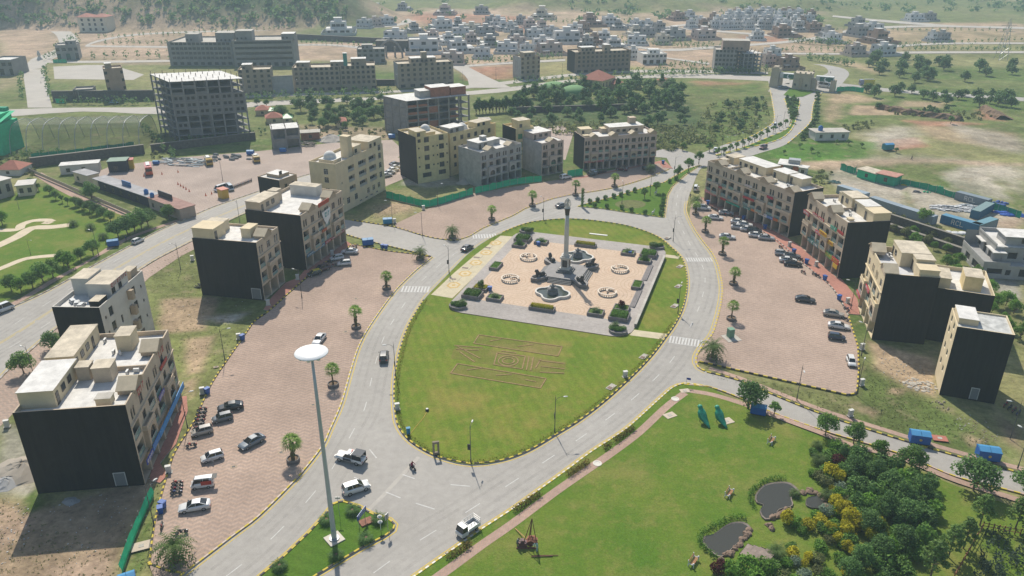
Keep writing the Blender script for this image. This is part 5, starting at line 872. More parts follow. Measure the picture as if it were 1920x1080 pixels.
def tree_variant(seed,H=6.5,R_=2.6,n=1500,size=.24,m=None,trunk=.2,nc=12,flat=1.15):
 rs=np.random.RandomState(seed);rg=random.Random(seed);b=MB();top=Vector((rg.uniform(-.2,.2),rg.uniform(-.2,.2),H*trunk));b.path([(0,0,0),(top.x*.4,top.y*.4,H*trunk*.5),top],[H*.028,H*.022,H*.018],7)
 cs=[]
 for k in range(nc):
  a=2.4*k+rg.uniform(-.5,.5);rr=R_*math.sqrt((k+.4)/nc)*.72;zz=H*(trunk+.12)+(H*(1-trunk)-R_*.5)*(1-(rr/R_)**1.3)*rg.uniform(.55,1.0)
  c=Vector((math.cos(a)*rr,math.sin(a)*rr,zz));cs.append(c);b.path([top,(top+c)/2+Vector((0,0,-.1)),c],[H*.014,H*.009,H*.004],5)
 q=[cloud(rs,c,(R_*rg.uniform(.36,.5),R_*rg.uniform(.36,.5),R_*rg.uniform(.3,.42)*flat),n//nc,size)for c in cs]
 return b.mesh('trunk',BARK),leafmesh('crown',q,m or LF_G)
def pine_variant(seed,H=6.0,n=1200):
 rs=np.random.RandomState(seed);rg=random.Random(seed);b=MB();b.path([(0,0,0),(.1,0,H*.5),(.05,.1,H*.95)],[H*.022,H*.014,.02],7);q=[]
 for k in range(26):
  z=H*(.36+.6*k/26);rr=H*.24*(1-(k/26)**1.6)*rg.uniform(.6,1.1)+.15;a=2.4*k;c=Vector((math.cos(a)*rr,math.sin(a)*rr,z+.25));b.tube((.05,0,z-.1),c,H*.006,.01,4);q.append(cloud(rs,c,(.55,.55,.4),n//26,.2,.5))
 return b.mesh('trunk',BARK),leafmesh('crown',q,LF_PINE)
TREES={}
def tv(kind,k):
 if(kind,k)not in TREES:
  s=hash_seed(kind,k)
  TREES[(kind,k)]={'t':lambda:tree_variant(s,6.5,2.7,2200,.2),'d':lambda:tree_variant(s,6.5,2.9,2400,.2,LF_D),'b':lambda:tree_variant(s,5.5,2.2,1400,.2,LF_B),'o':lambda:tree_variant(s,5.5,2.2,1300,.2,LF_O),'f':lambda:tree_variant(s,6.5,3.0,420,.48,LF_FAR,.1,9,1.25),'e':lambda:tree_variant(s,4.6,1.3,500,.22,LF_G,.26,8,1.3),'c':lambda:tree_variant(s,7.0,1.5,600,.32,LF_D,.1,9,1.5),'p':lambda:pine_variant(s),'s':lambda:tree_variant(s,4.0,1.9,260,.42,LF_FAR,.08,7,1.2)}[kind]()
 return TREES[(kind,k)]
def hash_seed(kind,k):return(ord(kind)*131+k*17+7)%99991
_tc=[0]
def tree(x,y,h,kind='t',label='green tree',group=None,z=0.0,wide=1.0,world=None,name='tree'):
 k=_tc[0]%4;_tc[0]+=1;tm,cm=tv(kind,k);base={'t':6.5,'d':6.5,'b':5.5,'o':5.5,'f':6.5,'e':4.6,'c':7.0,'p':6.0,'s':4.0}[kind];s=h/base
 p=world if world is not None else G(x,y,z);t=thing(name,label,'tree',(p[0],p[1],z),(x*7.3+y*3.1)%6.28,group,(s*wide,s*wide,s));obj('trunk',tm,t);obj('crown',cm,t);return t
def frond_arc(b,base,az,L,rise,droop,w,n=5,m=0,twist=.0):
 pts=[];ca,sa=math.cos(az),math.sin(az)
 for i in range(n+1):
  s=i/n;r=L*(s-.12*s*s);z=rise*L*s-droop*L*s*s;pts.append(Vector((base[0]+ca*r,base[1]+sa*r,base[2]+z)))
 side=Vector((-sa,ca,0));ws=[w*math.sin(math.pi*(.12+.86*i/n))for i in range(n+1)];dz=Vector((0,0,-.35*w))
 for i in range(n):
  for s_ in(-1,1):b.quad(pts[i],pts[i+1],pts[i+1]+side*s_*ws[i+1]+dz,pts[i]+side*s_*ws[i]+dz,m)
def leaflet_frond(b,base,az,L,rise,droop,w,n=9,m=0):
 ca,sa=math.cos(az),math.sin(az);side=Vector((-sa,ca,0));pts=[]
 for i in range(n+1):s=i/n;pts.append(Vector((base[0]+ca*L*(s-.15*s*s),base[1]+sa*L*(s-.15*s*s),base[2]+rise*L*s-droop*L*s*s)))
 for i in range(n):
  d=(pts[i+1]-pts[i]);b.quad(pts[i]-side*.02,pts[i]+side*.02,pts[i+1]+side*.015,pts[i+1]-side*.015,m)
  for s_ in(-1,1):
   ll=w*math.sin(math.pi*(.15+.8*i/n));tip=pts[i]+side*s_*ll+d*1.1+Vector((0,0,-.25*ll));b.quad(pts[i],pts[i]+d*.55,tip+d*.1,tip,m)
def palm_fan(seed,H,thick=.22,skirt=True):
 rg=random.Random(seed);b=MB();tr=MB();tr.path([(0,0,0),(.03,0,H*.5),(0,.04,H)],[thick*1.25,thick,thick*.9],10)
 sk=MB()
 if skirt:
  for i in range(60):a=rg.uniform(0,6.28);z=rg.uniform(H*.25,H);r=thick*rg.uniform(1.0,1.7);sk.quad((math.cos(a)*r*.7,math.sin(a)*r*.7,z+.25),(math.cos(a+.5)*r,math.sin(a+.5)*r,z+.1),(math.cos(a+.3)*r*1.25,math.sin(a+.3)*r*1.25,z-.25),(math.cos(a-.1)*r*1.1,math.sin(a-.1)*r*1.1,z-.15))
 for i in range(30):
  az=i*2.4;el=1.3-1.8*(i/30)+rg.uniform(-.15,.15);d=Vector((math.cos(az)*math.cos(el),math.sin(az)*math.cos(el),math.sin(el)));c=Vector((0,0,H))+d*.7;s=Vector((-math.sin(az),math.cos(az),0));u=d.cross(s);b.quad(Vector((0,0,H))-s*.03,Vector((0,0,H))+s*.03,c+s*.03,c-s*.03)
  for j in range(7):
   t=(j-3)/3*1.15;dd=d*math.cos(t)+s*math.sin(t);e=c+dd*(1.0-.12*abs(t))-Vector((0,0,.3));w_=(s*math.cos(t)-d*math.sin(t))*.075;b.quad(c-w_*.4,c+dd*.4+w_+u*.04,e,c+dd*.4-w_-u*.04)
 return tr.mesh('trunk',PTRUNK),b.mesh('fronds',LF_P),(sk.mesh('leaf_skirt',mat('palm_skirt',(.10,.10,.03),.95,.3,2))if skirt else None)
def palm_date(seed,H,L=2.2,n=34):
 rg=random.Random(seed);b=MB();tr=MB();tr.path([(0,0,0),(.04,.02,H*.6),(0,0,H)],[.3,.24,.26],10)
 for i in range(n):k=i/n;leaflet_frond(b,(0,0,H),i*2.4,L*rg.uniform(.85,1.1),1.1-1.1*k+rg.uniform(-.1,.1),.95,.42)
 return tr.mesh('trunk',PTRUNK),b.mesh('fronds',LF_DATE),None
def cycad_mesh(seed,L=1.25,n=56):
 rg=random.Random(seed);b=MB()
 for i in range(n):leaflet_frond(b,(0,0,.45),i*2.4,L*rg.uniform(.85,1.05),1.15-1.05*i/n+rg.uniform(-.1,.1),.75,.2,7)
 return b.mesh('fronds',LF_D)
CYC=[cycad_mesh(k)for k in range(3)];_stub=MB();_stub.lathe([(.28,0),(.3,.3),(.2,.6)],8);STUB=_stub.mesh('stem',PTRUNK);PF=[palm_fan(k,2.6+.25*k)for k in range(3)];PF2=[palm_fan(11,2.9,.13,False)];PD=[palm_date(5,2.0,2.6,44),palm_date(6,1.2,2.0,36)]
RING=MB();RING.lathe([(1.02,0),(1.1,.1),(1.08,.6),(.9,.62),(.88,.4)],18,m=0);RINGM=RING.mesh('planter_ring',mat('planter_stone',(.17,.15,.14),.9,.2,2));SG=MB();SG.lathe([(.9,.38),(.5,.48),(.02,.5)],14);SOILM=SG.mesh('soil',SOIL)
def leafbox(w,d,h,n,size,m,seed=1,name='hedge',rnd=False):
 rs=np.random.RandomState(seed);p=rs.random((n,3));k=rs.randint(0,5,n);p[k==0,2]=1;p[k==1,0]=np.round(p[k==1,0]);p[k==2,1]=np.round(p[k==2,1]);p[k==3,2]=1;p=(p-[.5,.5,0])*[w,d,h];p+=rs.normal(size=(n,3))*size*.35;p[:,2]=np.abs(p[:,2])
 nr=rs.normal(size=(n,3))+[0,0,.6];nr/=np.linalg.norm(nr,axis=1)[:,None];a=np.cross(nr,rs.normal(size=(n,3)));a/=np.linalg.norm(a,axis=1)[:,None];b=np.cross(nr,a);s=(size*(.6+.8*rs.random(n)))[:,None]
 return leafmesh(name,[np.stack([p-a*s,p-b*s*.6,p+a*s,p+b*s*.6],1)],m)
def bush_mesh(seed,r,h,n,size,m):
 rs=np.random.RandomState(seed);q=[cloud(rs,(0,0,h*.5),(r,r,h*.52),n//2,size)]
 for k in range(5):a=rs.random()*6.28;q.append(cloud(rs,(math.cos(a)*r*.5,math.sin(a)*r*.5,h*(.45+.3*rs.random())),(r*.5,r*.5,h*.38),n//10,size))
 return leafmesh('foliage',q,m)
BUSH={k:[bush_mesh(i*7+1,1.0,1.3,nn_,.13,m)for i in range(3)]for k,(m,nn_)in{'g':(LF_G,600),'d':(LF_D,600),'b':(LF_B,600),'y':(LF_Y,700),'r':(LF_R,600),'e':(LF_GREY,500),'o':(LF_O,500),'h':(LF_H,600)}.items()}
BNAME={'g':'green','d':'dark green','b':'bright green','y':'golden yellow','r':'dark red','e':'grey-green','o':'olive','h':'leafy green'}
_bc=[0]
def bush(p,r,kind='g',label=None,group=None,h=None,name='shrub'):
 _bc[0]+=1;k=_bc[0]%3;t=thing(name,label or f'{BNAME[kind]} rounded shrub','shrub',p,(_bc[0]*1.7)%6.28,group,(r,r,(h or r*1.2)/1.3));obj('foliage',BUSH[kind][k],t);return t
# ================================================================ MONUMENT PLAZA
PO,PTH=Vector((13.6,180.3)),R(-18.76);PZ=.32
def PL(x,y):c,s=math.cos(PTH),math.sin(PTH);return Vector((PO.x+x*c-y*s,PO.y+x*s+y*c))
def pslab(name,pts,m,z0,z1,side=None):b=MB();b.prism([PL(*p)for p in pts],z0,z1,1,0);return struct(name,b,[m,side or m])
def rrect(x0,x1,y0,y1,r,n=5):
 out=[]
 for cx,cy,a0 in((x1-r,y0+r,-90),(x1-r,y1-r,0),(x0+r,y1-r,90),(x0+r,y0+r,180)):out+=[(cx+r*math.cos(R(a0+90*i/n)),cy+r*math.sin(R(a0+90*i/n)))for i in range(n+1)]
 return out
GPAV=m_paver('plaza_grey',(.40,.365,.335),(.36,.325,.30),.35,PTH,.0,.12);GSTONE=mat('planter_grey',(.20,.18,.175),.9,.2,1.5,fine=.1)
def m_rings():
 m=plain('plaza_rings',.85,.2);g=NG(m);x,y,z=g.pos();dmin=None
 for cx,cy in[(a*12.3,b*7.4)for a in(-1,1)for b in(-1,1)]+[(0,12),(0,-12),(0,0),(-19,19),(19,19),(-19,-19),(19,-19),(6.5,19),(-6.5,19),(6.5,-19),(-6.5,-19),(-19,0),(19,0)]:
  q=PL(cx,cy);d=g.val('SQRT',g.val('ADD',g.val('POWER',g.val('SUBTRACT',x,q.x),2.0),g.val('POWER',g.val('SUBTRACT',y,q.y),2.0)));dmin=d if dmin is None else g.val('MINIMUM',dmin,d)
 w=g.val('FRACT',g.val('DIVIDE',dmin,.95));k=g.val('LESS_THAN',w,.22);c=g.mix(g.ramp(g.noise(.5,4),.3,.7),(.49,.365,.262),(.55,.42,.31));c=g.mix(g.val('MULTIPLY',k,.55),c,(.40,.275,.185));c=g.mix(1.0,c,g.ramp(g.noise(5,2),.3,.7,.88,1.12),'MULTIPLY')
 st=g.ramp(g.noise(.16,4,.75),.62,.70);c=g.mix(g.val('MULTIPLY',st,.35),c,(.20,.15,.12));g.L.new(c,g.b.inputs['Base Color']);return m
pslab('plaza_floor',rrect(-21.5,21.8,-28.2,26.8,4.5),GPAV,.0,PZ-.008,mat('plaza_edge',(.40,.24,.17),.9,.1));pslab('plaza_floor',rrect(-18.6,18.6,-20.6,20.4,.3),m_rings(),PZ-.02,PZ)
STRIP=mat('strip_beige',(.50,.435,.30),.9,.12,.6,fine=.06);pslab('entry_strip',[(-27.6,-21.4),(-22.0,-21.6),(-20.6,21.8),(-25.0,21.2),(-26.6,6),(-27.4,-8)],STRIP,.0,.2)
OCH,OCH2=mat('ochre_tile',(.50,.34,.13),.9,.1),mat('cream_tile',(.56,.47,.30),.9,.1)
for i in range(5):
 cx,cy=-24.6+.05*i,-14.6+7.5*i
 for j,(r,m,z)in enumerate(((1.75,OCH,.205),(1.25,OCH2,.21),(.5,OCH,.215))):
  b=MB();b.poly([PL(cx+r*1.0*math.cos(R(60*k+30)),cy+r*1.15*math.sin(R(60*k+30)))for k in range(6)],z);struct('hexagon_inlay',b,m)
 if i<4:b=MB();b.poly([PL(cx-.05,cy+2.1),PL(cx+.05,cy+2.1),PL(cx+.05,cy+5.4),PL(cx-.05,cy+5.4)],.206);struct('inlay_line',b,GSTONE)
 if i<4:b=MB();b.box(-.8,.8,-.35,.35,.2,.26);o=obj('drain_grate',b.mesh('drain_grate',paint((.12,.07,.04))),None,(*PL(-26.2+.3*i,cy+3.4),0),PTH);o['kind']='structure'
pslab('entry_path',[(21.5,-26.4),(28.6,-26.0),(29.0,-23.2),(21.5,-23.6)],STRIP,.0,.2);pslab('entry_path',[(21.5,20.2),(25.6,20.2),(25.6,22.2),(21.5,22.2)],STRIP,.0,.2)
t=thing('low_wall','long dark low wall along the right edge of the monument plaza','wall',(*PL(21.9,-1.5),0),PTH);b=MB();b.box(-.22,.22,-21,21,0,1.0);b.box(-.3,.3,-21,21,1.0,1.12,1);obj('wall',b.mesh('wall',[GSTONE,CONC]),t)
for sy in(-1,1):
 for k in range(3):pslab('side_step',[(18.7+.45*k,sy*8-5),(19.1+.45*k,sy*8-5),(19.1+.45*k,sy*8+5),(18.7+.45*k,sy*8+5)],GSTONE,.3,.36+.1*(k))
MW=mat('marble_white',(.50,.475,.43),.7,.12,.8,fine=.06);MD=mat('bronze_dark',(.035,.032,.03),.45,.3,1.5,spec=.5);MG=mat('granite_grey',(.17,.165,.16),.7,.15,2.0,fine=.15)
t=thing('monument_column','tall pale column with crown statue on a white pedestal at the plaza centre','monument',(*PL(-.2,.4),PZ),PTH)
AH=1.0
def rot4(pts):return[p for k in range(4)for p in[(x*math.cos(R(90*k))-y*math.sin(R(90*k)),x*math.sin(R(90*k))+y*math.cos(R(90*k)))for x,y in pts]]
b=MB();b.prism(rot4([(4.6,-3.2),(7.2,-5.4),(7.4,-7.0)][::-1]if 0 else[(3.4,-5.0),(5.2,-7.0),(7.2,-7.0),(7.2,-5.2),(4.8,-3.2)]),0,AH,0,1);obj('platform',b.mesh('platform',[MG,mat('platform_top',(.26,.245,.235),.8,.12,.8)]),t)
for k in range(4):
 for s in range(4):
  b=MB();b.box(-3.0,3.0,-6.4+.42*s,-3.3,0,AH*(s+1)/5);obj('step',b.mesh('step',MG),t,(0,0,0),R(90*k))
b=MB();b.box(-2.0,2.0,-2.0,2.0,AH,AH+.35);b.box(-1.65,1.65,-1.65,1.65,AH+.35,AH+.7);obj('plinth',b.mesh('plinth',MG),t)
b=MB();b.box(-1.3,1.3,-1.3,1.3,AH+.7,AH+1.1);b.box(-1.0,1.0,-1.0,1.0,AH+1.1,AH+3.6);b.box(-1.25,1.25,-1.25,1.25,AH+3.6,AH+4.0);b.box(-.9,.9,-.9,.9,AH+4.0,AH+4.3);ped=obj('pedestal',b.mesh('pedestal',MW),t)
for k in range(4):b=MB();b.box(-.62,.62,-1.06,-1.0,AH+1.4,AH+3.2);obj('plaque',b.mesh('plaque',MD),ped,(0,0,0),R(90*k))
b=MB();b.lathe([(.8,0),(.8,.2),(.66,.35),(.6,.5),(.58,3),(.55,7),(.5,10.6)],20);obj('shaft',b.mesh('shaft',MW,True),t,(0,0,AH+4.3))
b=MB();b.lathe([(.5,0),(.54,.1),(.52,.3),(.6,.9),(.7,1.4),(.75,1.6)],16);b.box(-.65,.65,-.65,.65,1.6,1.8);obj('capital',b.mesh('capital',MD),t,(0,0,AH+14.9))
b=MB();b.lathe([(.75,0),(.6,.3),(.3,.5),(.25,1.2),(.36,1.7),(.28,2.2),(.1,2.6)],12)
for k in range(5):a=R(72*k);b.path([(.45*math.cos(a),.45*math.sin(a),.2),(.85*math.cos(a),.85*math.sin(a),1.0),(.62*math.cos(a),.62*math.sin(a),1.9),(.3*math.cos(a),.3*math.sin(a),2.3)],[.12,.09,.08,.05],6)
obj('crown_statue',b.mesh('crown_statue',MW,True),t,(0,0,AH+16.7))
def lion_mesh():
 b=MB();b.ball((-.95,0,.62),(.85,.56,.6));b.ball((-.3,0,.62),(1.0,.5,.52));b.ball((.5,0,.85),(.62,.52,.78));b.ball((.78,0,1.55),(.5,.52,.58));b.ball((1.02,0,1.78),(.34,.3,.33));b.ball((1.32,0,1.66),(.2,.18,.17));b.ball((.62,0,1.3),(.52,.58,.6))
 for s in(-1,1):b.path([(.5,s*.36,.55),(.9,s*.36,.2),(1.75,s*.34,.16)],[.26,.2,.17],8);b.ball((1.85,s*.34,.16),(.22,.17,.15));b.ball((-1.05,s*.42,.5),(.6,.26,.5));b.path([(-.9,s*.5,.2),(-.2,s*.58,.15)],[.2,.15],8);b.ball((.95,s*.26,2.02),.1)
 b.path([(-1.7,0,.5),(-2.05,.25,.3),(-1.9,.65,.16),(-1.3,.8,.12)],[.1,.09,.08,.1],6);return b.mesh('lion_body',MD,True)
LM=lion_mesh()
for sx,sy,lab in((-1,-1,'dark bronze lying lion statue on the near left arm of the monument'),(1,-1,'dark bronze lying lion statue on the near right arm of the monument'),(1,1,'dark bronze lying lion statue on the far right arm of the monument'),(-1,1,'dark bronze lying lion statue on the far left arm of the monument')):
 t=thing('lion_statue',lab,'statue',(*PL(sx*5.3-.2,sy*5.3+.4),PZ+AH),PTH+math.atan2(sy,sx),'lion statues round the column',.92);o=obj('lion_body',LM,t);md=o.modifiers.new('smooth','REMESH');md.mode='VOXEL';md.voxel_size=.07;md.use_smooth_shade=True
def quatre(R1,off,n=64):
 out=[]
 for i in range(n):
  a=2*math.pi*i/n;best=0
  for k in range(4):
   cx,cy=off*math.cos(R(90*k)),off*math.sin(R(90*k));dx,dy=math.cos(a),math.sin(a);bq=dx*cx+dy*cy;disc=bq*bq-(off*off-R1*R1)
   if disc>=0:best=max(best,bq+math.sqrt(disc))
  sq=(R1*.78+off*.42)/max(abs(math.cos(a)),abs(math.sin(a)));best=max(best,min(sq,(R1*.78+off*.42)*1.3));out.append((best*math.cos(a),best*math.sin(a)))
 return out
WAT=plain('water',.08,.5);WAT.node_tree.nodes['Principled BSDF'].inputs['Base Color'].default_value=(.055,.065,.05,1)
g=NG(WAT);g.pos();bp=g.N.new('ShaderNodeBump');bp.inputs['Strength'].default_value=.25;bp.inputs['Distance'].default_value=.05;g.L.new(g.noise(3,3),bp.inputs['Height']);g.L.new(bp.outputs[0],g.b.inputs['Normal'])
FW=mat('fountain_white',(.58,.55,.50),.8,.08,.8);
for sy,lab in((-1,'quatrefoil white fountain basin in front of the column'),(1,'quatrefoil white fountain basin behind the column')):
 t=thing('fountain',lab,'fountain',(*PL(0,12.05*sy),PZ),PTH,'plaza fountains');out_,inn_=quatre(2.1,2.25),quatre(1.72,2.2);b=MB();n=len(out_)
 for(A,za),(Bq,zb)in(((out_,0),(out_,.62)),((out_,.62),(inn_,.62)),((inn_,.62),(inn_,.1))):
  for i in range(n):j=(i+1)%n;b.quad((*A[i],za),(*A[j],za),(*Bq[j],zb),(*Bq[i],zb))
 obj('basin',b.mesh('basin',FW),t);b=MB();b.poly(inn_,.34);obj('water',b.mesh('water',WAT),t)
 b=MB();b.lathe([(1.3,.0),(1.3,.9),(1.15,1.0),(.95,1.05),(1.25,1.35),(1.3,1.5),(.5,1.55),(.35,1.9),(.75,2.2),(.8,2.3),(.3,2.35),(.2,2.6),(.12,2.9)],18);obj('pedestal_bowls',b.mesh('pedestal_bowls',MG,True),t)
BEN=mat('bench_cream',(.62,.53,.43),.85,.08,.8)
def arc_slab(b,r0,r1,a0,a1,z0,z1,n=20,c=(0,0)):
 P=[(c[0]+r*math.cos(R(a)),c[1]+r*math.sin(R(a)))for r,seq in((r1,range(n+1)),(r0,range(n,-1,-1)))for a in[a0+(a1-a0)*i/n for i in seq]];b.prism(P,z0,z1)
for i,(sx,sy,lab)in enumerate(((-1,-1,'near left'),(1,-1,'near right'),(-1,1,'far left'),(1,1,'far right'))):
 t=thing('circular_bench',f'cream circular balustrade bench on the {lab} quarter of the plaza','bench',(*PL(12.3*sx,7.4*sy),PZ),PTH+i*.8,'circular benches');b=MB();arc_slab(b,1.95,2.35,20,340,.55,.68,30);obj('seat_ring',b.mesh('seat_ring',BEN),t);b=MB();arc_slab(b,.8,1.15,0,180,.55,.68,16,(1.05,0));obj('inner_seat',b.mesh('inner_seat',BEN),t);b=MB();arc_slab(b,1.92,2.38,20,340,0,.12,30);obj('base_ring',b.mesh('base_ring',BEN),t)
 p=MB();p.lathe([(.1,.12),(.14,.25),(.07,.42),(.12,.55)],8);pm=p.mesh('baluster',BEN)
 for k in range(22):a=R(24+312*k/21);obj('baluster',pm,t,(2.15*math.cos(a),2.15*math.sin(a),0))
 for k in range(6):a=R(10+160*k/5);obj('baluster',pm,t,(1.05+.97*math.cos(a),.97*math.sin(a),0))
def planter(x,y,w,d,label,h=.75):
 t=thing('planter',label,'planter',(*PL(x,y),PZ-.02),PTH,'stone planters of the plaza');k=.22
 for(x0,x1,y0,y1)in((-w/2,w/2,-d/2,-d/2+k),(-w/2,w/2,d/2-k,d/2),(-w/2,-w/2+k,-d/2+k,d/2-k),(w/2-k,w/2,-d/2+k,d/2-k)):b=MB();b.box(x0,x1,y0,y1,0,h);obj('planter_wall',b.mesh('planter_wall',GSTONE),t)
 b=MB();b.box(-w/2+k,w/2-k,-d/2+k,d/2-k,0,h-.15);obj('soil',b.mesh('soil',cached('grass',lambda:mat('planter_grass',(.075,.12,.025),.95,.3,2))),t);return t
def inplant(x,y,me,label,name='hedge',cat='hedge',z=.55,sc_=1.0,group=None,rot=0.0):o=obj(name,me,None,(*PL(x,y),PZ+z),PTH+rot,sc_);return tag(o,label,cat,group)
HY,HG,HS=leafbox(5.0,1.0,.7,1500,.11,LF_Y,3),leafbox(3.4,2.6,.9,1500,.13,LF_H,4),leafbox(2.0,1.6,.4,600,.1,LF_H,5)
FN,CNR={-1:'near',1:'far'},{-1:'left',1:'right'}
for sy in(-1,1):
 planter(0,20.8*sy,6.0,1.9,f'long stone planter of yellow hedge on the {FN[sy]} side of the plaza');inplant(0,20.8*sy,HY,f'clipped yellow hedge in the {FN[sy]} long planter')
 for sx in(-1,1):
  q=f'{FN[sy]} {CNR[sx]}';planter(17.7*sx,19.4*sy,4.4,3.6,f'large square stone planter at the {q} plaza corner',.95);inplant(17.7*sx,19.4*sy,HG,f'dense green hedge block in the {q} corner planter',z=.6)
  planter(17.3*sx,14.9*sy,3.6,2.8,f'small stone planter inside the {q} plaza corner');planter(12.2*sx,19.0*sy,3.6,2.8,f'small stone planter with a cycad along the {q} plaza edge')
  inplant(17.3*sx,14.9*sy,[HS,leafbox(2.8,1.9,.5,700,.1,LF_Y,9)][sx<0 and sy<0],f'low ground cover in the small {q} corner planter');bush((*PL(17.3*sx,14.9*sy),PZ+.6),.85,'d'if(sx,sy)!=(1,-1)else 'r',f'round clipped shrub on the {q} corner planter',h=1.7)
  tt=thing('cycad',f'dark cycad in the {q} edge planter of the plaza','cycad',(*PL(12.2*sx,19.0*sy),PZ+.55),sx*1.3+sy,'plaza cycads');obj('stem',STUB,tt);obj('fronds',CYC[(sx+sy)%3],tt)
  t=thing('corner_bed',f'rounded stone bed with shrubs at the {q} outer corner of the plaza','planter',(*PL(18.6*sx,26.0*sy),PZ-.02),PTH,'rounded corner beds');P=[(2.3*math.cos(R(a))*(1 if math.cos(R(a))*sx>0 else.8),1.6*math.sin(R(a)))for a in range(0,360,18)];b=MB();b.prism(P,0,.6);obj('stone_rim',b.mesh('stone_rim',GSTONE),t)
  for k in range(5):bush((*PL(18.6*sx-1.2+.6*k,26.0*sy+.5*math.sin(k*2)),PZ+.45),.8,'h',f'leafy shrub crowded in the {q} rounded bed',f'shrubs of the {q} bed',h=.9)
  tm,fm,_=PD[1];tt=thing('palm',f'short feathery palm in the {q} rounded bed','palm tree',(*PL(18.0*sx,25.2*sy),PZ+.5),1.0*sx,None,.72);obj('trunk',tm,tt);obj('fronds',fm,tt)
for sx in(-1,1):planter(18.4*sx,-1,2.4,4.4,f'grass filled stone planter midway along the {CNR[sx]} plaza edge');inplant(18.4*sx,-1,leafbox(1.8,3.6,.3,700,.09,LF_B,8),f'turf-like ground cover in the {CNR[sx]} middle planter',z=.5)
BED=m_lawn('worn_turf',(.15,.155,.03),(.13,.16,.028),(.27,.19,.08),.75,False);EARTH=mat('earth_rib',(.27,.18,.085),.95,.25,1.5,fine=.2)
def bedpoly(pts,name='flower_bed',z=.176):b=MB();b.poly(gl(pts,.17),z);struct(name,b,BED)
bedpoly([(898,628),(1054,650),(1046,668),(888,644)]);bedpoly([(856,648),(908,653),(1062,680),(1058,703),(1008,699),(845,672),(850,655)]);bedpoly([(858,682),(1024,710),(1013,728),(845,700)])
def ribs(segs):
 b=MB()
 for a,c in segs:p,q=G(*a,.17).to_2d(),G(*c,.17).to_2d();b.obox((p+q)/2,q-p,(q-p).length,.24,.17,.25)
 o=struct('earth_ribs',b,EARTH,'stuff','low earth ribs of the unplanted flower bed on the lawn')
ribs([((858,650),(900,672)),((862,660),(890,679)),((852,648),(905,652)),((855,655),(898,657)),((1010,676),(1058,682)),((1012,698),(1058,700)),((1014,687),(1058,692)),((1004,690),(1014,674)),((858,682),(1024,710)),((845,700),(1013,728)),((858,682),(845,700)),((1024,710),(1013,728)),((898,628),(1054,650)),((888,644),(1046,668)),((898,628),(888,644)),((1054,650),(1046,668)),((932,662),(926,684)),((940,658),(968,662)),((985,668),(979,692)),((992,668),(987,694)),((1000,670),(995,695)),((875,694),(905,690)),((930,704),(960,702)),((985,712),(1005,716)),((918,640),(940,636)),((970,650),(1000,646)),((932,662),(985,668)),((926,684),(979,692))])
b=MB();c0=G(953,677,.17).to_2d()
for r in(1.2,2.0):arc_slab(b,r-.12,r+.12,0,360,.17,.25,24,c0)
struct('earth_ribs',b,EARTH,'stuff','two concentric earth rings in the unplanted flower bed')
b=MB();p=PL(1.3,31.0);b.obox(p,(math.cos(PTH+.02),math.sin(PTH+.02)),5.2,.7,.17,.3);o=obj('marker_slab',b.mesh('marker_slab',paint((.66,.64,.6))));tag(o,'long white slab lying on the lawn behind the plaza','slab')
# ================================================================ VEHICLES
TYRE=mat('tyre',(.018,.018,.018),.85,.2,4);RIM=paint((.45,.45,.46),.35,.5,.7);CGL=plain('car_glass',.06,.7);CGL.node_tree.nodes['Principled BSDF'].inputs['Base Color'].default_value=(.016,.02,.022,1);TRIM=paint((.03,.03,.03),.6);HL=paint((.7,.7,.68),.2,.6);TL=paint((.35,.015,.012),.3,.6);PLATE=paint((.6,.6,.58))
def carpaint(rgb):
 k=('car',tuple(rgb))
 if k not in _PAL:
  m=plain('car_paint',.32,.5);b=m.node_tree.nodes['Principled BSDF'];b.inputs['Base Color'].default_value=(*rgb,1);b.inputs['Coat Weight'].default_value=.6;b.inputs['Coat Roughness'].default_value=.08;_PAL[k]=m
 return _PAL[k]
def wheel_meshes(r,w):
 b=MB();prof=[(r*.62,-w/2),(r*.94,-w/2),(r,-w*.3),(r,w*.3),(r*.94,w/2),(r*.62,w/2)];b.lathe(prof,16);b.f.pop();b.m.pop();b.v=[(x,z,y)for x,y,z in b.v]
 c=MB();c.lathe([(.01,-w*.46),(r*.62,-w*.4),(r*.62,w*.4),(.01,w*.46)],12,m=0);c.v=[(x,z,y)for x,y,z in c.v];b_,c_=b.mesh('tyre',TYRE,True),c.mesh('rim',RIM);return b_,c_
def interp(tab,x):
 for(a,va),(b,vb)in zip(tab,tab[1:]):
  if a<=x<=b:return va+(vb-va)*(x-a)/(b-a)
 return tab[-1][1]if x>tab[-1][0]else tab[0][1]
CARS={'sedan':(4.6,1.75,[(-.5,.75),(-.47,.98),(-.3,1.04),(.1,.98),(.22,.93),(.44,.78),(.5,.6)],(-.40,-.20,.06,.24),1.44,.32,(-.29,.31)),'hatch':(3.6,1.55,[(-.5,.8),(-.48,.95),(-.2,.97),(.18,.95),(.3,.92),(.46,.78),(.5,.6)],(-.485,-.40,.10,.29),1.46,.28,(-.30,.32)),'suv':(4.3,1.78,[(-.5,.85),(-.48,1.1),(-.2,1.12),(.15,1.08),(.27,1.04),(.46,.92),(.5,.7)],(-.485,-.42,.08,.27),1.72,.36,(-.29,.31)),'van':(3.4,1.48,[(-.5,.9),(-.49,1.12),(.0,1.12),(.34,1.06),(.46,.95),(.5,.7)],(-.49,-.46,.30,.43),1.85,.27,(-.27,.33)),'minibus':(4.7,1.7,[(-.5,.95),(-.49,1.15),(.0,1.15),(.36,1.08),(.46,.95),(.5,.7)],(-.49,-.47,.30,.44),2.05,.32,(-.28,.33))}
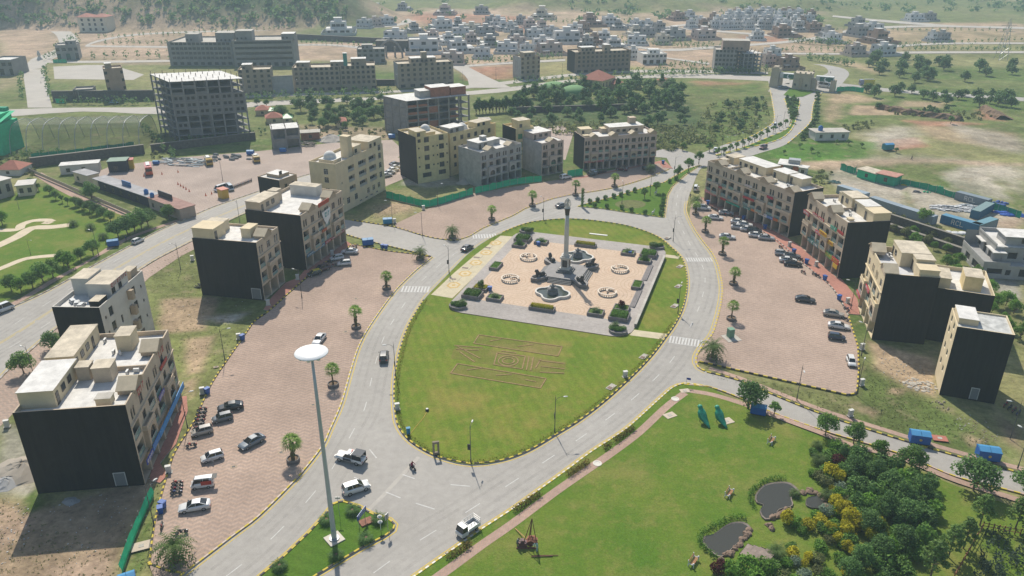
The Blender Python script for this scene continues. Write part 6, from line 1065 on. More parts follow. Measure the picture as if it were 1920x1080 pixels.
def car_proto(kind):
 L,W,belt,gh,rz_,wr,ax=CARS[kind];hw=W/2;P={}
 b=MB();rings=[]
 for s in(-.5,-.49,-.46,-.4,-.3,-.2,-.1,0,.1,.2,.3,.38,.44,.48,.5):
  zb=interp(belt,s);k=1-.10*max(0,(abs(s)-.36)/.14)**2;w=hw*k;zl=.24+.08*max(0,(abs(s)-.42)/.08);x=s*L
  rings.append([(x,-w*.9,zl),(x,-w,zl+.12),(x,-w*1.0,zl+(zb-zl)*.62),(x,-w*.94,zb-.03),(x,-w*.82,zb),(x,w*.82,zb),(x,w*.94,zb-.03),(x,w,zl+(zb-zl)*.62),(x,w,zl+.12),(x,w*.9,zl)])
 b.loft(rings);P['body']=(b.mesh('body',carpaint((.6,.6,.6)),True),0)
 x0,x1,x2,x3=[g*L for g in gh];zr,zt,zf=interp(belt,gh[0])-.01,rz_,interp(belt,gh[3])-.01;wb,wt=hw*.86,hw*.68
 b=MB();n=5;top=[]
 for i in range(n+1):x=x1+(x2-x1)*i/n;bow=.05*math.sin(math.pi*i/n);top.append([(x,-wt,zt-.05),(x,-wt*.92,zt+bow*.6),(x,wt*.92,zt+bow*.6),(x,wt,zt-.05)])
 b.loft([t_+[(t_[3][0],wt*.9,zt-.1),(t_[0][0],-wt*.9,zt-.1)]for t_ in top])
 for s in(-1,1):
  for(xa,za,xb,r)in((x3,zf,x2,.05),(x0,zr,x1,.07),((x1+x2)/2+.1,1.0,(x1+x2)/2+.05,.045)):b.tube((xa,s*wb,za if r!=.045 else zf),(xb,s*wt,zt-.04),r,r*.85,5)
 if kind in('suv','van','minibus'):
  for s in(-1,1):b.quad((x0,s*wb,zr),(x0+.5,s*wb,zr),(x1+.42,s*wt*1.01,zt-.05),(x1,s*wt,zt-.05))
 P['roof']=(b.mesh('roof',carpaint((.6,.6,.6))),0)
 b=MB();b.quad((x3,-wb,zf),(x3,wb,zf),(x2,wt,zt-.05),(x2,-wt,zt-.05));P['windscreen']=(b.mesh('windscreen',CGL),1)
 b=MB();b.quad((x0,wb,zr),(x0,-wb,zr),(x1,-wt,zt-.05),(x1,wt,zt-.05));P['rear_window']=(b.mesh('rear_window',CGL),1)
 for s in(-1,1):b=MB();b.quad((x0,s*wb,zr),(x3,s*wb,zf),(x2,s*wt,zt-.06),(x1,s*wt,zt-.06));P['side_window%d'%s]=(b.mesh('side_window',CGL),1)
 for s in(-1,1):
  b=MB();zl=interp(belt,.47)-.12;b.box(.472*L,.497*L,s*hw*.74-.2,s*hw*.74+.2,zl-.1,zl+.05);P['headlight%d'%s]=(b.mesh('headlight',HL),1);b=MB();zl=interp(belt,-.48)-.2;b.box(-.503*L,-.49*L,s*hw*.74-.16,s*hw*.74+.16,zl-.12,zl+.12);P['taillight%d'%s]=(b.mesh('taillight',TL),1)
  b=MB();b.box(x3-.3,x3-.12,s*(hw+.02),s*(hw+.2),zf+.02,zf+.16);P['mirror%d'%s]=(b.mesh('mirror',TRIM),1)
 b=MB();b.box(.49*L,.508*L,-hw*.7,hw*.7,.3,.5);P['front_grille']=(b.mesh('front_grille',TRIM),1)
 ty,ri=wheel_meshes(wr,.2);P['_w']=(ty,ri,[(a*L,s*(hw-.08),wr)for a in ax for s in(-1,1)]);return P
PROTO={k:car_proto(k)for k in CARS}
def car(kind,x,y,dx,dy,col,label,z=.14,roofcol=None,group='parked cars',sc_=1.0):
 p=G(x,y,z);q=G(x+dx,y+dy,z);t=thing({'sedan':'sedan_car','hatch':'hatchback_car','suv':'suv_car','van':'van','minibus':'minibus'}[kind],label,'car'if kind not in('van','minibus')else 'van',p,math.atan2(q.y-p.y,q.x-p.x),group,sc_)
 pr=PROTO[kind]
 for nm,v in pr.items():
  if nm=='_w':
   for loc in v[2]:w_=obj('wheel',v[0],t,loc);obj('rim',v[1],w_)
  else:obj(nm.rstrip('-1'),v[0],t,mats=[carpaint(roofcol if nm=='roof'and roofcol else col)]if v[1]==0 else None)
 return t
WH,SI,GR,DG,BK,NB,DR,BG,LB=(.62,.62,.61),(.38,.39,.40),(.13,.14,.15),(.055,.06,.065),(.015,.015,.017),(.03,.045,.08),(.10,.015,.02),(.36,.33,.29),(.14,.17,.20)
FL=' on the left-hand paving'
car('sedan',366,954,-59,10,WH,'white sedan parked nearest the camera on the left paving')
vt=car('van',381,912,-47,6,WH,'white van with red interior showing and tailgate raised')
b=MB();b.box(-1.5,.1,.745,.765,.75,1.5);obj('open_side',b.mesh('open_side',paint((.34,.03,.02))),vt);b=MB();b.box(-1.5,.1,-.765,-.745,.75,1.5);obj('open_side',b.mesh('open_side',paint((.34,.03,.02))),vt);b=MB();b.add([(-1.6,-.65,1.8),(-1.6,.65,1.8),(-2.3,.65,1.75),(-2.3,-.65,1.75)],[(0,1,2,3)]);obj('tailgate',b.mesh('tailgate',TRIM),vt)
ht=car('hatch',399,861,-41,12,WH,'white hatchback with its doors standing open')
for s in(-1,1):b=MB();b.add([(.35,s*.77,.35),(.05,s*1.45,.35),(.05,s*1.45,1.0),(.35,s*.77,1.0)],[(0,1,2,3)]);obj('open_door',b.mesh('open_door',carpaint(WH)),ht)
car('sedan',473,833,-45,24,LB,'blue-grey sedan standing alone on the left paving');car('hatch',380,813,-36,9,BG,'beige hatchback beside the motorcycle row');car('hatch',418,788,-36,9,GR,'grey boxy hatchback between the beige and the dark cars');car('sedan',433,767,-45,8,BK,'black sedan next to the grey hatchback')
car('sedan',599,640,-7,9,WH,'white sedan half hidden behind the tall mast disc')
car('suv',720,673,2,-18,DG,'dark grey car driving up the left arm of the ring road',ZR,group='cars on the road');car('suv',668,920,46,-15,WH,'white compact car turning at the junction island',ZR,group='cars on the road')
car('sedan',876,468,16,-10,DG,'dark sedan beside the hexagon tiled strip',ZR,group='cars on the road');car('sedan',1054,388,20,-4,GR,'grey sedan passing behind the column top',ZR,group='cars on the road')
for a in((656,475,-26,0,WH,'sedan','white sedan farthest of the row below the bannered arcade'),(632,487,-24,4,WH,'hatch','white hatchback middle of the row below the bannered arcade'),(646,497,-24,2,WH,'hatch','white hatchback standing out of line below the bannered arcade'),(604,508,-22,8,(.07,.03,.035),'suv','dark maroon car below the bannered arcade')):car(a[5],a[0],a[1],a[2],a[3],a[4],a[6])
car('hatch',590,516,-22,6,BK,'black taxi with yellow roof below the bannered arcade',roofcol=(.5,.4,.02))
RL=[(1319,393,'suv',WH,'white car nearest the palms of the right forecourt'),(1341,411,'sedan',WH,'white sedan second in line along the right forecourt'),(1361,402,'sedan',SI,'silver sedan close to the arcade walk'),(1363,447,'sedan',WH,'white sedan standing apart in the middle of the forecourt'),(1384,419,'sedan',WH,'white sedan at the head of the tight group'),(1396,424,'sedan',WH,'white sedan touching the shop walk in the tight group'),(1385,429,'sedan',SI,'silver sedan in the tight group'),(1402,433,'sedan',WH,'white sedan between silver and black cars of the tight group'),(1414,436,'suv',BK,'black car in the tight group'),(1418,444,'sedan',WH,'white sedan at the near end of the tight group'),(1436,449,'sedan',SI,'silver sedan last of the tight group'),(1465,478,'hatch',SI,'silver hatchback by the blue bins'),(1484,483,'sedan',GR,'grey sedan beside the silver hatchback'),(1477,491,'sedan',WH,'white sedan next to the black one by the bins'),(1486,498,'sedan',BK,'black sedan nearest of the group by the bins'),(1509,565,'sedan',DG,'dark sedan alone on the right forecourt'),(1562,592,'sedan',BG,'champagne sedan near the kerb'),(1572,615,'sedan',WH,'white sedan with dark sunroof near the kerb'),(1568,636,'hatch',NB,'dark blue hatchback near the kerb')]
for x,y,k,c,l in RL:car(k,x,y,26,2.4 if y<520 else 3.6,c,l)
car('hatch',1595,682,4,12,WH,'white small car at the near end of the right kerb');car('van',1304,357,3,-8,WH,'white van standing at the far end of the arcade walk')
for x,y,k,c,l,dx in((1060,335,'suv',WH,'white car before the pinkish building',20),(1110,329,'hatch',DG,'dark car in the shade of the long brown block',20),(1114,325,'hatch',WH,'white car in the shade of the long brown block',20),(1166,320,'suv',DR,'dark red car in front of the long brown block',-20),(1212,318,'hatch',(.03,.06,.05),'dark green car at the end of the long brown block',20),(724,331,'sedan',WH,'white car first of the hidden lot behind the beige flats',20),(731,326,'sedan',WH,'white car second of the hidden lot behind the beige flats',20),(738,321,'sedan',WH,'white car third of the hidden lot behind the beige flats',20),(742,316,'sedan',WH,'white car fourth of the hidden lot behind the beige flats',20),(741,310,'sedan',NB,'dark car of the hidden lot behind the beige flats',20)):car(k,x,y,dx,-4,c,l)
car('hatch',259,455,18,-8,WH,'white hatchback parked on the main road beside the park',ZR);car('minibus',7,584,30,-12,WH,'white minibus on the main road at the left edge',ZR)
car('minibus',414,357,-18,6,WH,'white minibus on the driving lot',.02);car('minibus',432,356,8,8,(.45,.5,.55),'pale blue minibus beside the white one',.02);car('hatch',1341,284,2,8,WH,'white microcar on the boulevard near the crossing',ZR);car('suv',1431,279,-12,5,DR,'dark red car on the far carriageway of the boulevard',ZR);car('van',1453,238,-2,6,WH,'white van coming down the boulevard',ZR);car('sedan',1466,165,6,0,SI,'silver car under the left gate span',.03);car('sedan',1473,166,6,0,GR,'dark car under the left gate span',.03);car('minibus',1545,164,8,1,WH,'white bus under the right gate span',.03,sc_=1.5);car('sedan',853-640,194,10,0,(.2,.35,.4),'teal car on the back street beyond the brick tower house',.03)
def pickup(x,y,dx,dy,label):
 p=G(x,y,ZR);q=G(x+dx,y+dy,ZR);t=thing('police_pickup',label,'pickup truck',p,math.atan2(q.y-p.y,q.x-p.x));w=.92
 def sec(x_,zt,k=1.0,zl=.45):return[(x_,-w*k*.92,zl),(x_,-w*k,zl+.15),(x_,-w*k,zt-.12),(x_,-w*k*.88,zt),(x_,w*k*.88,zt),(x_,w*k,zt-.12),(x_,w*k,zl+.15),(x_,w*k*.92,zl)]
 b=MB();b.loft([sec(.9,1.12),sec(1.6,1.1),sec(2.3,1.0),sec(2.6,.8,.94)]);b.loft([sec(-.7,1.12),sec(.92,1.12)]);b.loft([sec(-2.6,1.08),sec(-.72,1.08)]);obj('body',b.mesh('body',carpaint(WH),True),t)
 b=MB();b.box(1.0,2.35,-.8,.8,1.1,1.125);obj('bonnet',b.mesh('bonnet',carpaint((.05,.06,.08))),t);b=MB();b.box(-.6,.5,-.7,.7,1.72,1.8);obj('cab_roof',b.mesh('cab_roof',carpaint(WH)),t)
 b=MB();b.quad((1.0,-.82,1.1),(1.0,.82,1.1),(.5,.68,1.74),(.5,-.68,1.74));obj('windscreen',b.mesh('windscreen',CGL),t)
 for s in(-1,1):b=MB();b.quad((-.65,s*.84,1.1),(1.0,s*.84,1.1),(.5,s*.7,1.74),(-.6,s*.7,1.74));obj('side_window',b.mesh('side_window',CGL),t);b=MB();b.box(-.6,.9,s*.925-.012,s*.925+.012,.6,1.05);obj('door_stripe',b.mesh('door_stripe',paint((.03,.035,.05))),t);b=MB();b.box(2.5,2.63,s*.6-.2,s*.6+.2,.75,.92);obj('headlight',b.mesh('headlight',HL),t);b=MB();b.box(-2.66,-2.6,s*.75-.1,s*.75+.1,.8,1.05);obj('taillight',b.mesh('taillight',TL),t)
 HOOD=paint((.07,.075,.085),.7);b=MB();b.box(-2.5,-.72,-.9,.9,2.05,2.12);obj('hood_roof',b.mesh('hood_roof',HOOD),t)
 for x_ in(-2.45,-1.6,-.78):
  for s in(-1,1):b=MB();b.tube((x_,s*.86,1.05),(x_,s*.86,2.06),.03,n=6);obj('hood_post',b.mesh('hood_post',TRIM),t)
 for s in(-1,1):b=MB();b.box(-2.45,-.78,s*.87-.01,s*.87+.01,1.08,1.95);obj('hood_side',b.mesh('hood_side',paint((.02,.02,.025),.7)),t)
 b=MB();b.box(-.3,0,-.6,0,1.8,1.94);lb=obj('light_bar',b.mesh('light_bar',paint((.5,.02,.02),.3)),t);b=MB();b.box(-.3,0,.001,.6,1.8,1.94);obj('light_bar',b.mesh('light_bar',paint((.55,.55,.58),.3)),t);b=MB();b.box(-2.72,-2.62,-.8,.8,.5,.62);obj('bumper',b.mesh('bumper',TRIM),t)
 ty,ri=wheel_meshes(.38,.24)
 for a in(-1.55,1.65):
  for s in(-1,1):w_=obj('wheel',ty,t,(a,s*.82,.38));obj('rim',ri,w_)
pickup(658,864,-53,-13,'black and white patrol pickup with hooded bed at the junction')
def mini_truck(x,y,dx,dy,label):
 p=G(x,y,ZR);q=G(x+dx,y+dy,ZR);t=thing('mini_truck',label,'truck',p,math.atan2(q.y-p.y,q.x-p.x));wm=carpaint(WH)
 b=MB();b.loft([[(x_,-.72*k,z0),(x_,.72*k,z0),(x_,.72*k,z1),(x_,-.72*k,z1)]for x_,z0,z1,k in((.45,.35,1.0,1),(1.4,.35,1.0,1),(1.6,.4,.9,.96))]);obj('cab',b.mesh('cab',wm),t);b=MB();b.box(.5,1.25,-.64,.64,1.72,1.78);obj('cab_roof',b.mesh('cab_roof',wm),t);b=MB();b.quad((1.52,-.68,1.0),(1.52,.68,1.0),(1.25,.62,1.73),(1.25,-.62,1.73));obj('windscreen',b.mesh('windscreen',CGL),t);b=MB();b.quad((.5,.66,1.0),(.5,-.66,1.0),(.5,-.62,1.73),(.5,.62,1.73));obj('rear_wall',b.mesh('rear_wall',wm),t)
 for s in(-1,1):
  b=MB();b.quad((.5,s*.7,1.0),(1.5,s*.7,1.0),(1.25,s*.63,1.73),(.5,s*.63,1.73));obj('side_window',b.mesh('side_window',CGL),t);b=MB();b.box(-1.7,.4,s*.72-.02,s*.72+.02,.72,1.15);obj('bed_side',b.mesh('bed_side',wm),t)
  for k in range(5):b=MB();xx=-1.68+k*.51;b.tube((xx,s*.72,1.1),(xx,s*.72,1.85),.025,n=5);obj('rail_post',b.mesh('rail_post',wm),t)
  for zz in(1.5,1.85):b=MB();b.tube((-1.7,s*.72,zz),(.38,s*.72,zz),.025,n=5);obj('side_rail',b.mesh('side_rail',wm),t)
  b=MB();b.box(1.58,1.62,s*.5-.12,s*.5+.12,.7,.85);obj('headlight',b.mesh('headlight',HL),t)
 for zz in(1.5,1.85):
  for xx in(-1.7,.38):b=MB();b.tube((xx,-.72,zz),(xx,.72,zz),.025,n=5);obj('end_rail',b.mesh('end_rail',wm),t)
 b=MB();b.box(-1.72,.42,-.74,.74,.62,.72);obj('bed_floor',b.mesh('bed_floor',METAL),t);b=MB();b.box(-1.74,-1.7,-.72,.72,.72,1.15);obj('tailboard',b.mesh('tailboard',wm),t)
 ty,ri=wheel_meshes(.28,.18)
 for a in(-1.1,1.1):
  for s in(-1,1):w_=obj('wheel',ty,t,(a,s*.62,.28));obj('rim',ri,w_)
 t.scale=(1.08,)*3
mini_truck(877,998,-37,25,'small white flatbed truck with railed bed by the garden kerb')
def lorry(x,y,dx,dy,label,cab,body,L=7.0,H=2.9,name='truck',cat='truck'):
 p=G(x,y,.02);q=G(x+dx,y+dy,.02);t=thing(name,label,cat,p,math.atan2(q.y-p.y,q.x-p.x));b=MB();b.box(L/2-2,L/2,-1.15,1.15,.5,H*.92);b.box(L/2-1.9,L/2-.1,-1.1,1.1,H*.92,H);obj('cab',b.mesh('cab',carpaint(cab)),t);b=MB();b.box(L/2,L/2+.03,-1.0,1.0,H*.5,H*.85);obj('windscreen',b.mesh('windscreen',CGL),t);b=MB();b.box(-L/2,L/2-2.1,-1.15,1.15,.7,H);b.box(-L/2+.3,L/2-2.4,-.6,.6,H,H+.25,1);obj('cargo_body',b.mesh('cargo_body',[carpaint(body),METAL]),t)
 ty,ri=wheel_meshes(.48,.3)
 for a in(-L*.33,-L*.15,L*.36):
  for s in(-1,1):w_=obj('wheel',ty,t,(a,s*1.0,.48));obj('rim',ri,w_)
lorry(280,325,3,14,'orange fire engine parked on the driving lot',(.50,.07,.02),(.45,.06,.02),7.5,3.2,'fire_engine');lorry(392,308,4,6,'yellow dump truck on the far edge of the driving lot',(.45,.3,.05),(.3,.26,.2),6,2.6,'dump_truck');lorry(481,303,4,6,'small yellow digger truck at the lot edge',(.45,.3,.05),(.2,.18,.15),4.5,2.4,'dump_truck');lorry(1624,160,-10,0,'yellow roofed cargo truck on the lane to the gate',(.2,.2,.3),(.5,.42,.03),8,3.2,'cargo_truck')
def bike_parts():
 P={};ty=MB();ty.lathe([(.22,-.05),(.29,-.05),(.31,0),(.29,.05),(.22,.05)],14);ty.f.pop();ty.m.pop();ty.v=[(x,z,y)for x,y,z in ty.v];P['tyre']=ty.mesh('wheel',TYRE);sp=MB();sp.lathe([(.02,-.015),(.22,-.012),(.22,.012),(.02,.015)],10);sp.v=[(x,z,y)for x,y,z in sp.v];P['spokes']=sp.mesh('spokes',METAL)
 b=MB();b.loft([[(x,-w,z0),(x,w,z0),(x,w*.8,z1),(x,-w*.8,z1)]for x,w,z0,z1 in((-.02,.09,.62,.76),(.15,.14,.6,.86),(.35,.12,.62,.84),(.42,.06,.66,.76))]);P['tank']=b.mesh('tank',paint((.3,.02,.02),.3));b=MB();b.loft([[(x,-w,z0),(x,w,z0),(x,w,z1),(x,-w,z1)]for x,w,z0,z1 in((-.72,.09,.7,.78),(-.4,.13,.68,.78),(0,.1,.66,.74))]);P['seat']=b.mesh('seat',TRIM)
 b=MB();b.path([(.62,0,.31),(.42,0,.85),(.36,0,.98)],.035,6);b.path([(.4,0,.75),(-.3,0,.68),(-.62,0,.31)],.03,6);b.path([(.4,0,.7),(.15,0,.3),(-.3,0,.32),(-.62,0,.31)],.03,6);b.box(-.15,.2,-.12,.12,.3,.55);b.path([(.1,.12,.3),(-.75,.16,.32)],.045,6);P['frame']=b.mesh('frame',paint((.1,.1,.1),.4,.5,.6));b=MB();b.path([(.3,-.34,1.0),(.37,-.15,.97),(.37,.15,.97),(.3,.34,1.0)],.022,6);b.ball((.48,0,.88),.1,8,5);P['handlebar']=b.mesh('handlebar',paint((.12,.12,.12),.4));b=MB();b.loft([[(x,-.09,z),(x,.09,z),(x,.09,z+.02),(x,-.09,z+.02)]for x,z in((-.98,.5),(-.85,.62),(-.62,.66),(-.4,.62))]);P['mudguard']=b.mesh('mudguard',paint((.28,.02,.02),.3));return P
BP=bike_parts();BKC=[paint((.3,.02,.02),.3),paint((.02,.02,.025),.3),paint((.2,.02,.03),.3),paint((.04,.06,.16),.3)]
def motorbike(x,y,dx,dy,label,z=.14,c=0,group='parked motorcycles'):
 p=G(x,y,z);q=G(x+dx,y+dy,z);t=thing('motorcycle',label,'motorcycle',p,math.atan2(q.y-p.y,q.x-p.x),group)
 for xx in(.62,-.62):w_=obj('wheel',BP['tyre'],t,(xx,0,.31));obj('spokes',BP['spokes'],w_)
 for k in('seat','frame','handlebar'):obj(k,BP[k],t)
 for k in('tank','mudguard'):obj(k,BP[k],t,mats=[BKC[c%4]])
 return t
MBL='motorcycle in the row below the blue canopied arcade'
for i in range(7):motorbike(379-1.6*i,771+7.2*i,-16,3,MBL,c=i%3)
motorbike(359,838,-16,3,'red motorcycle alone between the beige and white cars')
for i in range(4):motorbike(333-.8*i,909+6.0*i,-16,2,'motorcycle in the trio beside the white van',c=i)
motorbike(304,990,-4,14,'motorcycle leaning at the kerb near the blue bins');motorbike(341,1001,-18,3,'dark motorcycle behind the feathery palm',c=1)
for x,y in((664,465),(640,480),(627,489),(617,494),(610,497),(626,500),(600,502)):motorbike(x,y,-14,3,'motorcycle parked below the bannered arcade',c=int(x))
for i in range(9):motorbike(1332+3.4*i,390+1.8*i,8,4,'motorcycle in the row before the long arcade block',c=i)
for i in range(7):motorbike(1369+4.2*i,405+2.3*i,8,4,'motorcycle in the second row before the long arcade block',c=i)
for x,y,l in((1502,489,'motorcycle beside the grey sedan'),(1506,513,'motorcycle apart on the paving by the bins'),(1527,517,'motorcycle pair member near the walk, farther one'),(1533,520,'motorcycle pair member near the walk, nearer one'),(1587,582,'motorcycle at the kerb by the cream building'),(1585,601,'white scooter beside the champagne sedan'),(1464,466,'motorcycle behind the silver hatchback')):motorbike(x,y,8,4,l,c=int(x)%4)
for i in range(4):motorbike(1885+8*i,762+5*i,8,-6,'motorcycle huddled on the paving right of the tan building',.02,c=i)
for i in range(14):motorbike(438+2.6*i,353-1.0*i,3,-6,'motorcycle in the long row on the driving lot',.02,c=i)
for i in range(8):motorbike(1121+2.2*i,326-.5*i,3,-6,'motorcycle in the shade of the long brown block',c=i)
for i,(x,y)in enumerate(((1447,178),(1557,137),(700,118),(77,156),(53,128))):motorbike(x,y,2,6,['motorcycle riding on the boulevard before the gate','motorcycle on the road behind the gate','motorcycle by the far archway road','motorcycle on the wide left avenue','motorcycle at the left roundabout'][i],.03,group=None)
def person_mat(shirt,pants,skin=(.24,.13,.08),hair=(.012,.01,.009),zs=(.95,1.46,1.62)):
 m=plain('clothes',.85,.2);g=NG(m);tc=g.N.new('ShaderNodeTexCoord');s=g.N.new('ShaderNodeSeparateXYZ');g.L.new(tc.outputs['Object'],s.inputs[0]);z=s.outputs[2];x=s.outputs[0]
 c=g.mix(g.val('GREATER_THAN',z,zs[0]),pants,shirt);c=g.mix(g.val('GREATER_THAN',z,zs[1]),c,skin);face=g.val('SUBTRACT',z,g.val('MULTIPLY',x,.9));c=g.mix(g.val('GREATER_THAN',face,zs[2]),c,hair);c=g.mix(g.val('LESS_THAN',z,.07),c,(.03,.02,.015));g.L.new(c,g.b.inputs['Base Color']);return m
def person_mesh(J):
 """J: joints (pelvis, chest, neck, head, shoulders, elbows, hands, hips, knees, feet); one watertight body after remeshing"""
 b=MB();V={k:Vector(v)for k,v in J.items()}
 b.path([V['pelvis'],(V['pelvis']+V['chest'])/2,V['chest'],V['neck']],[.165,.15,.18,.07],12);b.ball(V['pelvis'],(.165,.175,.15));b.ball(V['chest'],(.15,.21,.18));b.tube(V['neck'],V['head'],.06,.06)
 b.ball(V['head'],(.095,.078,.12),12,8);h=V['head'];b.ball(h+Vector((.095,0,-.01)),(.022,.016,.022));b.ball(h+Vector((.078,0,-.06)),(.02,.03,.012));b.ball(h+Vector((.0,0,.03)),(.105,.088,.11),10,6)
 for s in(-1,1):b.ball(h+Vector((0,s*.08,-.01)),(.022,.014,.03));b.ball(h+Vector((.085,s*.03,.015)),.013)
 for s,q in((-1,'r'),(1,'l')):
  S,E_,H_,P_,K,F_=[V[n+q]for n in('sh','el','ha','hip','kn','ft')];b.path([V['chest']+Vector((0,0,.1)),S],[.09,.075],8);b.path([S,E_,H_],[.068,.052,.034],8);d=(H_-E_).normalized();sd_=Vector((-d.y,d.x,0))if abs(d.z)<.9 else Vector((1,0,0));sd_.normalize();b.tube(H_,H_+d*.08,.036,.034,8)
  for i,l in enumerate((.07,.085,.08,.06)):a=H_+d*.07+sd_*(.03-.02*i);b.path([a,a+d*l*.55,a+d*l-Vector((0,0,.02))],[.0125,.0115,.01],5)
  b.path([H_+d*.03+sd_*.03,H_+d*.06+sd_*.065],[.014,.011],5);b.path([V['pelvis'],P_],[.12,.11],8);b.path([P_,K,F_],[.105,.075,.05],8);b.path([F_,F_+Vector((.17,0,-.02))],[.05,.04],8)
 return b.mesh('body',None or TRIM)
STAND=dict(pelvis=(0,0,.95),chest=(.0,0,1.3),neck=(.01,0,1.48),head=(.03,0,1.63),shr=(0,-.2,1.42),shl=(0,.2,1.42),elr=(.02,-.27,1.15),ell=(.02,.27,1.15),har=(.12,-.27,.93),hal=(.12,.27,.93),hipr=(0,-.1,.9),hipl=(0,.1,.9),knr=(.03,-.11,.5),knl=(.03,.11,.5),ftr=(0,-.12,.06),ftl=(0,.12,.06))
def person(x,y,face,J,shirt,pants,label,z=.15,world=None,zs=(.95,1.46,1.62),sc_=1.0):
 p=world if world else G(x,y,z);t=thing('person',label,'person',p,face,None,sc_);me=person_mesh(J);me.materials.clear();me.materials.append(person_mat(shirt,pants,zs=zs));o=obj('body',me,t);md=o.modifiers.new('skin','REMESH');md.mode='VOXEL';md.voxel_size=.016;md.use_smooth_shade=True;return t
RIDE=dict(STAND,pelvis=(-.25,0,.84),chest=(-.12,0,1.18),neck=(-.06,0,1.36),head=(-.02,0,1.52),shr=(-.1,-.2,1.3),shl=(-.1,.2,1.3),elr=(.1,-.3,1.1),ell=(.1,.3,1.1),har=(.28,-.3,1.02),hal=(.28,.3,1.02),hipr=(-.2,-.12,.82),hipl=(-.2,.12,.82),knr=(.18,-.22,.68),knl=(.18,.22,.68),ftr=(.02,-.2,.3),ftl=(.02,.2,.3))
mb_=motorbike(774,880,12,9,'motorcycle being ridden across the junction',ZR,1,None);person(0,0,mb_.rotation_euler.z,RIDE,(.26,.03,.07),(.05,.045,.05),'rider in a dark red shirt on the motorcycle at the junction',world=tuple(mb_.location),zs=(.88,1.36,1.52))
REACH=dict(STAND,chest=(.1,0,1.27),neck=(.16,0,1.44),head=(.21,0,1.58),shr=(.1,-.2,1.38),shl=(.1,.2,1.38),elr=(.3,-.22,1.2),ell=(.3,.22,1.2),har=(.52,-.14,1.22),hal=(.52,.14,1.22))
W1=person(1007,1033,R(200),REACH,(.30,.44,.42),(.32,.45,.43),'worker in pale green clothes beside the drilling tripod');person(970,1025,R(-10),REACH,(.16,.17,.16),(.15,.15,.14),'worker in grey clothes on the road side of the drilling tripod')
WALK=dict(STAND,knr=(.18,-.1,.52),ftr=(.24,-.11,.08),knl=(-.02,.1,.5),ftl=(-.26,.11,.1),har=(-.15,-.28,.95),hal=(.25,.27,.97));person(360,402,R(30),WALK,(.07,.07,.09),(.05,.05,.06),'person in dark clothes walking at the lot exit, nearer the road',.02);person(363,403,R(30),WALK,(.2,.22,.24),(.05,.05,.06),'person in grey shirt walking at the lot exit',.02)
person(1709,300,R(180),WALK,(.03,.03,.04),(.02,.02,.03),'person in black walking on the far pale track',0);person(1294,372,R(-80),WALK,(.1,.1,.1),(.08,.08,.08),'person walking at the far end of the right forecourt');person(237,452,R(20),STAND,(.03,.05,.14),(.04,.04,.06),'person in dark blue standing under the roadside trees',.02)
# ================================================================ PLANTING
def put_palm(x,y,k,label,s=1.0,ring=True,z=.14,kind=PF):
 p=G(x,y,z)
 if ring:t=thing('ring_planter','round stone planter of the '+label.replace(',',''),'planter',p,0,'round palm planters');obj('planter_ring',RINGM,t);obj('soil',SOILM,t)
 tm,fm,sk=kind[k%len(kind)];t=thing('palm',label,'palm tree',(p.x,p.y,z+(.45 if ring else 0)),x*.7,'palms along the paving',s);obj('trunk',tm,t);obj('fronds',fm,t)
 if sk:obj('leaf_skirt',sk,t)
for i,(x,y,s,kd,l)in enumerate(((550,864,1.25,PF,'stout fan palm, first above the junction paving edge'),(625,723,1.1,PF2,'slender fan palm, second along the left paving edge'),(668,614,1.15,PF,'fan palm third along the left paving edge'),(725,541,1.1,PF,'fan palm fourth along the left paving edge'),(788,486,1.0,PD,'feathery palm at the left corner of the side street'),(848,446,1.05,PD,'feathery palm at the far corner of the side street'),(922,412,1.1,PF,'fan palm first on the far paving strip'),(998,386,1.15,PF,'fan palm second on the far paving strip'),(1079,366,1.1,PF,'fan palm third on the far paving strip'),(1152,350,1.15,PF,'fan palm fourth on the far paving strip'),(1220,324,1.0,PD,'bushy palm in front of the long brown block'),(1305,389,1.15,PD,'feathery palm at the head of the right forecourt'),(1304,402,1.0,PF,'short fan palm beside the head of the right forecourt'),(1322,435,1.1,PF,'fan palm next along the right forecourt edge'),(1354,477,1.1,PF,'fan palm midway along the right forecourt edge'),(1375,533,1.1,PF,'fan palm beyond the middle of the right forecourt edge'),(1371,599,1.05,PF2,'slim fan palm by the green cabinet'),(1335,673,1.25,PD,'large feathery palm at the right zebra crossing'),(331,1056,1.35,PD,'large feathery palm at the bottom of the left paving'))):put_palm(x,y,0 if kd is PD else i,l,s,True,.14,kd)
CYL=['cycad beside the blue direction sign on the junction island','cycad by the mast on the road side of the island','cycad at the right tip of the junction island','cycad on the near kerb of the junction island','cycad at the foot of the tall mast','cycad at the bottom of the junction island']
for i,(x,y)in enumerate(((661,962),(613,979),(710,978),(687,1014),(631,1046),(525,1066))):t=thing('cycad',CYL[i],'cycad',G(x,y,.17),i,'cycads of the junction island',1.18);obj('stem',STUB,t);obj('fronds',CYC[i%3],t)
for i,(x,y)in enumerate(((1106,381),(1120,378),(1135,374),(1151,371),(1164,368),(1177,364),(1190,360),(1138,390),(1184,397),(1209,402),(1239,403),(1241,397),(1240,391),(1243,385),(1243,378),(1244,370),(1255,343),(1267,338),(1166,393),(1115,388))):bush(G(x,y,.17),.8,'d','small clipped dark shrub along the triangle garden edge','clipped shrubs of the triangle garden',h=1.5)
for x,y,h,l in((1230,362,4.5,'young tree midway along the triangle garden'),(1271,335,5,'tree near the narrow end of the triangle garden'),(1291,321,5.5,'tree close to the tip of the triangle garden'),(1310,308,5.5,'tree at the tip of the triangle garden'),(1208,372,4,'thin young tree inside the triangle garden')):tree(x,y,h,'e',l,'triangle garden trees',.17,1.2)
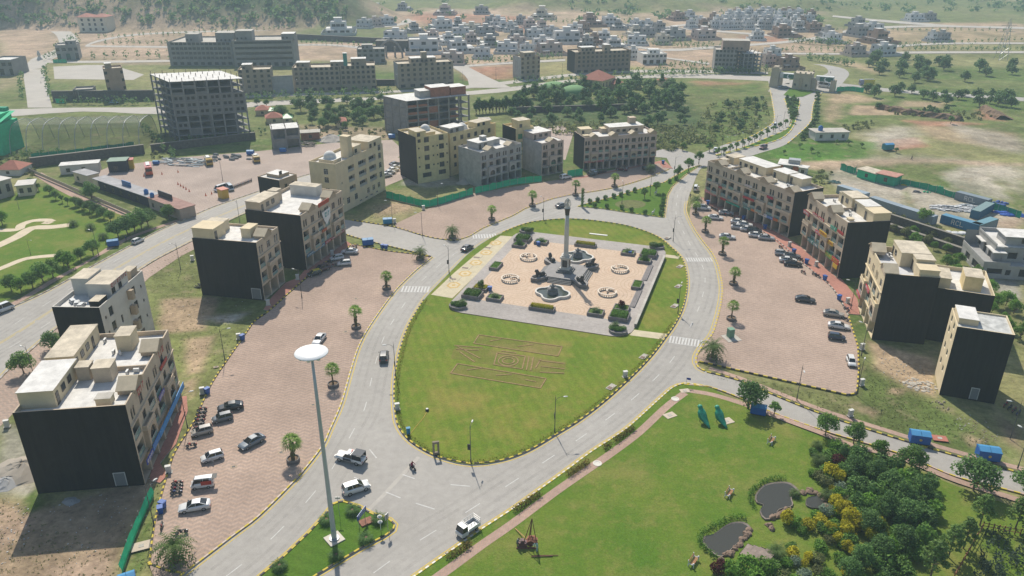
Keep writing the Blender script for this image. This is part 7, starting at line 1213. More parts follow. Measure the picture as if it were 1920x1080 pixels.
b=MB();b.poly([PL(0,0)]and[Vector(G(1182+29*math.cos(R(a)),383+8*math.sin(R(a)),.17).to_2d())for a in range(0,360,15)],.176);struct('flower_bed',b,mat('heart_bed',(.12,.13,.04),.95,.3,1.2))
t=thing('ivy_post','tall ivy covered post at the pointed end of the triangle garden','plant',G(1092,388,.17));b=MB();b.tube((0,0,0),(0,0,6),.1);obj('post',b.mesh('post',METAL),t);obj('ivy',leafmesh('ivy',[cloud(np.random.RandomState(3),(0,0,z),(.6,.6,.7),160,.14)for z in(.8,1.8,2.8,3.8,4.8,5.6)],LF_H),t)
def border(pts,w,h,m,label,dens=70,name='border_hedge',z=.17,off=0.0,size=.1):
 P=smooth_line(gl(pts,z),False,1.0);P=offset(P,off)if off else P;Q=resample(P,.5);rs=np.random.RandomState(len(Q));q=[cloud(rs,(p.x,p.y,z+h*.5),(w*.6,w*.6,h*.6),max(6,dens//2),size)for p in Q];o=obj(name,leafmesh(name,q,m));tag(o,label,'hedge')
LF_F=leafmat('leaf_flower',(.07,.085,.012),(.30,.24,.02))
border(ISL[2:11],.7,.55,LF_F,'low flowering hedge along the left rim of the ring island',22,off=-.7);border(ISL[27:]+ISL[:3],.7,.5,LF_F,'low flowering hedge along the near rim of the ring island',22,off=-.7);border(ISL[14:24],.6,.6,LF_H,'low green hedge along the far rim of the ring island',20,off=-.7)
for i,(a,c)in enumerate((((842,1046),(880,1024)),((968,958),(1012,928)),((1066,892),(1104,868)),((1155,828),(1188,804)),((1135,841),(1143,835)))):border([a,((a[0]+c[0])/2,(a[1]+c[1])/2),c],1.0,.9,leafmat('leaf_rust',(.06,.07,.015),(.22,.14,.03)),['rusty flowering clump of the garden verge nearest the truck','rusty flowering clump of the garden verge second up','rusty flowering clump of the garden verge third up','rusty flowering clump of the garden verge fourth up','tiny rusty tuft of the garden verge'][i],110,'flower_clump',.15,size=.12)
for x,y,h,k,l,wd in((1402,766,6.2,'d','dense dark tree beside the blue dumpster on the park lawn',1.15),(1451,779,3.2,'e','sapling just right of the dumpster tree',1.2),(1547,816,5.0,'t','leafy street tree first along the park street',1.0),(1600,832,4.6,'t','leafy street tree second along the park street',.95),(1647,858,4.0,'b','open crowned street tree third along the park street',1.0),(1707,882,5.2,'t','leafy street tree fourth along the park street',1.1),(1825,918,6.5,'d','big round street tree nearest the lower right corner',1.2),(1925,930,6.0,'d','street tree cut by the right picture edge',1.1),(1837,985,5.5,'p','loose pine above the fence corner',1.0),(1903,992,5.5,'p','loose pine at the right edge above the fence',1.0),(1778,1045,5.5,'p','loose pine second left of the fence',1.0),(1806,1028,5.2,'p','loose pine touching the wooden fence',1.0),(1745,1080,6,'p','loose pine lowest beside the thicket',1.05)):tree(x,y,h,k,l,'park trees',.15,wd)
rg=random.Random(11);THP=[(1505,858),(1560,838),(1620,862),(1690,880),(1738,905),(1752,940),(1748,985),(1728,1040),(1700,1100),(1430,1110),(1425,1060),(1470,1045),(1500,1010),(1480,985),(1530,962),(1572,940),(1555,912),(1512,905)]
poly_w=[(p.x,p.y)for p in gl(THP,.15)]
def inside(p,P):
 c=False
 for(ax,ay),(bx,by)in zip(P,P[1:]+P[:1]):
  if(ay>p[1])!=(by>p[1])and p[0]<(bx-ax)*(p[1]-ay)/(by-ay)+ax:c=not c
 return c
def scatter(P,n,dmin,rg):
 xs,ys=[p[0]for p in P],[p[1]for p in P];out=[];k=0
 while len(out)<n and k<n*60:
  k+=1;p=(rg.uniform(min(xs),max(xs)),rg.uniform(min(ys),max(ys)))
  if inside(p,P)and all((p[0]-q[0])**2+(p[1]-q[1])**2>dmin*dmin for q in out):out.append(p)
 return out
for i,p in enumerate(scatter(poly_w,130,.95,rg)):
 px,py=PX((*p,0));right=px>1600+(py-960)*.3;kd=rg.choice('gdgdbgdb'if right else 'gbbogeyb');r=rg.uniform(1.0,1.7)if right else rg.uniform(.7,1.25);bush((*p,.15),r,kd,f'{BNAME[kd]} shrub in the {"tall shady" if right else "mixed"} part of the pond thicket','thicket shrubs by the ponds',h=r*rg.uniform(1.5,2.2)if right else r*1.3)
for i,(x,y,h)in enumerate(((1640,905,4.5),(1665,925,4.8),(1690,950,5),(1700,985,5),(1660,970,4.6),(1600,890,4),(1690,1030,4.6),(1650,1050,4.5),(1615,1065,4.2),(1590,1085,4),(1720,935,4.6),(1630,1000,4.2))):tree(x,y,h,'d','dark small tree rising from the pond thicket','trees of the pond thicket',.15,.95)
for x,y,r in((1565,950,1.1),(1578,965,1.3),(1592,980,1.4),(1608,992,1.2),(1585,1000,1.1),(1628,990,1.0),(1645,985,.9),(1632,1008,1.0),(1475,980,1.1),(1570,1015,.8),(1556,998,.9),(1555,893,1.2),(1572,900,1.0),(1598,1040,.7),(1515,1050,.7),(1508,1062,.6),(1585,1030,.8)):bush(G(x,y,.4),r,'y','golden yellow shrub glowing in the pond thicket','golden shrubs of the thicket',h=r*1.9)
for x,y,r,l in((1570,872,1.2,'dark red shrub at the top of the thicket'),(1345,1074,1.1,'dark red shrub below the lower pond')):bush(G(x,y,.15),r,'r',l,h=1.9)
for x,y,r in((1375,1080,1.5),(1400,1070,1.5),(1430,1075,1.6),(1415,1095,1.5)):bush(G(x,y,.15),r,'b','bright shrub below the lower pond','shrubs below the lower pond',h=2.4)
for x,y,s,l in((1535,870,.9,'feathery palm at the top of the thicket'),(1550,935,.8,'grey feathery palm above the upper pond rocks'),(1455,1045,1.0,'feathery palm beside the lower pond'),(1490,930,.6,'small feathery palm by the upper pond'),(1532,840,.7,'thin palm on the lawn edge above the thicket')):put_palm(x,y,1,l,s,False,.15,PD)
def rim(pts,m,label,seed,w=.9):border(pts,w,.8,m,label,60,'pond_hedge',.15,size=.13)
rim([(1345,1048),(1325,1035),(1312,1015),(1318,998),(1345,985),(1372,972),(1395,972)],LF_B,'bright ground cover round the lower pond',1);rim([(1412,950),(1405,930),(1420,912),(1445,900),(1470,898)],LF_B,'bright ground cover round the upper pond',2)
rs=np.random.RandomState(8);P=scatter([(p.x,p.y)for p in gl([(1850,1000),(1930,1000),(2050,1120),(1810,1120)],.15)],160,.3,rg);q=[cloud(rs,(x,y,.9),(.35,.35,1.1),26,.16,-.2)for x,y in P];o=struct('reeds',leafmesh('reeds',q,leafmat('leaf_reed',(.03,.06,.04),(.09,.14,.09))),None,'stuff','tall blue-green reeds beyond the wooden fence')
for i,(x,y,h,k)in enumerate(((172,374,6,'d'),(60,352,4,'d'),(73,358,3,'e'),(93,365,3.6,'t'),(105,374,3.4,'t'),(117,380,3,'e'),(127,384,3,'e'),(142,387,3.6,'d'),(154,393,3.6,'d'),(168,397,4,'d'),(181,402,4,'d'),(195,409,4,'d'),(208,416,4,'t'),(222,446,6,'d'),(240,440,6.5,'d'),(252,436,6.5,'t'),(266,430,6.5,'d'),(278,424,6,'d'),(318,411,5,'t'),(5,422,5,'b'),(82,530,6,'t'),(62,540,5,'t'),(100,520,5,'t'),(130,503,5,'b'),(152,488,4,'t'),(175,478,5,'t'),(120,498,4.5,'t'),(40,548,4.5,'b'),(45,700,5.2,'t'),(100,655,4.6,'d'),(22,545,4.5,'t'))):tree(x,y,h,k,['tree along the hedged path of the left park','roadside tree of the left park edge'][y>420 and y<600]if y<600 else['tree in a planter on the left forecourt strip','dark tree on the forecourt beside the office building'][x>60],'left park trees'if y<600 else None,.03,1.15)
for x,y,l in((138,424,'bare trunked palm left on the park lawn'),(170,430,'bare trunked palm right on the park lawn'),(194,448,'full palm at the park railing')):put_palm(x,y,1,l,1.0,False,.03,PD)
def wood(P,n,dmin,hs,kinds,label,group,seed,wd=1.1):
 r2=random.Random(seed)
 for p in scatter([(q.x,q.y)for q in gl(P)],n,dmin,r2):tree(p[0],p[1],r2.uniform(*hs),r2.choice(kinds),label,group,0,wd*r2.uniform(.85,1.15),world=p)
wood([(480,197),(735,190),(738,212),(700,236),(640,245),(560,236),(480,212)],40,4.5,(4,7.5),'fffd','tree of the grove behind the concrete frame house','grove behind the dirt lot',3)
wood([(960,180),(1100,168),(1240,160),(1290,178),(1285,205),(1200,215),(1080,205),(960,212)],62,5,(5,9),'fffc','tree of the park grove round the green domes','park grove',4);wood([(960,212),(1080,205),(1280,205),(1320,235),(1200,238),(960,228)],26,5,(3,6),'fs','tree on the slope below the park grove','slope trees',5)
for i in range(16):tree(893+i*6.2,214-i*.5,7.5,'c','columnar tree in the dark row right of the brick infill building','columnar tree row',0,1.2)
wood([(1345,195),(1435,180),(1440,226),(1400,252),(1340,265),(1340,230)],24,3.6,(2.2,4),'s','small tree of the garden west of the boulevard','boulevard garden trees',6)
for i in range(13):u=i/12;x=1346+u*(1484-1346);y=290-62*u**1.25+4;tree(x,y-2,3.6,'e','small tree on the boulevard median','median trees',.2,1.2)
wood([(1473,190),(1496,192),(1490,226),(1484,222)],12,2.2,(3,5),'fc','tree crowded on the wide end of the median','median grove',7)
for i in range(14):u=i/13;tree(1532-8*u**2-50*max(0,u-.6),178+84*u,2.6,'s','bush-like tree in the row east of the boulevard','trees east of the boulevard',0,1.3)
wood([(1600,112),(1700,108),(1920,125),(1920,160),(1700,155),(1640,138)],24,9,(5,9),'f','tree on the far right meadow','meadow trees',8);wood([(1600,176),(1640,166),(1920,186),(1920,205),(1760,200),(1640,186)],24,5,(4,7),'f','tree along the lane right of the gate','lane trees',9);wood([(1630,200),(1690,202),(1800,208),(1800,218),(1690,216),(1640,212)],8,3.5,(2.5,4),'s','bush on the eroded bank','bank bushes',10)
for i,(x,y,h)in enumerate(((1782,232,4),(1521,286,2.5),(1533,292,2),(1590,272,2.5),(1615,277,2.5),(1568,270,2),(1500,278,2.5),(1470,290,2.2),(1680,287,2.5),(1330,285,4),(1357,289,3),(1280,282,3.5),(1262,276,3.5),(1731,416,4.6))):tree(x,y,h,'e'if x!=1731 else 'b',['lone round bush-tree on the red patch','sapling on the bright lawn right of the boulevard','tree by the boulevard crossing','yellow-green tree by the blue container'][0 if x==1782 else 3 if x==1731 else 1 if x>1400 else 2],'scattered saplings'if x not in(1782,1731)else None,0,1.4)
wood([(1790,490),(1850,530),(1920,600),(1920,680),(1870,600),(1800,530),(1760,500)],16,2.2,(3,4.5),'b','bright green hedge tree behind the annexe','hedge trees behind the annexe',12);wood([(1670,430),(1760,445),(1800,480),(1720,470),(1680,450)],10,3,(2.5,4),'ob','small tree below the stone terrace wall','terrace trees',13)
def mass(name,label,pts,m,nq=16,seed=1):
 rs=np.random.RandomState(seed);q=[cloud(rs,(x,y,z+h*.5),(r,r,h*.55),nq,max(.45,r*.42))for x,y,z,h,r in pts];return struct(name,leafmesh(name,q,m),None,'stuff',label)
r2=random.Random(21);pts=[]
for i in range(1300):
 x=r2.uniform(-620,-150);y=r2.uniform(690,840);z=zterrain(x,y)
 if z>3:pts.append((x,y,z,r2.uniform(3,7),r2.uniform(2.2,4.5)))
mass('forest','wooded ridge at the upper left',pts,LF_FAR,14)
pts=[]
for i in range(2600):d=r2.uniform(760,1700);x=r2.uniform(-.62,.62)*d;n=vnoise(np.array([x]),np.array([d]),90,4)[0];pts+=[(x,d,zterrain(x,d)+(8 if d>1200 else 0),r2.uniform(2.5,6),r2.uniform(2.5,6))]if n>.52 else[]
mass('distant_scrub','scrub and tree belts on the hazy plain beyond the town',pts,LF_FAR,9,3)
pts=[]
def rowpts(a,b,n,h,jit=1.0):
 p,q=G(*a),G(*b)
 for i in range(n):c=p+(q-p)*((i+.5)/n);pts.append((c.x+r2.uniform(-jit,jit),c.y+r2.uniform(-jit,jit),.6,h*r2.uniform(.7,1.2),h*r2.uniform(.3,.42)))
for a,b,n,h in(((300,197),(740,178),40,4),((300,190),(740,171),20,3),((960,160),(1440,133),46,4),((1180,140),(1440,138),24,4),((110,196),(280,196),14,4),((94,190),(84,130),9,4),((44,190),(40,140),7,4),((150,80),(85,115),12,4),((165,110),(330,110),8,5),((180,74),(560,54),34,3.5),((195,84),(320,84),10,4),((560,82),(780,93),22,3.5),((860,122),(1060,108),20,4),((1140,82),(1330,92),24,3.5),((1190,76),(1400,92),20,3.5),((1480,80),(1600,88),26,4.5),((1640,90),(1920,76),22,3),((1690,95),(1920,95),22,4),((1450,97),(1620,98),16,3.5),((1510,112),(1600,125),16,4.5),((1230,130),(1330,126),10,4),((1000,65),(1180,75),20,3.5),((840,70),(960,96),18,4),((750,60),(840,56),12,4),((900,40),(1100,45),20,4),((1560,58),(1900,60),26,3),((105,92),(145,70),8,4),((0,12),(180,6),16,4),((340,270),(500,250),18,2.2),((270,245),(330,300),14,3.2),((30,300),(120,290),12,3)):rowpts(a,b,n,h)
mass('street_trees','rows of tiny street trees lining the far roads',pts,LF_FAR,22,5)
pts=[];
for p in scatter([(q.x,q.y)for q in gl([(960,225),(1200,236),(1300,240),(1340,270),(1250,285),(1180,262),(960,245)])],240,1.2,r2):pts.append((p[0],p[1],0,r2.uniform(1,2.4),r2.uniform(.9,1.8)))
for P_,n_ in(([(1330,200),(1435,182),(1442,226),(1400,254),(1300,275),(1290,250)],110),([(1060,240),(1200,240),(1330,262),(1260,285),(1200,275)],60)):
 for p in scatter([(q.x,q.y)for q in gl(P_)],n_,1.5,r2):pts.append((p[0],p[1],0,r2.uniform(1.2,2.8),r2.uniform(.8,1.5)))
mass('undergrowth','rough dark undergrowth in the valley behind the middle row',pts,LF_O,18,6)
pts=[]
for P_,n in(([(1650,395),(1740,425),(1880,470),(1880,500),(1780,470),(1660,420)],90),([(1560,310),(1500,345),(1520,372),(1560,340)],20),([(0,298),(95,295),(60,330),(0,330)],30),([(1650,205),(1880,212),(1880,228),(1680,216)],60),([(1570,235),(1640,225),(1640,240),(1590,250)],20),([(285,250),(335,262),(330,300),(280,300)],24),([(560,240),(740,244),(735,258),(620,262)],24)):
 for p in scatter([(q.x,q.y)for q in gl(P_)],n,.8,r2):pts.append((p[0],p[1],0,r2.uniform(.6,1.6),r2.uniform(.5,1.2)))
mass('rough_scrub','low rough scrub on the waste ground',pts,LF_O,18,7)
pts=[]
for P_,n in(([(280,510),(370,445),(500,590),(400,700),(340,740),(290,640)],520),([(1620,690),(1760,760),(1890,850),(1640,800)],380),([(0,930),(60,960),(230,1050),(220,1080),(0,1080)],160),([(660,410),(720,375),(860,350),(740,410)],200),([(1320,694),(1590,745),(1620,800),(1330,704)],140),([(286,905),(306,910),(285,1060),(240,1080)],60)):
 for p in scatter([(q.x,q.y)for q in gl(P_)],n,.25,r2):pts.append((p[0],p[1],-.05,r2.uniform(.1,.25),r2.uniform(.1,.4)))
rs=np.random.RandomState(2);struct('grass_tufts',leafmesh('grass_tufts',[cloud(rs,(x,y,z+h*.5),(r,r,h*.5),7,.09)for x,y,z,h,r in pts],LF_O),None,'stuff','weedy grass tufts on the empty plots')
# ================================================================ STREET FURNITURE AND SMALL THINGS
POLE=paint((.10,.10,.105),.5,.4,.3);POLEG=paint((.42,.45,.47),.45,.4,.2);LHEAD=paint((.65,.64,.6),.4)
def lamp_parts():
 b=MB();b.tube((0,0,0),(0,0,.9),.13,.1,8);b.tube((0,0,.9),(0,0,7.2),.075,.045,8);b.tube((0,0,7.2),(0,0,7.8),.02,.01,5);P={'pole':b.mesh('pole',POLE)}
 b=MB();b.path([(0,0,6.5),(.5,0,7.0),(1.0,0,7.15),(1.5,0,7.1)],.03,6);P['arm']=b.mesh('arm',POLE);b=MB();b.loft([[(x,-w,7.05),(x,w,7.05),(x,w*.6,7.05+h),(x,-w*.6,7.05+h)]for x,w,h in((1.3,.05,.06),(1.6,.16,.14),(2.0,.12,.1),(2.15,.04,.04))]);P['lamp_head']=b.mesh('lamp_head',LHEAD);b=MB();b.box(-.06,.06,.06,.5,2.6,3.7);P['banner_box']=b.mesh('banner_box',TRIM);return P
LP=lamp_parts()
def lamp(x,y,rz,label,box=False,s=1.0,z=.14):
 t=thing('street_lamp',label,'street lamp',G(x,y,z),R(rz),'street lamps',s)
 for k in('pole','arm','lamp_head')+(('banner_box',)if box else()):obj(k,LP[k],t)
for a in((883,868,80,'street lamp at the near rim of the ring island',True),(1040,810,10,'street lamp with ivy foot on the right rim of the ring island',True),(742,706,180,'street lamp on the left rim of the ring island',True),(842,512,130,'street lamp between the hexagon tiles and the road',True),(1019,413,120,'street lamp on the far rim of the ring island',True),(1262,452,20,'street lamp at the far right rim of the ring island',True),(1271,588,70,'street lamp beside the right lawn of the ring island',True),(422,676,20,'street lamp at the paving edge beyond the blue canopied arcade',False),(352,803,30,'street lamp in front of the blue canopied arcade',False),(289,984,60,'street lamp beside the green net at the bottom left',False),(1494,749,-100,'street lamp on the verge of the park street',False),(1606,740,60,'street lamp at the near corner of the right paving',False),(1615,667,120,'street lamp second along the right kerb',False),(1595,579,160,'street lamp before the cream arcade building',False),(339,506,170,'street lamp on the forecourt strip of the main road',False),(450,419,170,'street lamp far along the main road',False),(185,479,150,'street lamp on the park side of the main road',False),(66,712,150,'street lamp rising from the tree on the forecourt strip',False),(1219,367,10,'street lamp on the left edge of the triangle garden',True),(1264,331,10,'street lamp near the tip of the triangle garden',True),(1166,382,90,'street lamp inside the triangle garden',False),(792,443,170,'street lamp at the side street corner',False),(736,419,170,'street lamp by the blue shed of the side street',False),(821,386,30,'street lamp at the green net fence',False),(1894,822,150,'street lamp at the right edge beyond the tan building',False),(1908,878,110,'street lamp at the right edge of the park street',False),(566,558,150,'street lamp beside the narrow tan arcade building',False),(418,340,170,'street lamp on the driving lot',False),(905,356,60,'street lamp before the bare concrete building',False)):lamp(*a)
lamp(36,392,0,'black lamp on the left park lawn',False,.7,.03);lamp(58,478,0,'low black lamp by the left park pond outline',False,.6,.03)
rg=random.Random(4)
for i in range(10):u=i/9;lamp(1352+130*u,291-60*u**1.3,0,'street lamp on the boulevard median',False,1.0,.2)
for i in range(14):lamp(310+i*62,192-i*3.4-(8 if i>9 else 0),90,'street lamp along the far highway',False,1.1,0)
p=G(627,1011,.17);t=thing('high_mast','very tall white light mast with a disc head on the junction island','light mast',p);b=MB();b.lathe([(.42,0),(.40,.4),(.36,3),(.30,12),(.24,22),(.17,30.6)],14);obj('mast',b.mesh('mast',POLEG,True),t);b=MB();b.lathe([(.3,-.25),(1.2,-.2),(2.0,-.05),(2.15,.06),(2.1,.14),(1.4,.34),(.5,.42),(.05,.44)],40,(0,0,30.7));obj('disc_head',b.mesh('disc_head',paint((.78,.78,.77),.4),True),t);b=MB();b.box(-1.15,1.15,-1.15,1.15,0,.16);obj('base_slab',b.mesh('base_slab',paint((.55,.5,.42),.9)),t,(0,0,0),R(40));b=MB();b.lathe([(.75,.16),(.75,.3),(.5,.34)],16);obj('flange',b.mesh('flange',METAL),t);b=MB();b.box(-.2,.2,-.5,-.3,1.0,1.9);obj('switch_box',b.mesh('switch_box',POLEG),t)
for k in range(8):b=MB();b.box(-.25,.25,-.18,.18,-.3,0);obj('floodlight',b.mesh('floodlight',LHEAD),t,(1.5*math.cos(k*.785),1.5*math.sin(k*.785),30.6),k*.785)
p=G(680,983,.17);t=thing('direction_sign','blue direction sign with white lettering on the junction island','sign',p,heading((672,990),(688,968)));b=MB();b.box(-1.3,1.3,-.04,.04,1.6,2.5);s_=obj('sign_panel',b.mesh('sign_panel',paint((.01,.06,.28),.4)),t);lettering(s_,-1.0,1.0,2.1,2.32,-.04,paint((.7,.7,.7)),3);lettering(s_,-.9,.8,1.75,1.92,-.04,paint((.7,.7,.7)),4)
for xx in(-.9,.9):b=MB();b.tube((xx,.06,0),(xx,.06,2.4),.05);obj('post',b.mesh('post',METAL),t)
p=G(728,996,.17);t=thing('back_sign','grey back of a road sign on a post at the island tip','sign',p,R(60));b=MB();b.tube((0,0,0),(0,0,3.2),.04);obj('post',b.mesh('post',METAL),t);b=MB();b.box(-.4,.4,.05,.08,2.2,3.2);obj('sign_panel',b.mesh('sign_panel',METAL),t)
p=G(714,994,.17);t=thing('globe_lamp','white two-globe garden lamp at the island tip','lamp',p);b=MB();b.tube((0,0,0),(0,0,2.6),.05);obj('post',b.mesh('post',LHEAD),t)
for z in(1.6,2.6):b=MB();b.ball((0,0,z),.22,12,8);b.lathe([(.34,0),(.36,.06)],14,(0,0,z-.1));obj('globe',b.mesh('globe',LHEAD,True),t)
p=G(637,968,.17);t=thing('sign_post','thin grey sign post beside the mast','post',p);b=MB();b.tube((0,0,0),(0,0,3.6),.035);b.box(-.35,.35,-.02,.02,3.3,3.6);obj('post',b.mesh('post',METAL),t)
p=G(687,979,.17);b=MB();b.box(-1.0,1.0,-.7,.7,0,.22);o=obj('soil_bed',b.mesh('soil_bed',mat('bed_red',(.25,.12,.08),.9,.3,2)),None,p,.6);tag(o,'small red soil bed at the kerb of the junction island','flower bed')
def cabinet(x,y,label,col=(.55,.54,.5),s=(.8,.5,1.3),z=.14,base=True,rz=.3):
 t=thing('service_cabinet',label,'cabinet',G(x,y,z),rz,'service cabinets');w_,d_,h_=s;m=paint(col,.6)
 def mk():b=MB();b.box(-w_/2,w_/2,-d_/2,d_/2,.12,h_);b.box(-w_/2-.05,w_/2+.05,-d_/2-.05,d_/2+.05,h_,h_+.07);b.box(-.012,.012,-d_/2-.012,-d_/2,.2,h_-.1);return b.mesh('housing',m)
 obj('housing',cached(('cab',s,m.name),mk),t)
 if base:b=cached(('cabb',s),lambda:(lambda q:(q.box(-w_/2-.15,w_/2+.15,-d_/2-.15,d_/2+.15,0,.12),q.mesh('plinth',CONC))[1])(MB()));obj('plinth',b,t)
for x,y,l in((745,768,'white cabinet at the left rim of the ring island'),(1172,707,'grey cabinet at the right rim of the ring island'),(448,636,'white cabinet beside the bin, farther of the left kerb'),(380,738,'white cabinet beside the bin, nearer of the left kerb'),(317,886,'white cabinet at the blue canopied arcade corner'),(14,800,'white cabinet at the left edge behind the arcade'),(503,572,'white cabinet before the narrow tan arcade'),(558,524,'white cabinet at the bannered arcade corner'),(361,488,'white cabinet on the main road forecourt'),(740,418,'white cabinet at the side street corner'),(794,393,'white cabinet at the bend of the green net fence'),(1616,655,'white cabinet first on the right verge'),(1615,722,'white cabinet second on the right verge'),(1594,780,'white cabinet on the park street verge'),(1530,499,'white cabinet on the red shop walk'),(1589,568,'white cabinet before the cream arcade'),(1480,462,'white cabinet between the two right arcades'),(623,478,'white cabinet in front of the bannered arcade'),(1308,357,'blue-grey cabinet at the far right kerb')):cabinet(x,y,l)
cabinet(1369,632,'green transformer cabinet on a concrete pad by the right forecourt palms',(.14,.27,.18),(1.2,1.2,2.0));cabinet(766,815,'slim blue bin box on the ring island lawn',(.02,.2,.36),(.6,.5,1.4),.17,False)
b=MB();b.box(-1.6,1.6,-1.6,1.6,0,.1);o=obj('concrete_pad',b.mesh('concrete_pad',CONC),None,G(1371,634,.1),.3);tag(o,'square concrete pad under the green transformer cabinet','slab')
t=thing('stone_frame','upright stone frame standing on the ring island lawn','sculpture',G(818,852,.17),R(15));
for x0,x1,z0,z1 in((-.55,-.25,0,2.6),(.25,.55,0,2.6),(-.25,.25,2.2,2.6),(-.25,.25,0,.5)):b=MB();b.box(x0,x1,-.18,.18,z0,z1);obj('frame_stone',b.mesh('frame_stone',mat('frame_stone',(.24,.2,.15),.9,.2,2)),t)
t=thing('ground_light','small black ground light on the ring island lawn','light',G(801,770,.17));b=MB();b.lathe([(.3,0),(.36,.2),(.2,.42)],12);obj('housing',b.mesh('housing',TRIM),t);b=MB();b.ball((0,0,.42),(.26,.26,.1));obj('lens',b.mesh('lens',LHEAD),t)
b=MB();P_=[G(800,773,.2),G(793,785,.2),G(784,795,.2),G(776,805,.2),G(768,815,.2)];b.path(P_,.05,5);o=obj('hose',b.mesh('hose',paint((.5,.33,.06))));tag(o,'yellow hose from the ground light across the lawn','hose')
def inlet(x,y,label):
 t=thing('drain_inlet',label,'drain',G(x,y,.17),.9);b=MB();b.box(-1.1,1.1,-.6,.6,0,.12);obj('slab',b.mesh('slab',CONC),t);b=MB();b.box(-.9,-.1,-.4,.4,.12,.16);obj('grate',b.mesh('grate',paint((.14,.07,.04))),t)
for x,y,l in((1207,669,'drain inlet on the right rim above the service cabinet'),(1146,726,'drain inlet on the right rim below the service cabinet'),(1265,574,'drain inlet beside the right lawn strip'),(1275,500,'drain inlet at the upper right rim'),(1252,446,'drain inlet at the far right rim'),(1272,537,'drain inlet in the middle of the right rim')):inlet(x,y,l)
BINB=paint((.012,.085,.34),.5)
def bin_mesh():
 b=MB();b.loft([[(-.26,-.3,.06),(.26,-.3,.06),(.26,.3,.06),(-.26,.3,.06)],[(-.32,-.38,.95),(.32,-.38,.95),(.32,.38,.95),(-.32,.38,.95)]]);l=MB();l.box(-.35,.35,-.42,.42,.95,1.06);l.box(-.3,.3,.42,.5,.95,1.02);return b.mesh('bin_body',BINB),l.mesh('lid',BINB)
BM_,BL_=bin_mesh()
def wbin(x,y,label,s=1.2):
 t=thing('wheelie_bin',label,'bin',G(x,y,.14),x,'blue bins',s);obj('bin_body',BM_,t);obj('lid',BL_,t)
for x,y,l in((306,952,'blue bin farther of the pair at the left kerb'),(302,962,'blue bin nearer of the pair at the left kerb'),(455,637,'blue bin beside the farther left kerb cabinet'),(389,738,'blue bin beside the nearer left kerb cabinet'),(717,466,'blue bin left of the pair by the side street'),(724,467,'blue bin right of the pair by the side street'),(1327,383,'blue bin at the head of the arcade walk'),(1394,412,'blue bin by the silver sedan on the arcade walk'),(1434,429,'blue bin on the red walk behind the tight group'),(1488,475,'blue bin behind the grey sedan'),(1512,494,'blue bin on the red walk by the motorcycles'),(1546,525,'blue bin at the near end of the red walk'),(1573,562,'blue bin on the grass by the white cabinet'),(1243,307,'tall blue bin at the corner of the long brown block'),(1009,461,'blue bin at the far left plaza planter'),(1181,479,'blue bin at the far right plaza planter'),(919,546,'blue bin at the near left plaza planter')):wbin(x,y,l)
def skip(x,y,label,rz=-.3,s=1.0,col=(.012,.10,.36),z=.1,mark=False):
 t=thing('waste_container',label,'dumpster',G(x,y,z),rz,'blue waste containers',s);m=paint(col,.55);b=MB();b.box(-1.5,1.5,-.9,.9,.25,1.8);b.box(-1.55,1.55,-.95,.95,1.7,1.8);obj('container_body',b.mesh('container_body',m),t)
 for xx in(-.75,.75):b=MB();b.add([(xx-.72,-.95,1.8),(xx+.72,-.95,1.8),(xx+.72,.95,1.8),(xx-.72,.95,1.8),(xx-.72,0,2.15),(xx+.72,0,2.15)],[(0,1,5,4),(3,2,5,4)[::-1],(1,2,5),(0,4,3)]);obj('lid',b.mesh('lid',paint((.06,.24,.45),.5)),t)
 b=MB();b.box(-1.2,1.2,-.7,.7,0,.25);obj('skid',b.mesh('skid',TRIM),t)
 if mark:b=MB();b.lathe([(.22,0),(.22,.02)],12);b.v=[(x_,-.92-z_,1.0+y_)for x_,y_,z_ in b.v];obj('emblem',b.mesh('emblem',paint((.5,.38,.1))),t)
skip(1421,775,'blue dumpster under the dense dark tree',-.35,.9);skip(1722,829,'blue waste shed with round emblem, left of the two on the right verge',-.25,1.05,mark=True);skip(1850,860,'blue waste shed with round emblem, right of the two on the right verge',-.25,1.1,mark=True);skip(690,459,'blue waste container on the side street corner',.3,1.0);skip(727,419,'turquoise utility box by the side street',.2,.9,(.02,.2,.36));skip(213,461,'blue waste container under the left park trees',.4,.95);skip(240,1092,'blue container roof at the bottom of the green net',.5,.7);skip(735,259,'blue tank pair on the dirt lot beside the brick infill building',0,.9);skip(531,285,'blue tarp crate on the driving lot edge',0,.8);skip(1664,281,'teal skip on the far right field',.2,1.3,(.03,.2,.25));skip(293,308,'blue barrels on the driving lot',0,.7);skip(470,290,'blue crate by the scrap row of the driving lot',0,.9)
def net(pts,h,label,m=TARP,z=0.0):
 P=resample(smooth_line(gl(pts,z),False,1.5),1.5);b=MB();r3=random.Random(len(P));top=[h*r3.uniform(.85,1.05)for _ in P];nn_=offset(P,.25);
 for i in range(len(P)-1):
  A,B_=P[i],P[i+1];ma,mb_=nn_[i],nn_[i+1];b.quad((*A,z),(*B_,z),(*mb_,z+top[i+1]*.5),(*ma,z+top[i]*.5));b.quad((*ma,z+top[i]*.5),(*mb_,z+top[i+1]*.5),(*B_,z+top[i+1]),(*A,z+top[i]))
 t=thing('net_fence',label,'fence');obj('net',b.mesh('net',m,True),t);pm=cached(('npost',h),lambda:(lambda q:(q.tube((0,0,0),(0,0,h*1.1),.05,n=6),q.mesh('post',METAL))[1])(MB()))
 for p in P[::2]:obj('post',pm,t,(*p,z))
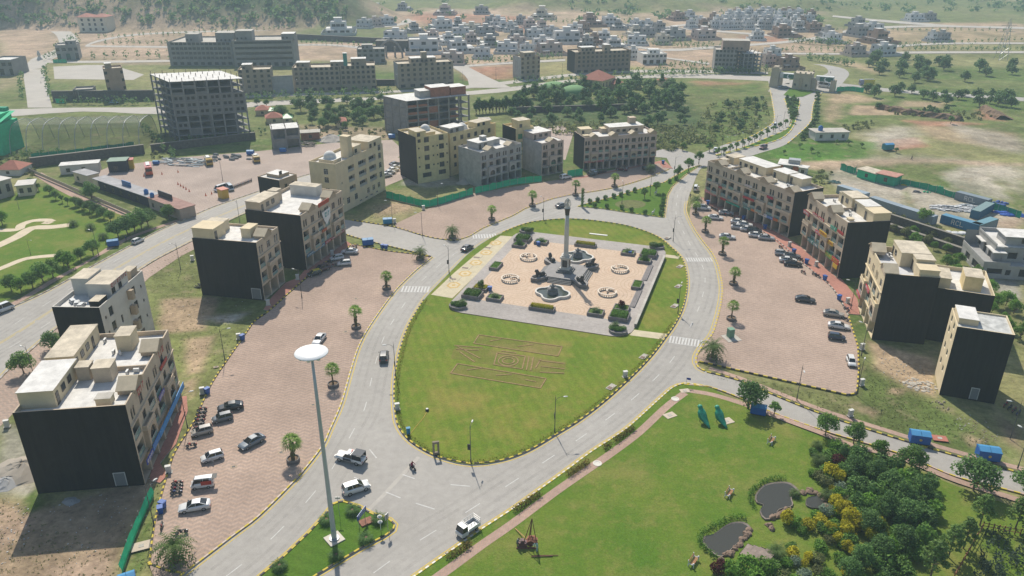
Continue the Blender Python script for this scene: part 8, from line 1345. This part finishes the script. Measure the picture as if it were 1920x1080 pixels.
net([(724,371),(745,376),(775,383),(800,388),(830,382),(860,373),(890,364)],2.4,'bright green net fence bending round the yellow flats plot');net([(891,364),(920,357),(960,347),(1018,340)],2.4,'dark green net fence before the bare concrete building');net([(1064,332),(1080,330),(1098,328)],2.4,'short green net before the long brown block');net([(288,932),(272,965),(255,1005),(240,1045),(225,1090)],2.2,'green net strip beside the black walled arcade at the bottom left');net([(1568,172),(1590,170),(1620,174)],2.5,'green net on the right side of the gate');net([(1575,318),(1600,326),(1606,320)],2.6,'short green net at the yard entrance',TARPD);net([(1670,344),(1720,352),(1790,372),(1860,392),(1920,412)],2.2,'long green net along the container yard',TARPD);net([(60,300),(150,290),(260,276)],2.5,'green net fence before the netted hall',TARPD);net([(100,118),(128,118)],2.5,'green net below the half-built house at the roundabout');net([(245,186),(268,185)],2.2,'green tarp patch beside the slim brick tower');net([(105,193),(125,194)],2.2,'green tarp patch at the avenue corner')
def container(a,c,label,col,w=2.45,h=2.6,text=None,roofc=None,flip=False):
 p,q=G(*a),G(*c);L=(q-p).to_2d().length;rz=math.atan2(q.y-p.y,q.x-p.x);t=thing('shipping_container',label,'container',(p.x,p.y,0),rz,'shipping containers');m=paint(col,.6);b=MB();n=int(L/.45)
 for s_,y0 in((1,0.0),(-1,w)):
  for i in range(n):x0,x1=L*i/n,L*(i+1)/n;d=.05*s_ if i%2 else 0;b.quad((x0,y0+d,.15),(x1,y0+d,.15),(x1,y0+d,h-.1),(x0,y0+d,h-.1));b.quad((x1,y0,.15),(x1,y0+.05*s_,.15),(x1,y0+.05*s_,h-.1),(x1,y0,h-.1))
 b.quad((0,0,.15),(0,w,.15),(0,w,h-.1),(0,0,h-.1));b.quad((L,0,.15),(L,w,.15),(L,w,h-.1),(L,0,h-.1));obj('side_walls',b.mesh('side_walls',m),t)
 b=MB();b.box(-.02,L+.02,-.02,w+.02,h-.1,h);obj('roof',b.mesh('roof',paint(roofc,.7)if roofc else m),t);b=MB();b.box(-.02,L+.02,-.02,w+.02,.02,.16);obj('base_frame',b.mesh('base_frame',m),t)
 for xx in(0,L):
  for yy in(0,w):b=MB();b.box(xx-.08,xx+.08,yy-.08,yy+.08,.05,h+.01);obj('corner_post',b.mesh('corner_post',m),t)
 if text:
  for k_,ch in enumerate(text):
   S_={'R':[(0,0,0,1),(0,1,.5,1),(.5,1,.6,.78),(.6,.78,.5,.52),(.5,.52,0,.5),(.3,.5,.62,0)],'C':[(.62,.85,.45,1),(.45,1,.15,1),(.15,1,0,.8),(0,.8,0,.2),(0,.2,.15,0),(.15,0,.45,0),(.45,0,.62,.15)],'L':[(0,1,0,0),(0,0,.6,0)]}[ch];b=MB();s_=1.3
   for x0,z0,x1,z1 in S_:d=Vector((x1-x0,0,z1-z0)).normalized()*.09;n_=Vector((-d.z,0,d.x));A,C_=Vector((x0,0,z0))*s_-d,Vector((x1,0,z1))*s_+d;b.quad(A-n_,C_-n_,C_+n_,A+n_)
   obj('letter',b.mesh('letter',paint((.6,.6,.58),.6)),t,(L*.3+k_*1.25,-.035,h*.27))
 return t
container((1762,418),(1832,438),'blue shipping container lettered RCL in white',(.03,.15,.30),text='RCL',roofc=(.08,.22,.33));container((1789,374),(1849,390),'grey shipping container lettered RCL behind the white bundles',(.17,.21,.24),text='RCL');container((1834,438),(1868,426),'grey-blue container meeting the lettered blue one end to end',(.22,.27,.31),roofc=(.12,.25,.3));container((1834,412),(1861,396),'dark blue container turned across the yard',(.03,.13,.22),roofc=(.16,.24,.24));container((1568,362),(1619,378),'long grey container behind the signed arcade block',(.25,.31,.36));container((1628,384),(1682,402),'grey container with rusty load on its roof',(.22,.27,.31));container((1682,402),(1746,422),'grey-blue container in line before the yellow-green tree',(.25,.30,.35))
t,W,H=hut('site_shelter','shelter wrapped in green netting with a pale roof',(1606,332),(1640,342),5,317,TARP,ROOFT,wins=1);hut('site_shelter','green netted shelter with a reddish roof',(1641,342),(1676,350),5,325,TARPD,mat('rust_roof',(.42,.22,.17),.9,.2),wins=1)
def heap(x,y,r,h,col,label,n=16,seed=1,name='heap',cat='heap',elong=1.0,z=0.0,rough=.8):
 r3=random.Random(seed+int(x));b=MB()
 if rough>=.95 and 'rubble'not in name:
  rr_=[(1.0,0),(.85,.12),(.6,.45),(.35,.78),(.15,.96),(.02,1.0)];b.loft([[(math.cos(a)*r*q*k*elong,math.sin(a)*r*q*k,h*zz*r3.uniform(.85,1.1))for a,k in[(2*math.pi*i/18,r3.uniform(.86,1.14))for i in range(18)]]for q,zz in rr_],caps=False);n=0
 bars=name.split('_')[0]in('scrap','panel','pipe','steel','plank','sheet','rubble')
 for i in range(n*3 if bars and 'rubble'not in name else 0):
  a=r3.uniform(0,6.28);d=r*math.sqrt(r3.random())*.9;q=r3.gauss(0,.35);L_=r*r3.uniform(.3,.9);w_=r*r3.uniform(.02,.12)+.04;zz=h*r3.random()*(1-d/r);b.obox((math.cos(a)*d*elong,math.sin(a)*d),(math.cos(q),math.sin(q)),L_,w_,zz,zz+r3.uniform(.06,.3),r3.choice([0,0,1,2]))
 for i in range(0 if bars and 'rubble'not in name else n):a=r3.uniform(0,6.28);d=r*math.sqrt(r3.random());rr=r*r3.uniform(.18,.4)*(.4 if 'rubble'in name else 1);b.ball((math.cos(a)*d*elong,math.sin(a)*d,h*.25*(1-d/r)),(rr*elong,rr,h*r3.uniform(.3,.6)),7,5)
 o=obj(name,b.mesh(name,[paint(col,rough),paint(tuple(v*.55 for v in col),rough),paint(tuple(min(.7,v*1.3+.02)for v in col),rough)]),None,G(x,y,z),R(-15));tag(o,label,cat)
 if bars:o['kind']='stuff';del o['category'];THINGS.remove(o)
 return o
heap(1695,345,2.2,.8,(.58,.42,.03),'long yellow tarpaulin bundle in the yard',14,1,'tarpaulin_bundle','tarpaulin',2.2);heap(1760,356,1.6,2.0,(.012,.3,.14),'green wrapped stack in the yard',12,2,'tarpaulin_bundle','tarpaulin');heap(1742,354,1.4,1.2,(.3,.04,.04),'red machine under cover in the yard',10,3,'covered_machine','machine');heap(1738,361,1.2,.6,(.012,.3,.14),'small green tarp on the yard floor',8,4,'tarpaulin_bundle','tarpaulin');heap(1719,360,1.4,.3,(.12,.12,.14),'dark flat sheets on the yard floor',8,5,'sheet_pile','pile');heap(1785,392,3.5,1.2,(.60,.60,.60),'long heap of white wrapped panels in the yard',34,6,'panel_heap','pile',2.0);heap(1815,388,2.2,1.0,(.52,.55,.56),'heap of pale pipes beside the white panels',18,7,'pipe_heap','pile',1.4);heap(1795,370,1.4,1.0,(.16,.05,.04),'rusty steel stack before the grey container',10,8,'steel_stack','pile',1.6);heap(1830,376,1.8,.5,(.3,.17,.08),'rust brown planks before the grey container',12,9,'plank_stack','pile',1.4);heap(1893,402,2.8,1.2,(.02,.09,.38),'blue tarpaulin heap right of the yard',20,10,'tarpaulin_bundle','tarpaulin',1.4);heap(1875,382,2.2,1.0,(.05,.1,.3),'blue and red barrels at the yard fence',14,11,'barrel_pile','pile');heap(1800,440,2.4,.9,(.6,.6,.6),'white tarpaulin mounds below the lettered container',12,12,'tarpaulin_bundle','tarpaulin',1.8);heap(1565,342,1.6,1.0,(.08,.2,.2),'teal sheet stack at the yard corner',10,13,'sheet_pile','pile',1.5);heap(1610,392,1.6,.8,(.02,.1,.35),'blue tarp on the end of the grey container',8,14,'tarpaulin_bundle','tarpaulin');heap(1850,447,1.2,.5,(.5,.36,.03),'yellow sacks in the weeds by the containers',8,15,'sack_pile','pile')
GP=(.36,.33,.29);heap(47,880,4.2,1.6,(.33,.29,.24),'grey sand heap beside the black walled arcade',14,16,'sand_heap','heap',1.2,rough=.95);heap(12,905,2.4,.8,(.3,.3,.3),'pale gravel heap at the left edge',10,17,'gravel_heap','heap',rough=.95);heap(870,343,2.6,1.4,(.36,.32,.28),'sand heap behind the green net fence',8,18,'sand_heap','heap',rough=.95);heap(620,262,6,2.2,GP,'grey gravel heap beside the brick shed',12,19,'gravel_heap','heap',rough=.95);heap(575,272,4,1.4,(.2,.17,.15),'scrap heap at the driving lot edge',14,20,'scrap_heap','heap');heap(645,257,3,1.2,(.02,.25,.13),'green tarp mound on the dirt lot',8,21,'tarpaulin_bundle','tarpaulin');heap(350,305,6,1.8,(.33,.36,.37),'steel scrap row on the driving lot',22,22,'scrap_heap','heap',2.0);heap(430,297,5,1.6,(.2,.2,.19),'dark rubble row on the driving lot',18,23,'rubble_heap','heap',2.0);heap(1725,722,2.4,.28,(.42,.38,.32),'broken plaster spilling from the tan building',60,24,'rubble_heap','heap',1.2,rough=.9);heap(1765,760,1.6,.5,(.33,.27,.2),'brown rubble at the foot of the black wall',14,25,'rubble_heap','heap',rough=.95);heap(132,940,1.0,.3,(.3,.29,.28),'cement spill at the foot of the near black wall',12,26,'cement_heap','heap',1.4,rough=.95);heap(373,538,1.0,.9,(.05,.05,.05),'dark wheelbarrow-like heap on the left plot',6,27,'scrap_heap','heap')
r3=random.Random(9);b=MB()
for P_,n in(([(90,950),(290,890),(280,1000),(140,1060),(60,1040)],110),([(1640,650),(1760,700),(1760,745),(1660,715)],170),([(0,930),(70,960),(40,1060),(0,1060)],60),([(700,380),(800,385),(760,405),(680,420)],60),([(1800,770),(1880,800),(1860,840),(1790,800)],60),([(280,520),(380,450),(480,590),(360,700)],60)):
 for p in scatter([(q.x,q.y)for q in gl(P_)],n,.2,r3):a=r3.uniform(0,3);s_=r3.uniform(.05,.17);b.obox(p,(math.cos(a),math.sin(a)),s_*1.6,s_,-.02,s_*.4,r3.choice([0,0,1,2,3]))
struct('litter',b,[paint((.36,.33,.29),.9),paint((.25,.2,.16),.9),paint((.5,.49,.47),.9),paint((.2,.13,.1),.9)],'stuff','stones, paper and broken bits strewn over the empty plots')
BG1=mat('bird_green',(.02,.27,.16),.45,.35,3,spec=.5)
def bird():
 b=MB();rings=[]
 for x,z,r,ry in((-2.3,.2,.1,.2),(-1.6,.5,.18,.36),(-.9,.9,.36,.55),(-.35,1.25,.6,.76),(.15,1.6,.72,.84),(.55,2.0,.64,.72),(.8,2.4,.44,.5),(.9,2.7,.36,.4),(.95,2.95,.2,.24)):rings.append([(x+math.cos(a)*r*-.3,ry*math.sin(a),z+r*math.cos(a))for a in[2*math.pi*i/12 for i in range(12)]])
 b.loft(rings);b.ball((1.0,0,2.75),(.5,.46,.46),12,8);me=b.mesh('bird_body',BG1,True);k=MB();k.loft([[(1.38,-.16,2.6),(1.38,.16,2.6),(1.38,.16,2.9),(1.38,-.16,2.9)],[(1.85,-.02,2.45),(1.85,.02,2.45),(1.85,.02,2.52),(1.85,-.02,2.52)]]);g_=MB();[g_.path([(.25,s_*.25,1.1),(.3,s_*.28,.5),(.28,s_*.28,0)],.06,6)for s_ in(-1,1)];w_=MB();[w_.loft([[(x,s_*(ry+.03),z-r),(x,s_*(ry+.08),z),(x,s_*(ry+.0),z+r*.6)]for x,z,r,ry in((.6,2.0,.32,.7),(.1,1.6,.46,.82),(-.7,1.05,.3,.6),(-1.5,.6,.08,.4))])for s_ in(-1,1)]
 return me,k.mesh('beak',paint((.6,.58,.5))),g_.mesh('legs',TRIM),w_.mesh('wings',mat('wing_green',(.015,.19,.12),.5,.3,4))
BB=bird()
for x,y,l in((1316,791,'green parrot sculpture nearer the road on the park lawn'),(1348,792,'green parrot sculpture nearer the dumpster on the park lawn')):
 t=thing('bird_sculpture',l,'sculpture',G(x,y,.15),heading((1333,801),(1318,788)),'parrot sculptures',.95)
 for nm,me in zip(('bird_body','beak','leg_pair','wing_pair'),BB):obj(nm,me,t)
slabm=paint((.5,.42,.33),.9)
for x,y,r_,l,rz in((1256,779,1.1,'pale square slab on the lawn beside the brick path',.5),(1284,733,.9,'white stone slab at the path corner',.2),(1362,790,1.2,'worn beige slab by the parrot sculptures',.4),(1762,822,1.2,'red framed ground slab between the blue sheds',-.2),(265,1024,1.3,'square manhole slab by the green net',.4)):b=MB();b.box(-r_,r_,-r_*.7,r_*.7,0,.08);b.box(-.35,.35,-.3,.3,.08,.12,1);o=obj('ground_slab',b.mesh('ground_slab',[slabm if 'red'not in l else paint((.38,.14,.1),.9),CONC]),None,G(x,y,.14),rz);tag(o,l,'slab')
for x,y,l in((1120,869,'round white manhole ring on the brick path, nearer'),(1266,748,'round white manhole ring on the brick path, farther')):b=MB();b.lathe([(.75,0),(.75,.06),(.5,.06),(.48,.02),(.02,.02)],20);o=obj('manhole_ring',b.mesh('manhole_ring',paint((.6,.57,.5),.9)),None,G(x,y,.165));tag(o,l,'manhole')
for x,y in((438,875),(527,848),(587,759),(526,578),(648,622),(667,560),(405,688)):b=MB();b.box(-.5,.5,-.35,.35,0,.02);b.box(-.25,.25,-.2,.2,.02,.03,1);o=obj('drain_cover',b.mesh('drain_cover',[mat('cover_conc',(.36,.28,.2),.9,.2),TRIM]),None,G(x,y,.141),.4);o['kind']='structure'
WD=paint((.36,.16,.08),.7);WHB=paint((.6,.6,.6),.5)
for x,y,l in((1367,928,'white ended wooden bench on the lawn by the upper pond'),(1300,1056,'white ended wooden bench at the bottom by the lower pond'),(1446,829,'white ended wooden bench at the top of the park lawn')):
 t=thing('park_bench',l,'bench',G(x,y,.15),R(55),'park benches',1.1)
 for k in range(4):b=MB();b.box(-.75,.75,-.3+k*.15,-.19+k*.15,.42,.46);obj('seat_slat',b.mesh('seat_slat',WD),t)
 for k in range(2):b=MB();b.box(-.75,.75,.33,.37,.6+k*.18,.72+k*.18);obj('back_slat',b.mesh('back_slat',WD),t)
 for s_ in(-1,1):b=MB();b.path([(s_*.8,-.35,0),(s_*.8,-.32,.45),(s_*.8,.32,.42),(s_*.8,.38,.95)],.06,6);b.path([(s_*.8,.32,.42),(s_*.8,.38,0)],.06,6);b.ball((s_*.8,-.3,.62),.13);obj('end_frame',b.mesh('end_frame',WHB),t)
p=G(993,1022,.15);t=thing('drilling_tripod','rusty well drilling tripod with engine on the park lawn','drilling rig',p);RS=paint((.17,.07,.045),.8);ht=hgt((993,1022),975);ap=Vector((.3,.3,ht))
for a in((-1.0,-.1,0),(1.1,-.3,0),(.2,2.2,0),(-.2,.4,0)):b=MB();b.tube(a,ap,.07,.05,6);obj('leg',b.mesh('leg',RS),t)
b=MB();b.box(-1.6,-.4,-.6,.2,.15,.8);b.box(-1.3,-.8,-.5,.1,.8,1.2);obj('engine',b.mesh('engine',paint((.12,.05,.05),.6)),t);b=MB();b.lathe([(.5,-.12),(.5,.12)],14);b.v=[(x_+.1,z_-.3,y_+.6)for x_,y_,z_ in b.v];obj('winch_wheel',b.mesh('winch_wheel',RS),t);b=MB();b.tube((0,0,.1),ap,.02,.02,4);obj('cable',b.mesh('cable',TRIM),t);b=MB();b.box(-1.9,1.2,-.75,-.6,0,.2);b.box(-1.9,1.2,.3,.45,0,.2);obj('skid_frame',b.mesh('skid_frame',RS),t)
heap(997,1012,.9,.6,(.26,.11,.07),'red earth heap beside the drilling tripod',12,31,'soil_heap','heap',z=.15,rough=.95);b=MB();b.tube((0,0,.12),(3.0,.1,.12),.07,n=6);b.tube((.1,.25,.1),(3.8,.2,.1),.05,n=6);o=obj('drill_pipes',b.mesh('drill_pipes',RS),None,G(996,1045,.15),.02);tag(o,'rusty drill pipes lying on the lawn by the tripod','pipes');b=MB();b.tube((0,0,.1),(1.6,-2.6,.5),.07,n=6);o=obj('timber_pole',b.mesh('timber_pole',paint((.45,.27,.1))),None,G(966,992,.15));tag(o,'yellow timber pole leaning by the tripod','pole')
ROCKM=mat('rock',(.21,.145,.105),.9,.35,1.2,fine=.2);PONDW=plain('pond_water',.25,.25);PONDW.node_tree.nodes['Principled BSDF'].inputs['Base Color'].default_value=(.05,.05,.042,1);g=NG(PONDW);g.pos();bp=g.N.new('ShaderNodeBump');bp.inputs['Strength'].default_value=.35;bp.inputs['Distance'].default_value=.05;g.L.new(g.noise(4,3),bp.inputs['Height']);g.L.new(bp.outputs[0],g.b.inputs['Normal']);RIMM=mat('pond_rim',(.20,.165,.14),.9,.25,2)
PD1=[(1416,930),(1432,912),(1458,906),(1482,908),(1500,926),(1484,934),(1486,950),(1460,958),(1452,972),(1434,976),(1424,962),(1430,948),(1418,944)];PD2=[(1320,1008),(1337,1004),(1356,990),(1372,982),(1394,981),(1408,992),(1400,1006),(1384,1020),(1352,1046),(1330,1034),(1318,1020)]
for i,P_ in enumerate((PD1,PD2,[(1415,1045),(1452,1030),(1458,1045),(1440,1062)],[(1515,935),(1550,930),(1558,942),(1535,955),(1512,950)])):
 Q=smooth_line(gl(P_,.15),True,.6);ctr=sum(Q,Vector((0,0)))/len(Q);inn_=[ctr+(q-ctr)*.91 for q in Q];b=MB();n=len(Q)
 for k in range(n):j=(k+1)%n;b.quad((*Q[k],.16),(*Q[j],.16),(*Q[j],.42),(*Q[k],.42));b.quad((*Q[k],.42),(*Q[j],.42),(*inn_[j],.3),(*inn_[k],.3))
 struct('pond_rim',b,RIMM);b=MB();b.poly([ctr+(q-ctr)*.93 for q in Q],.33);struct('pond_water',b,PONDW)
def rock(x,y,r,label,z=.2,grp='pond rocks'):
 r3=random.Random(int(x*7+y));b=MB();b.ball((0,0,0),(r,r*r3.uniform(.6,.9),r*r3.uniform(.5,.8)),8,6);b.v=[(a*r3.uniform(.8,1.2),c*r3.uniform(.8,1.2),d*r3.uniform(.8,1.15))for a,c,d in b.v];o=obj('rock',b.mesh('rock',ROCKM),None,G(x,y,z),r3.uniform(0,6));tag(o,label,'rock',grp)
r3=random.Random(3)
for a,c,n in(((1486,928),(1520,920),9),((1520,920),(1556,940),9),((1556,940),(1540,958),5),((1446,972),(1470,962),7),((1455,968),(1485,950),8),((1440,982),(1450,990),4),((1352,1048),(1384,1022),9),((1384,1022),(1408,992),8)):
 for i in range(n):u=(i+r3.random())/n;rock(a[0]+(c[0]-a[0])*u+r3.uniform(-3,3),a[1]+(c[1]-a[1])*u+r3.uniform(-3,3),r3.uniform(.3,.7),'brown boulder on the '+('upper'if a[1]<985 and a[0]>1430 else 'lower')+' pond rim')
t=thing('waterfall','stepped brown stone cascade feeding the lower pond','waterfall',G(1395,1032,.15),heading((1385,1022),(1430,1045)))
for k in range(4):b=MB();b.box(k*.9,k*.9+1.3,-1.3,1.3,0,.35+.28*k);b.v=[(x_+r3.uniform(-.1,.1),y_+r3.uniform(-.12,.12),z_)for x_,y_,z_ in b.v];obj('cascade_step',b.mesh('cascade_step',mat('wet_stone',(.22,.17,.14),.5,.3,1.5)),t)
def rail_fence(a,c,label,n=9,hh=1.2):
 p,q=G(*a,.15),G(*c,.15);L=(q-p).length;t=thing('wooden_fence',label,'fence',p,math.atan2(q.y-p.y,q.x-p.x),'wooden fences');m=paint((.24,.11,.05),.8)
 for i in range(n):b=MB();b.tube((L*i/(n-1),0,0),(L*i/(n-1),0,hh),.08,n=6);obj('post',b.mesh('post',m),t)
 for z in(.45,.95):b=MB();b.tube((0,0,z),(L,0,z),.05,n=6);obj('rail',b.mesh('rail',m),t)
rail_fence((1842,990),(1912,1004),'rustic brown fence running to the right edge below the pines',8);rail_fence((1842,990),(1788,1085),'rustic brown fence running down beside the reeds',12)
t=thing('park_railing','cream pillared railing along the left park path','fence',(0,0,0));pm=cached('pil',lambda:(lambda q:(q.box(-.25,.25,-.25,.25,0,1.9),q.box(-.32,.32,-.32,.32,1.9,2.05),q.mesh('pillar',CREAMW))[1])(MB()));A,C_=G(45,318),G(262,412)
for i in range(26):p=A+(C_-A)*(i/25);obj('pillar',pm,t,p,.3)
b=MB();b.obox(((A+C_)/2).to_2d(),(C_-A).to_2d(),(C_-A).length,.08,.3,1.5);obj('rail_panel',b.mesh('rail_panel',paint((.42,.36,.27))),t)
def stone_wall(a,c,h,label,d=1.0,m=None):p,q=G(*a),G(*c);L=(q-p).length;t=thing('retaining_wall',label,'wall',p,math.atan2(q.y-p.y,q.x-p.x));b=MB();b.box(0,L,0,d,0,h);obj('wall',b.mesh('wall',m or cached('swall',lambda:mat('dark_stone',(.10,.09,.08),.95,.35,1.0,fine=.3,bump=.8,bscale=2))),t);b=MB();b.box(-.1,L+.1,-.1,d+.1,h,h+.15);obj('coping',b.mesh('coping',paint((.2,.18,.15),.9)),t)
stone_wall((1655,428),(1800,478),1.8,'lowest dark stone terrace wall below the containers');stone_wall((1655,418),(1810,470),3.2,'upper dark stone terrace wall below the containers',.8);stone_wall((60,314),(272,288),3.4,'long dark stone retaining wall behind the driving lot');stone_wall((285,286),(480,262),3.0,'dark stone retaining wall below the concrete tower');stone_wall((512,176),(552,174),9,'grey retaining wall between the tan shop houses',1,GREYW);stone_wall((100,190),(290,188),5,'long stone retaining wall at the valley road',1);stone_wall((960,212),(1190,205),2.6,'dark brick boundary wall of the park grove',.6);stone_wall((706,160),(740,160),3,'dark low wall between two shop rows');stone_wall((340,52),(560,47),3,'long pale wall at the foot of the ridge',1,GREYB);stone_wall((555,74),(715,82),4,'dark retaining wall below the villa slope',1);stone_wall((705,96),(765,96),7,'dark podium wall under the white slope villa',8)
EB=mat('earth_bank',(.17,.11,.07),.95,.4,.6,fine=.3,bump=1,bscale=1.5)
for i_,(A,C_)in enumerate((((1640,203),(1700,214)),((1700,214),(1800,227)),((1838,205),(1872,224)))):
 p,q=G(*A),G(*C_);n=int((q-p).length/1.5);b=MB();dv=(q-p).normalized();sv=Vector((-dv.y,dv.x,0));pr=[[p+(q-p)*(k/n)+sv*(off_+r3_.uniform(-.6,.6))+Vector((0,0,zz*r3_.uniform(.75,1.1)))for k in range(n+1)]for r3_ in[random.Random(i_)]for off_,zz in((-1.0,0),(-.3,1.1),(.4,2.2),(2.5,2.2),(7,0))]
 b.loft(pr,closed=False,caps=False);t=thing('earth_bank',['eroded earth bank left end on the right field','long eroded red-brown earth bank on the right field','gullied earth bank at the far right'][i_],'bank');obj('bank_face',b.mesh('bank_face',EB),t)
t=thing('far_arch','grey roundabout arch sculpture before the far villas','arch',G(733,107));b=MB();b.path([(8*math.cos(R(a)),0,11*math.sin(R(a)))for a in range(0,150,12)],.7,6);b.tube((-3,0,0),(-3,0,7),.7,n=6);b.tube((3,0,0),(3,0,7),.7,n=6);obj('arch_ribs',b.mesh('arch_ribs',GREYB),t)
t=thing('roundabout_statue','pale roundabout sculpture at the left avenue','sculpture',G(75,112));b=MB();b.lathe([(2,0),(1.6,1),(.8,2),(1.2,3.4),(.5,5.5),(.1,6)],10);obj('figure',b.mesh('figure',OFFW),t);sheet('roundabout_lawn',[(50,119),(70,115),(95,117),(88,121),(62,122)],LAWN3,.06,sm=False)
for i,(x,y)in enumerate(((270,331),(304,327),(334,323),(334,346),(339,349),(344,352),(349,355),(355,359),(386,367),(397,364))):t=thing('traffic_cone','orange cone on the driving lot','cone',G(x,y,.02),0,'orange cones of the driving lot',1.3);b=cached('cone',lambda:(lambda q:(q.lathe([(.18,.04),(.03,.75)],10),q.box(-.24,.24,-.24,.24,0,.04),q.mesh('cone_body',paint((.55,.10,.02))))[2])(MB()));obj('cone_body',b,t)
for x,y,l in((1224,402,'white deer-like figure near the corner of the triangle garden'),(1229,365,'white deer-like figure midway in the triangle garden')):t=thing('animal_figure',l,'sculpture',G(x,y,.17),.8);b=MB();b.ball((0,0,.8),(.6,.25,.28));[b.tube((sx*.4,sy*.15,.7),(sx*.42,sy*.16,0),.07,.05,6)for sx in(-1,1)for sy in(-1,1)];b.path([(.5,0,.9),(.75,0,1.35)],[.14,.1],6);b.ball((.85,0,1.42),(.2,.1,.11));obj('figure',b.mesh('figure',paint((.6,.59,.55))),t)
p=G(1286,724,.15);t=thing('blue_flag','small blue flag on a thin pole at the park corner','flag',p);b=MB();b.tube((0,0,0),(0,0,1.9),.03,n=6);obj('pole',b.mesh('pole',METAL),t);b=MB();b.quad((0,0,1.5),(.8,-.1,1.35),(.8,.05,1.75),(0,0,1.9));b.quad((0,.02,1.5),(.8,-.08,1.35),(.8,.07,1.75),(0,.02,1.9));obj('flag_cloth',b.mesh('flag_cloth',paint((.02,.05,.32),.8)),t)
t=thing('steel_tower','thin lattice power pylon far on the right','pylon',G(1876,112));b=MB()
for s1 in(-1,1):
 for s2 in(-1,1):b.tube((s1*3,s2*3,0),(s1*.4,s2*.4,26),.18,.1,4)
for z in(18,22):b.tube((-5,0,z),(5,0,z),.15,n=4)
for k in range(6):z=k*4;f_=3-2.6*z/26;g_=3-2.6*(z+4)/26;b.tube((-f_,-f_,z),(g_,-g_,z+4),.1,n=4);b.tube((f_,f_,z),(-g_,g_,z+4),.1,n=4)
obj('lattice',b.mesh('lattice',METAL),t)
# ================================================================ HAZE
b=MB();b.box(-2600,2600,-300,6500,-3,150);hz=bpy.data.materials.new('haze');hz.use_nodes=True;N,L=hz.node_tree.nodes,hz.node_tree.links;N.remove(N['Principled BSDF']);v=N.new('ShaderNodeVolumePrincipled');v.inputs['Color'].default_value=(.66,.86,1.0,1);v.inputs['Density'].default_value=.00028;v.inputs['Anisotropy'].default_value=.0;L.new(v.outputs[0],N['Material Output'].inputs['Volume']);struct('haze',b,hz,'stuff','pale summer haze over the valley')
# ================================================================ LABELS that would coincide are told apart by order in the picture
ORD=['first','second','third','fourth','fifth','sixth','seventh','eighth','ninth','tenth','eleventh','twelfth','thirteenth','fourteenth','fifteenth','sixteenth','seventeenth','eighteenth','nineteenth','twentieth']
TENS={2:'twenty',3:'thirty',4:'forty',5:'fifty',6:'sixty',7:'seventy',8:'eighty',9:'ninety'}
def ordinal(n):
 if n<=20:return ORD[n-1]
 t_,u=divmod(n,10);return(TENS[t_][:-1]+'ieth')if u==0 else TENS[t_]+'-'+ORD[u-1]
by={}
for o in THINGS:by.setdefault(o['label'],[]).append(o)
for l,os_ in by.items():
 if len(os_)<2:continue
 os_.sort(key=lambda o:PX(o.location)[0]if o.location.y>1 else 0)
 for i,o in enumerate(os_):o['label']=f'{l}, {ordinal(i + 1)} from the left'
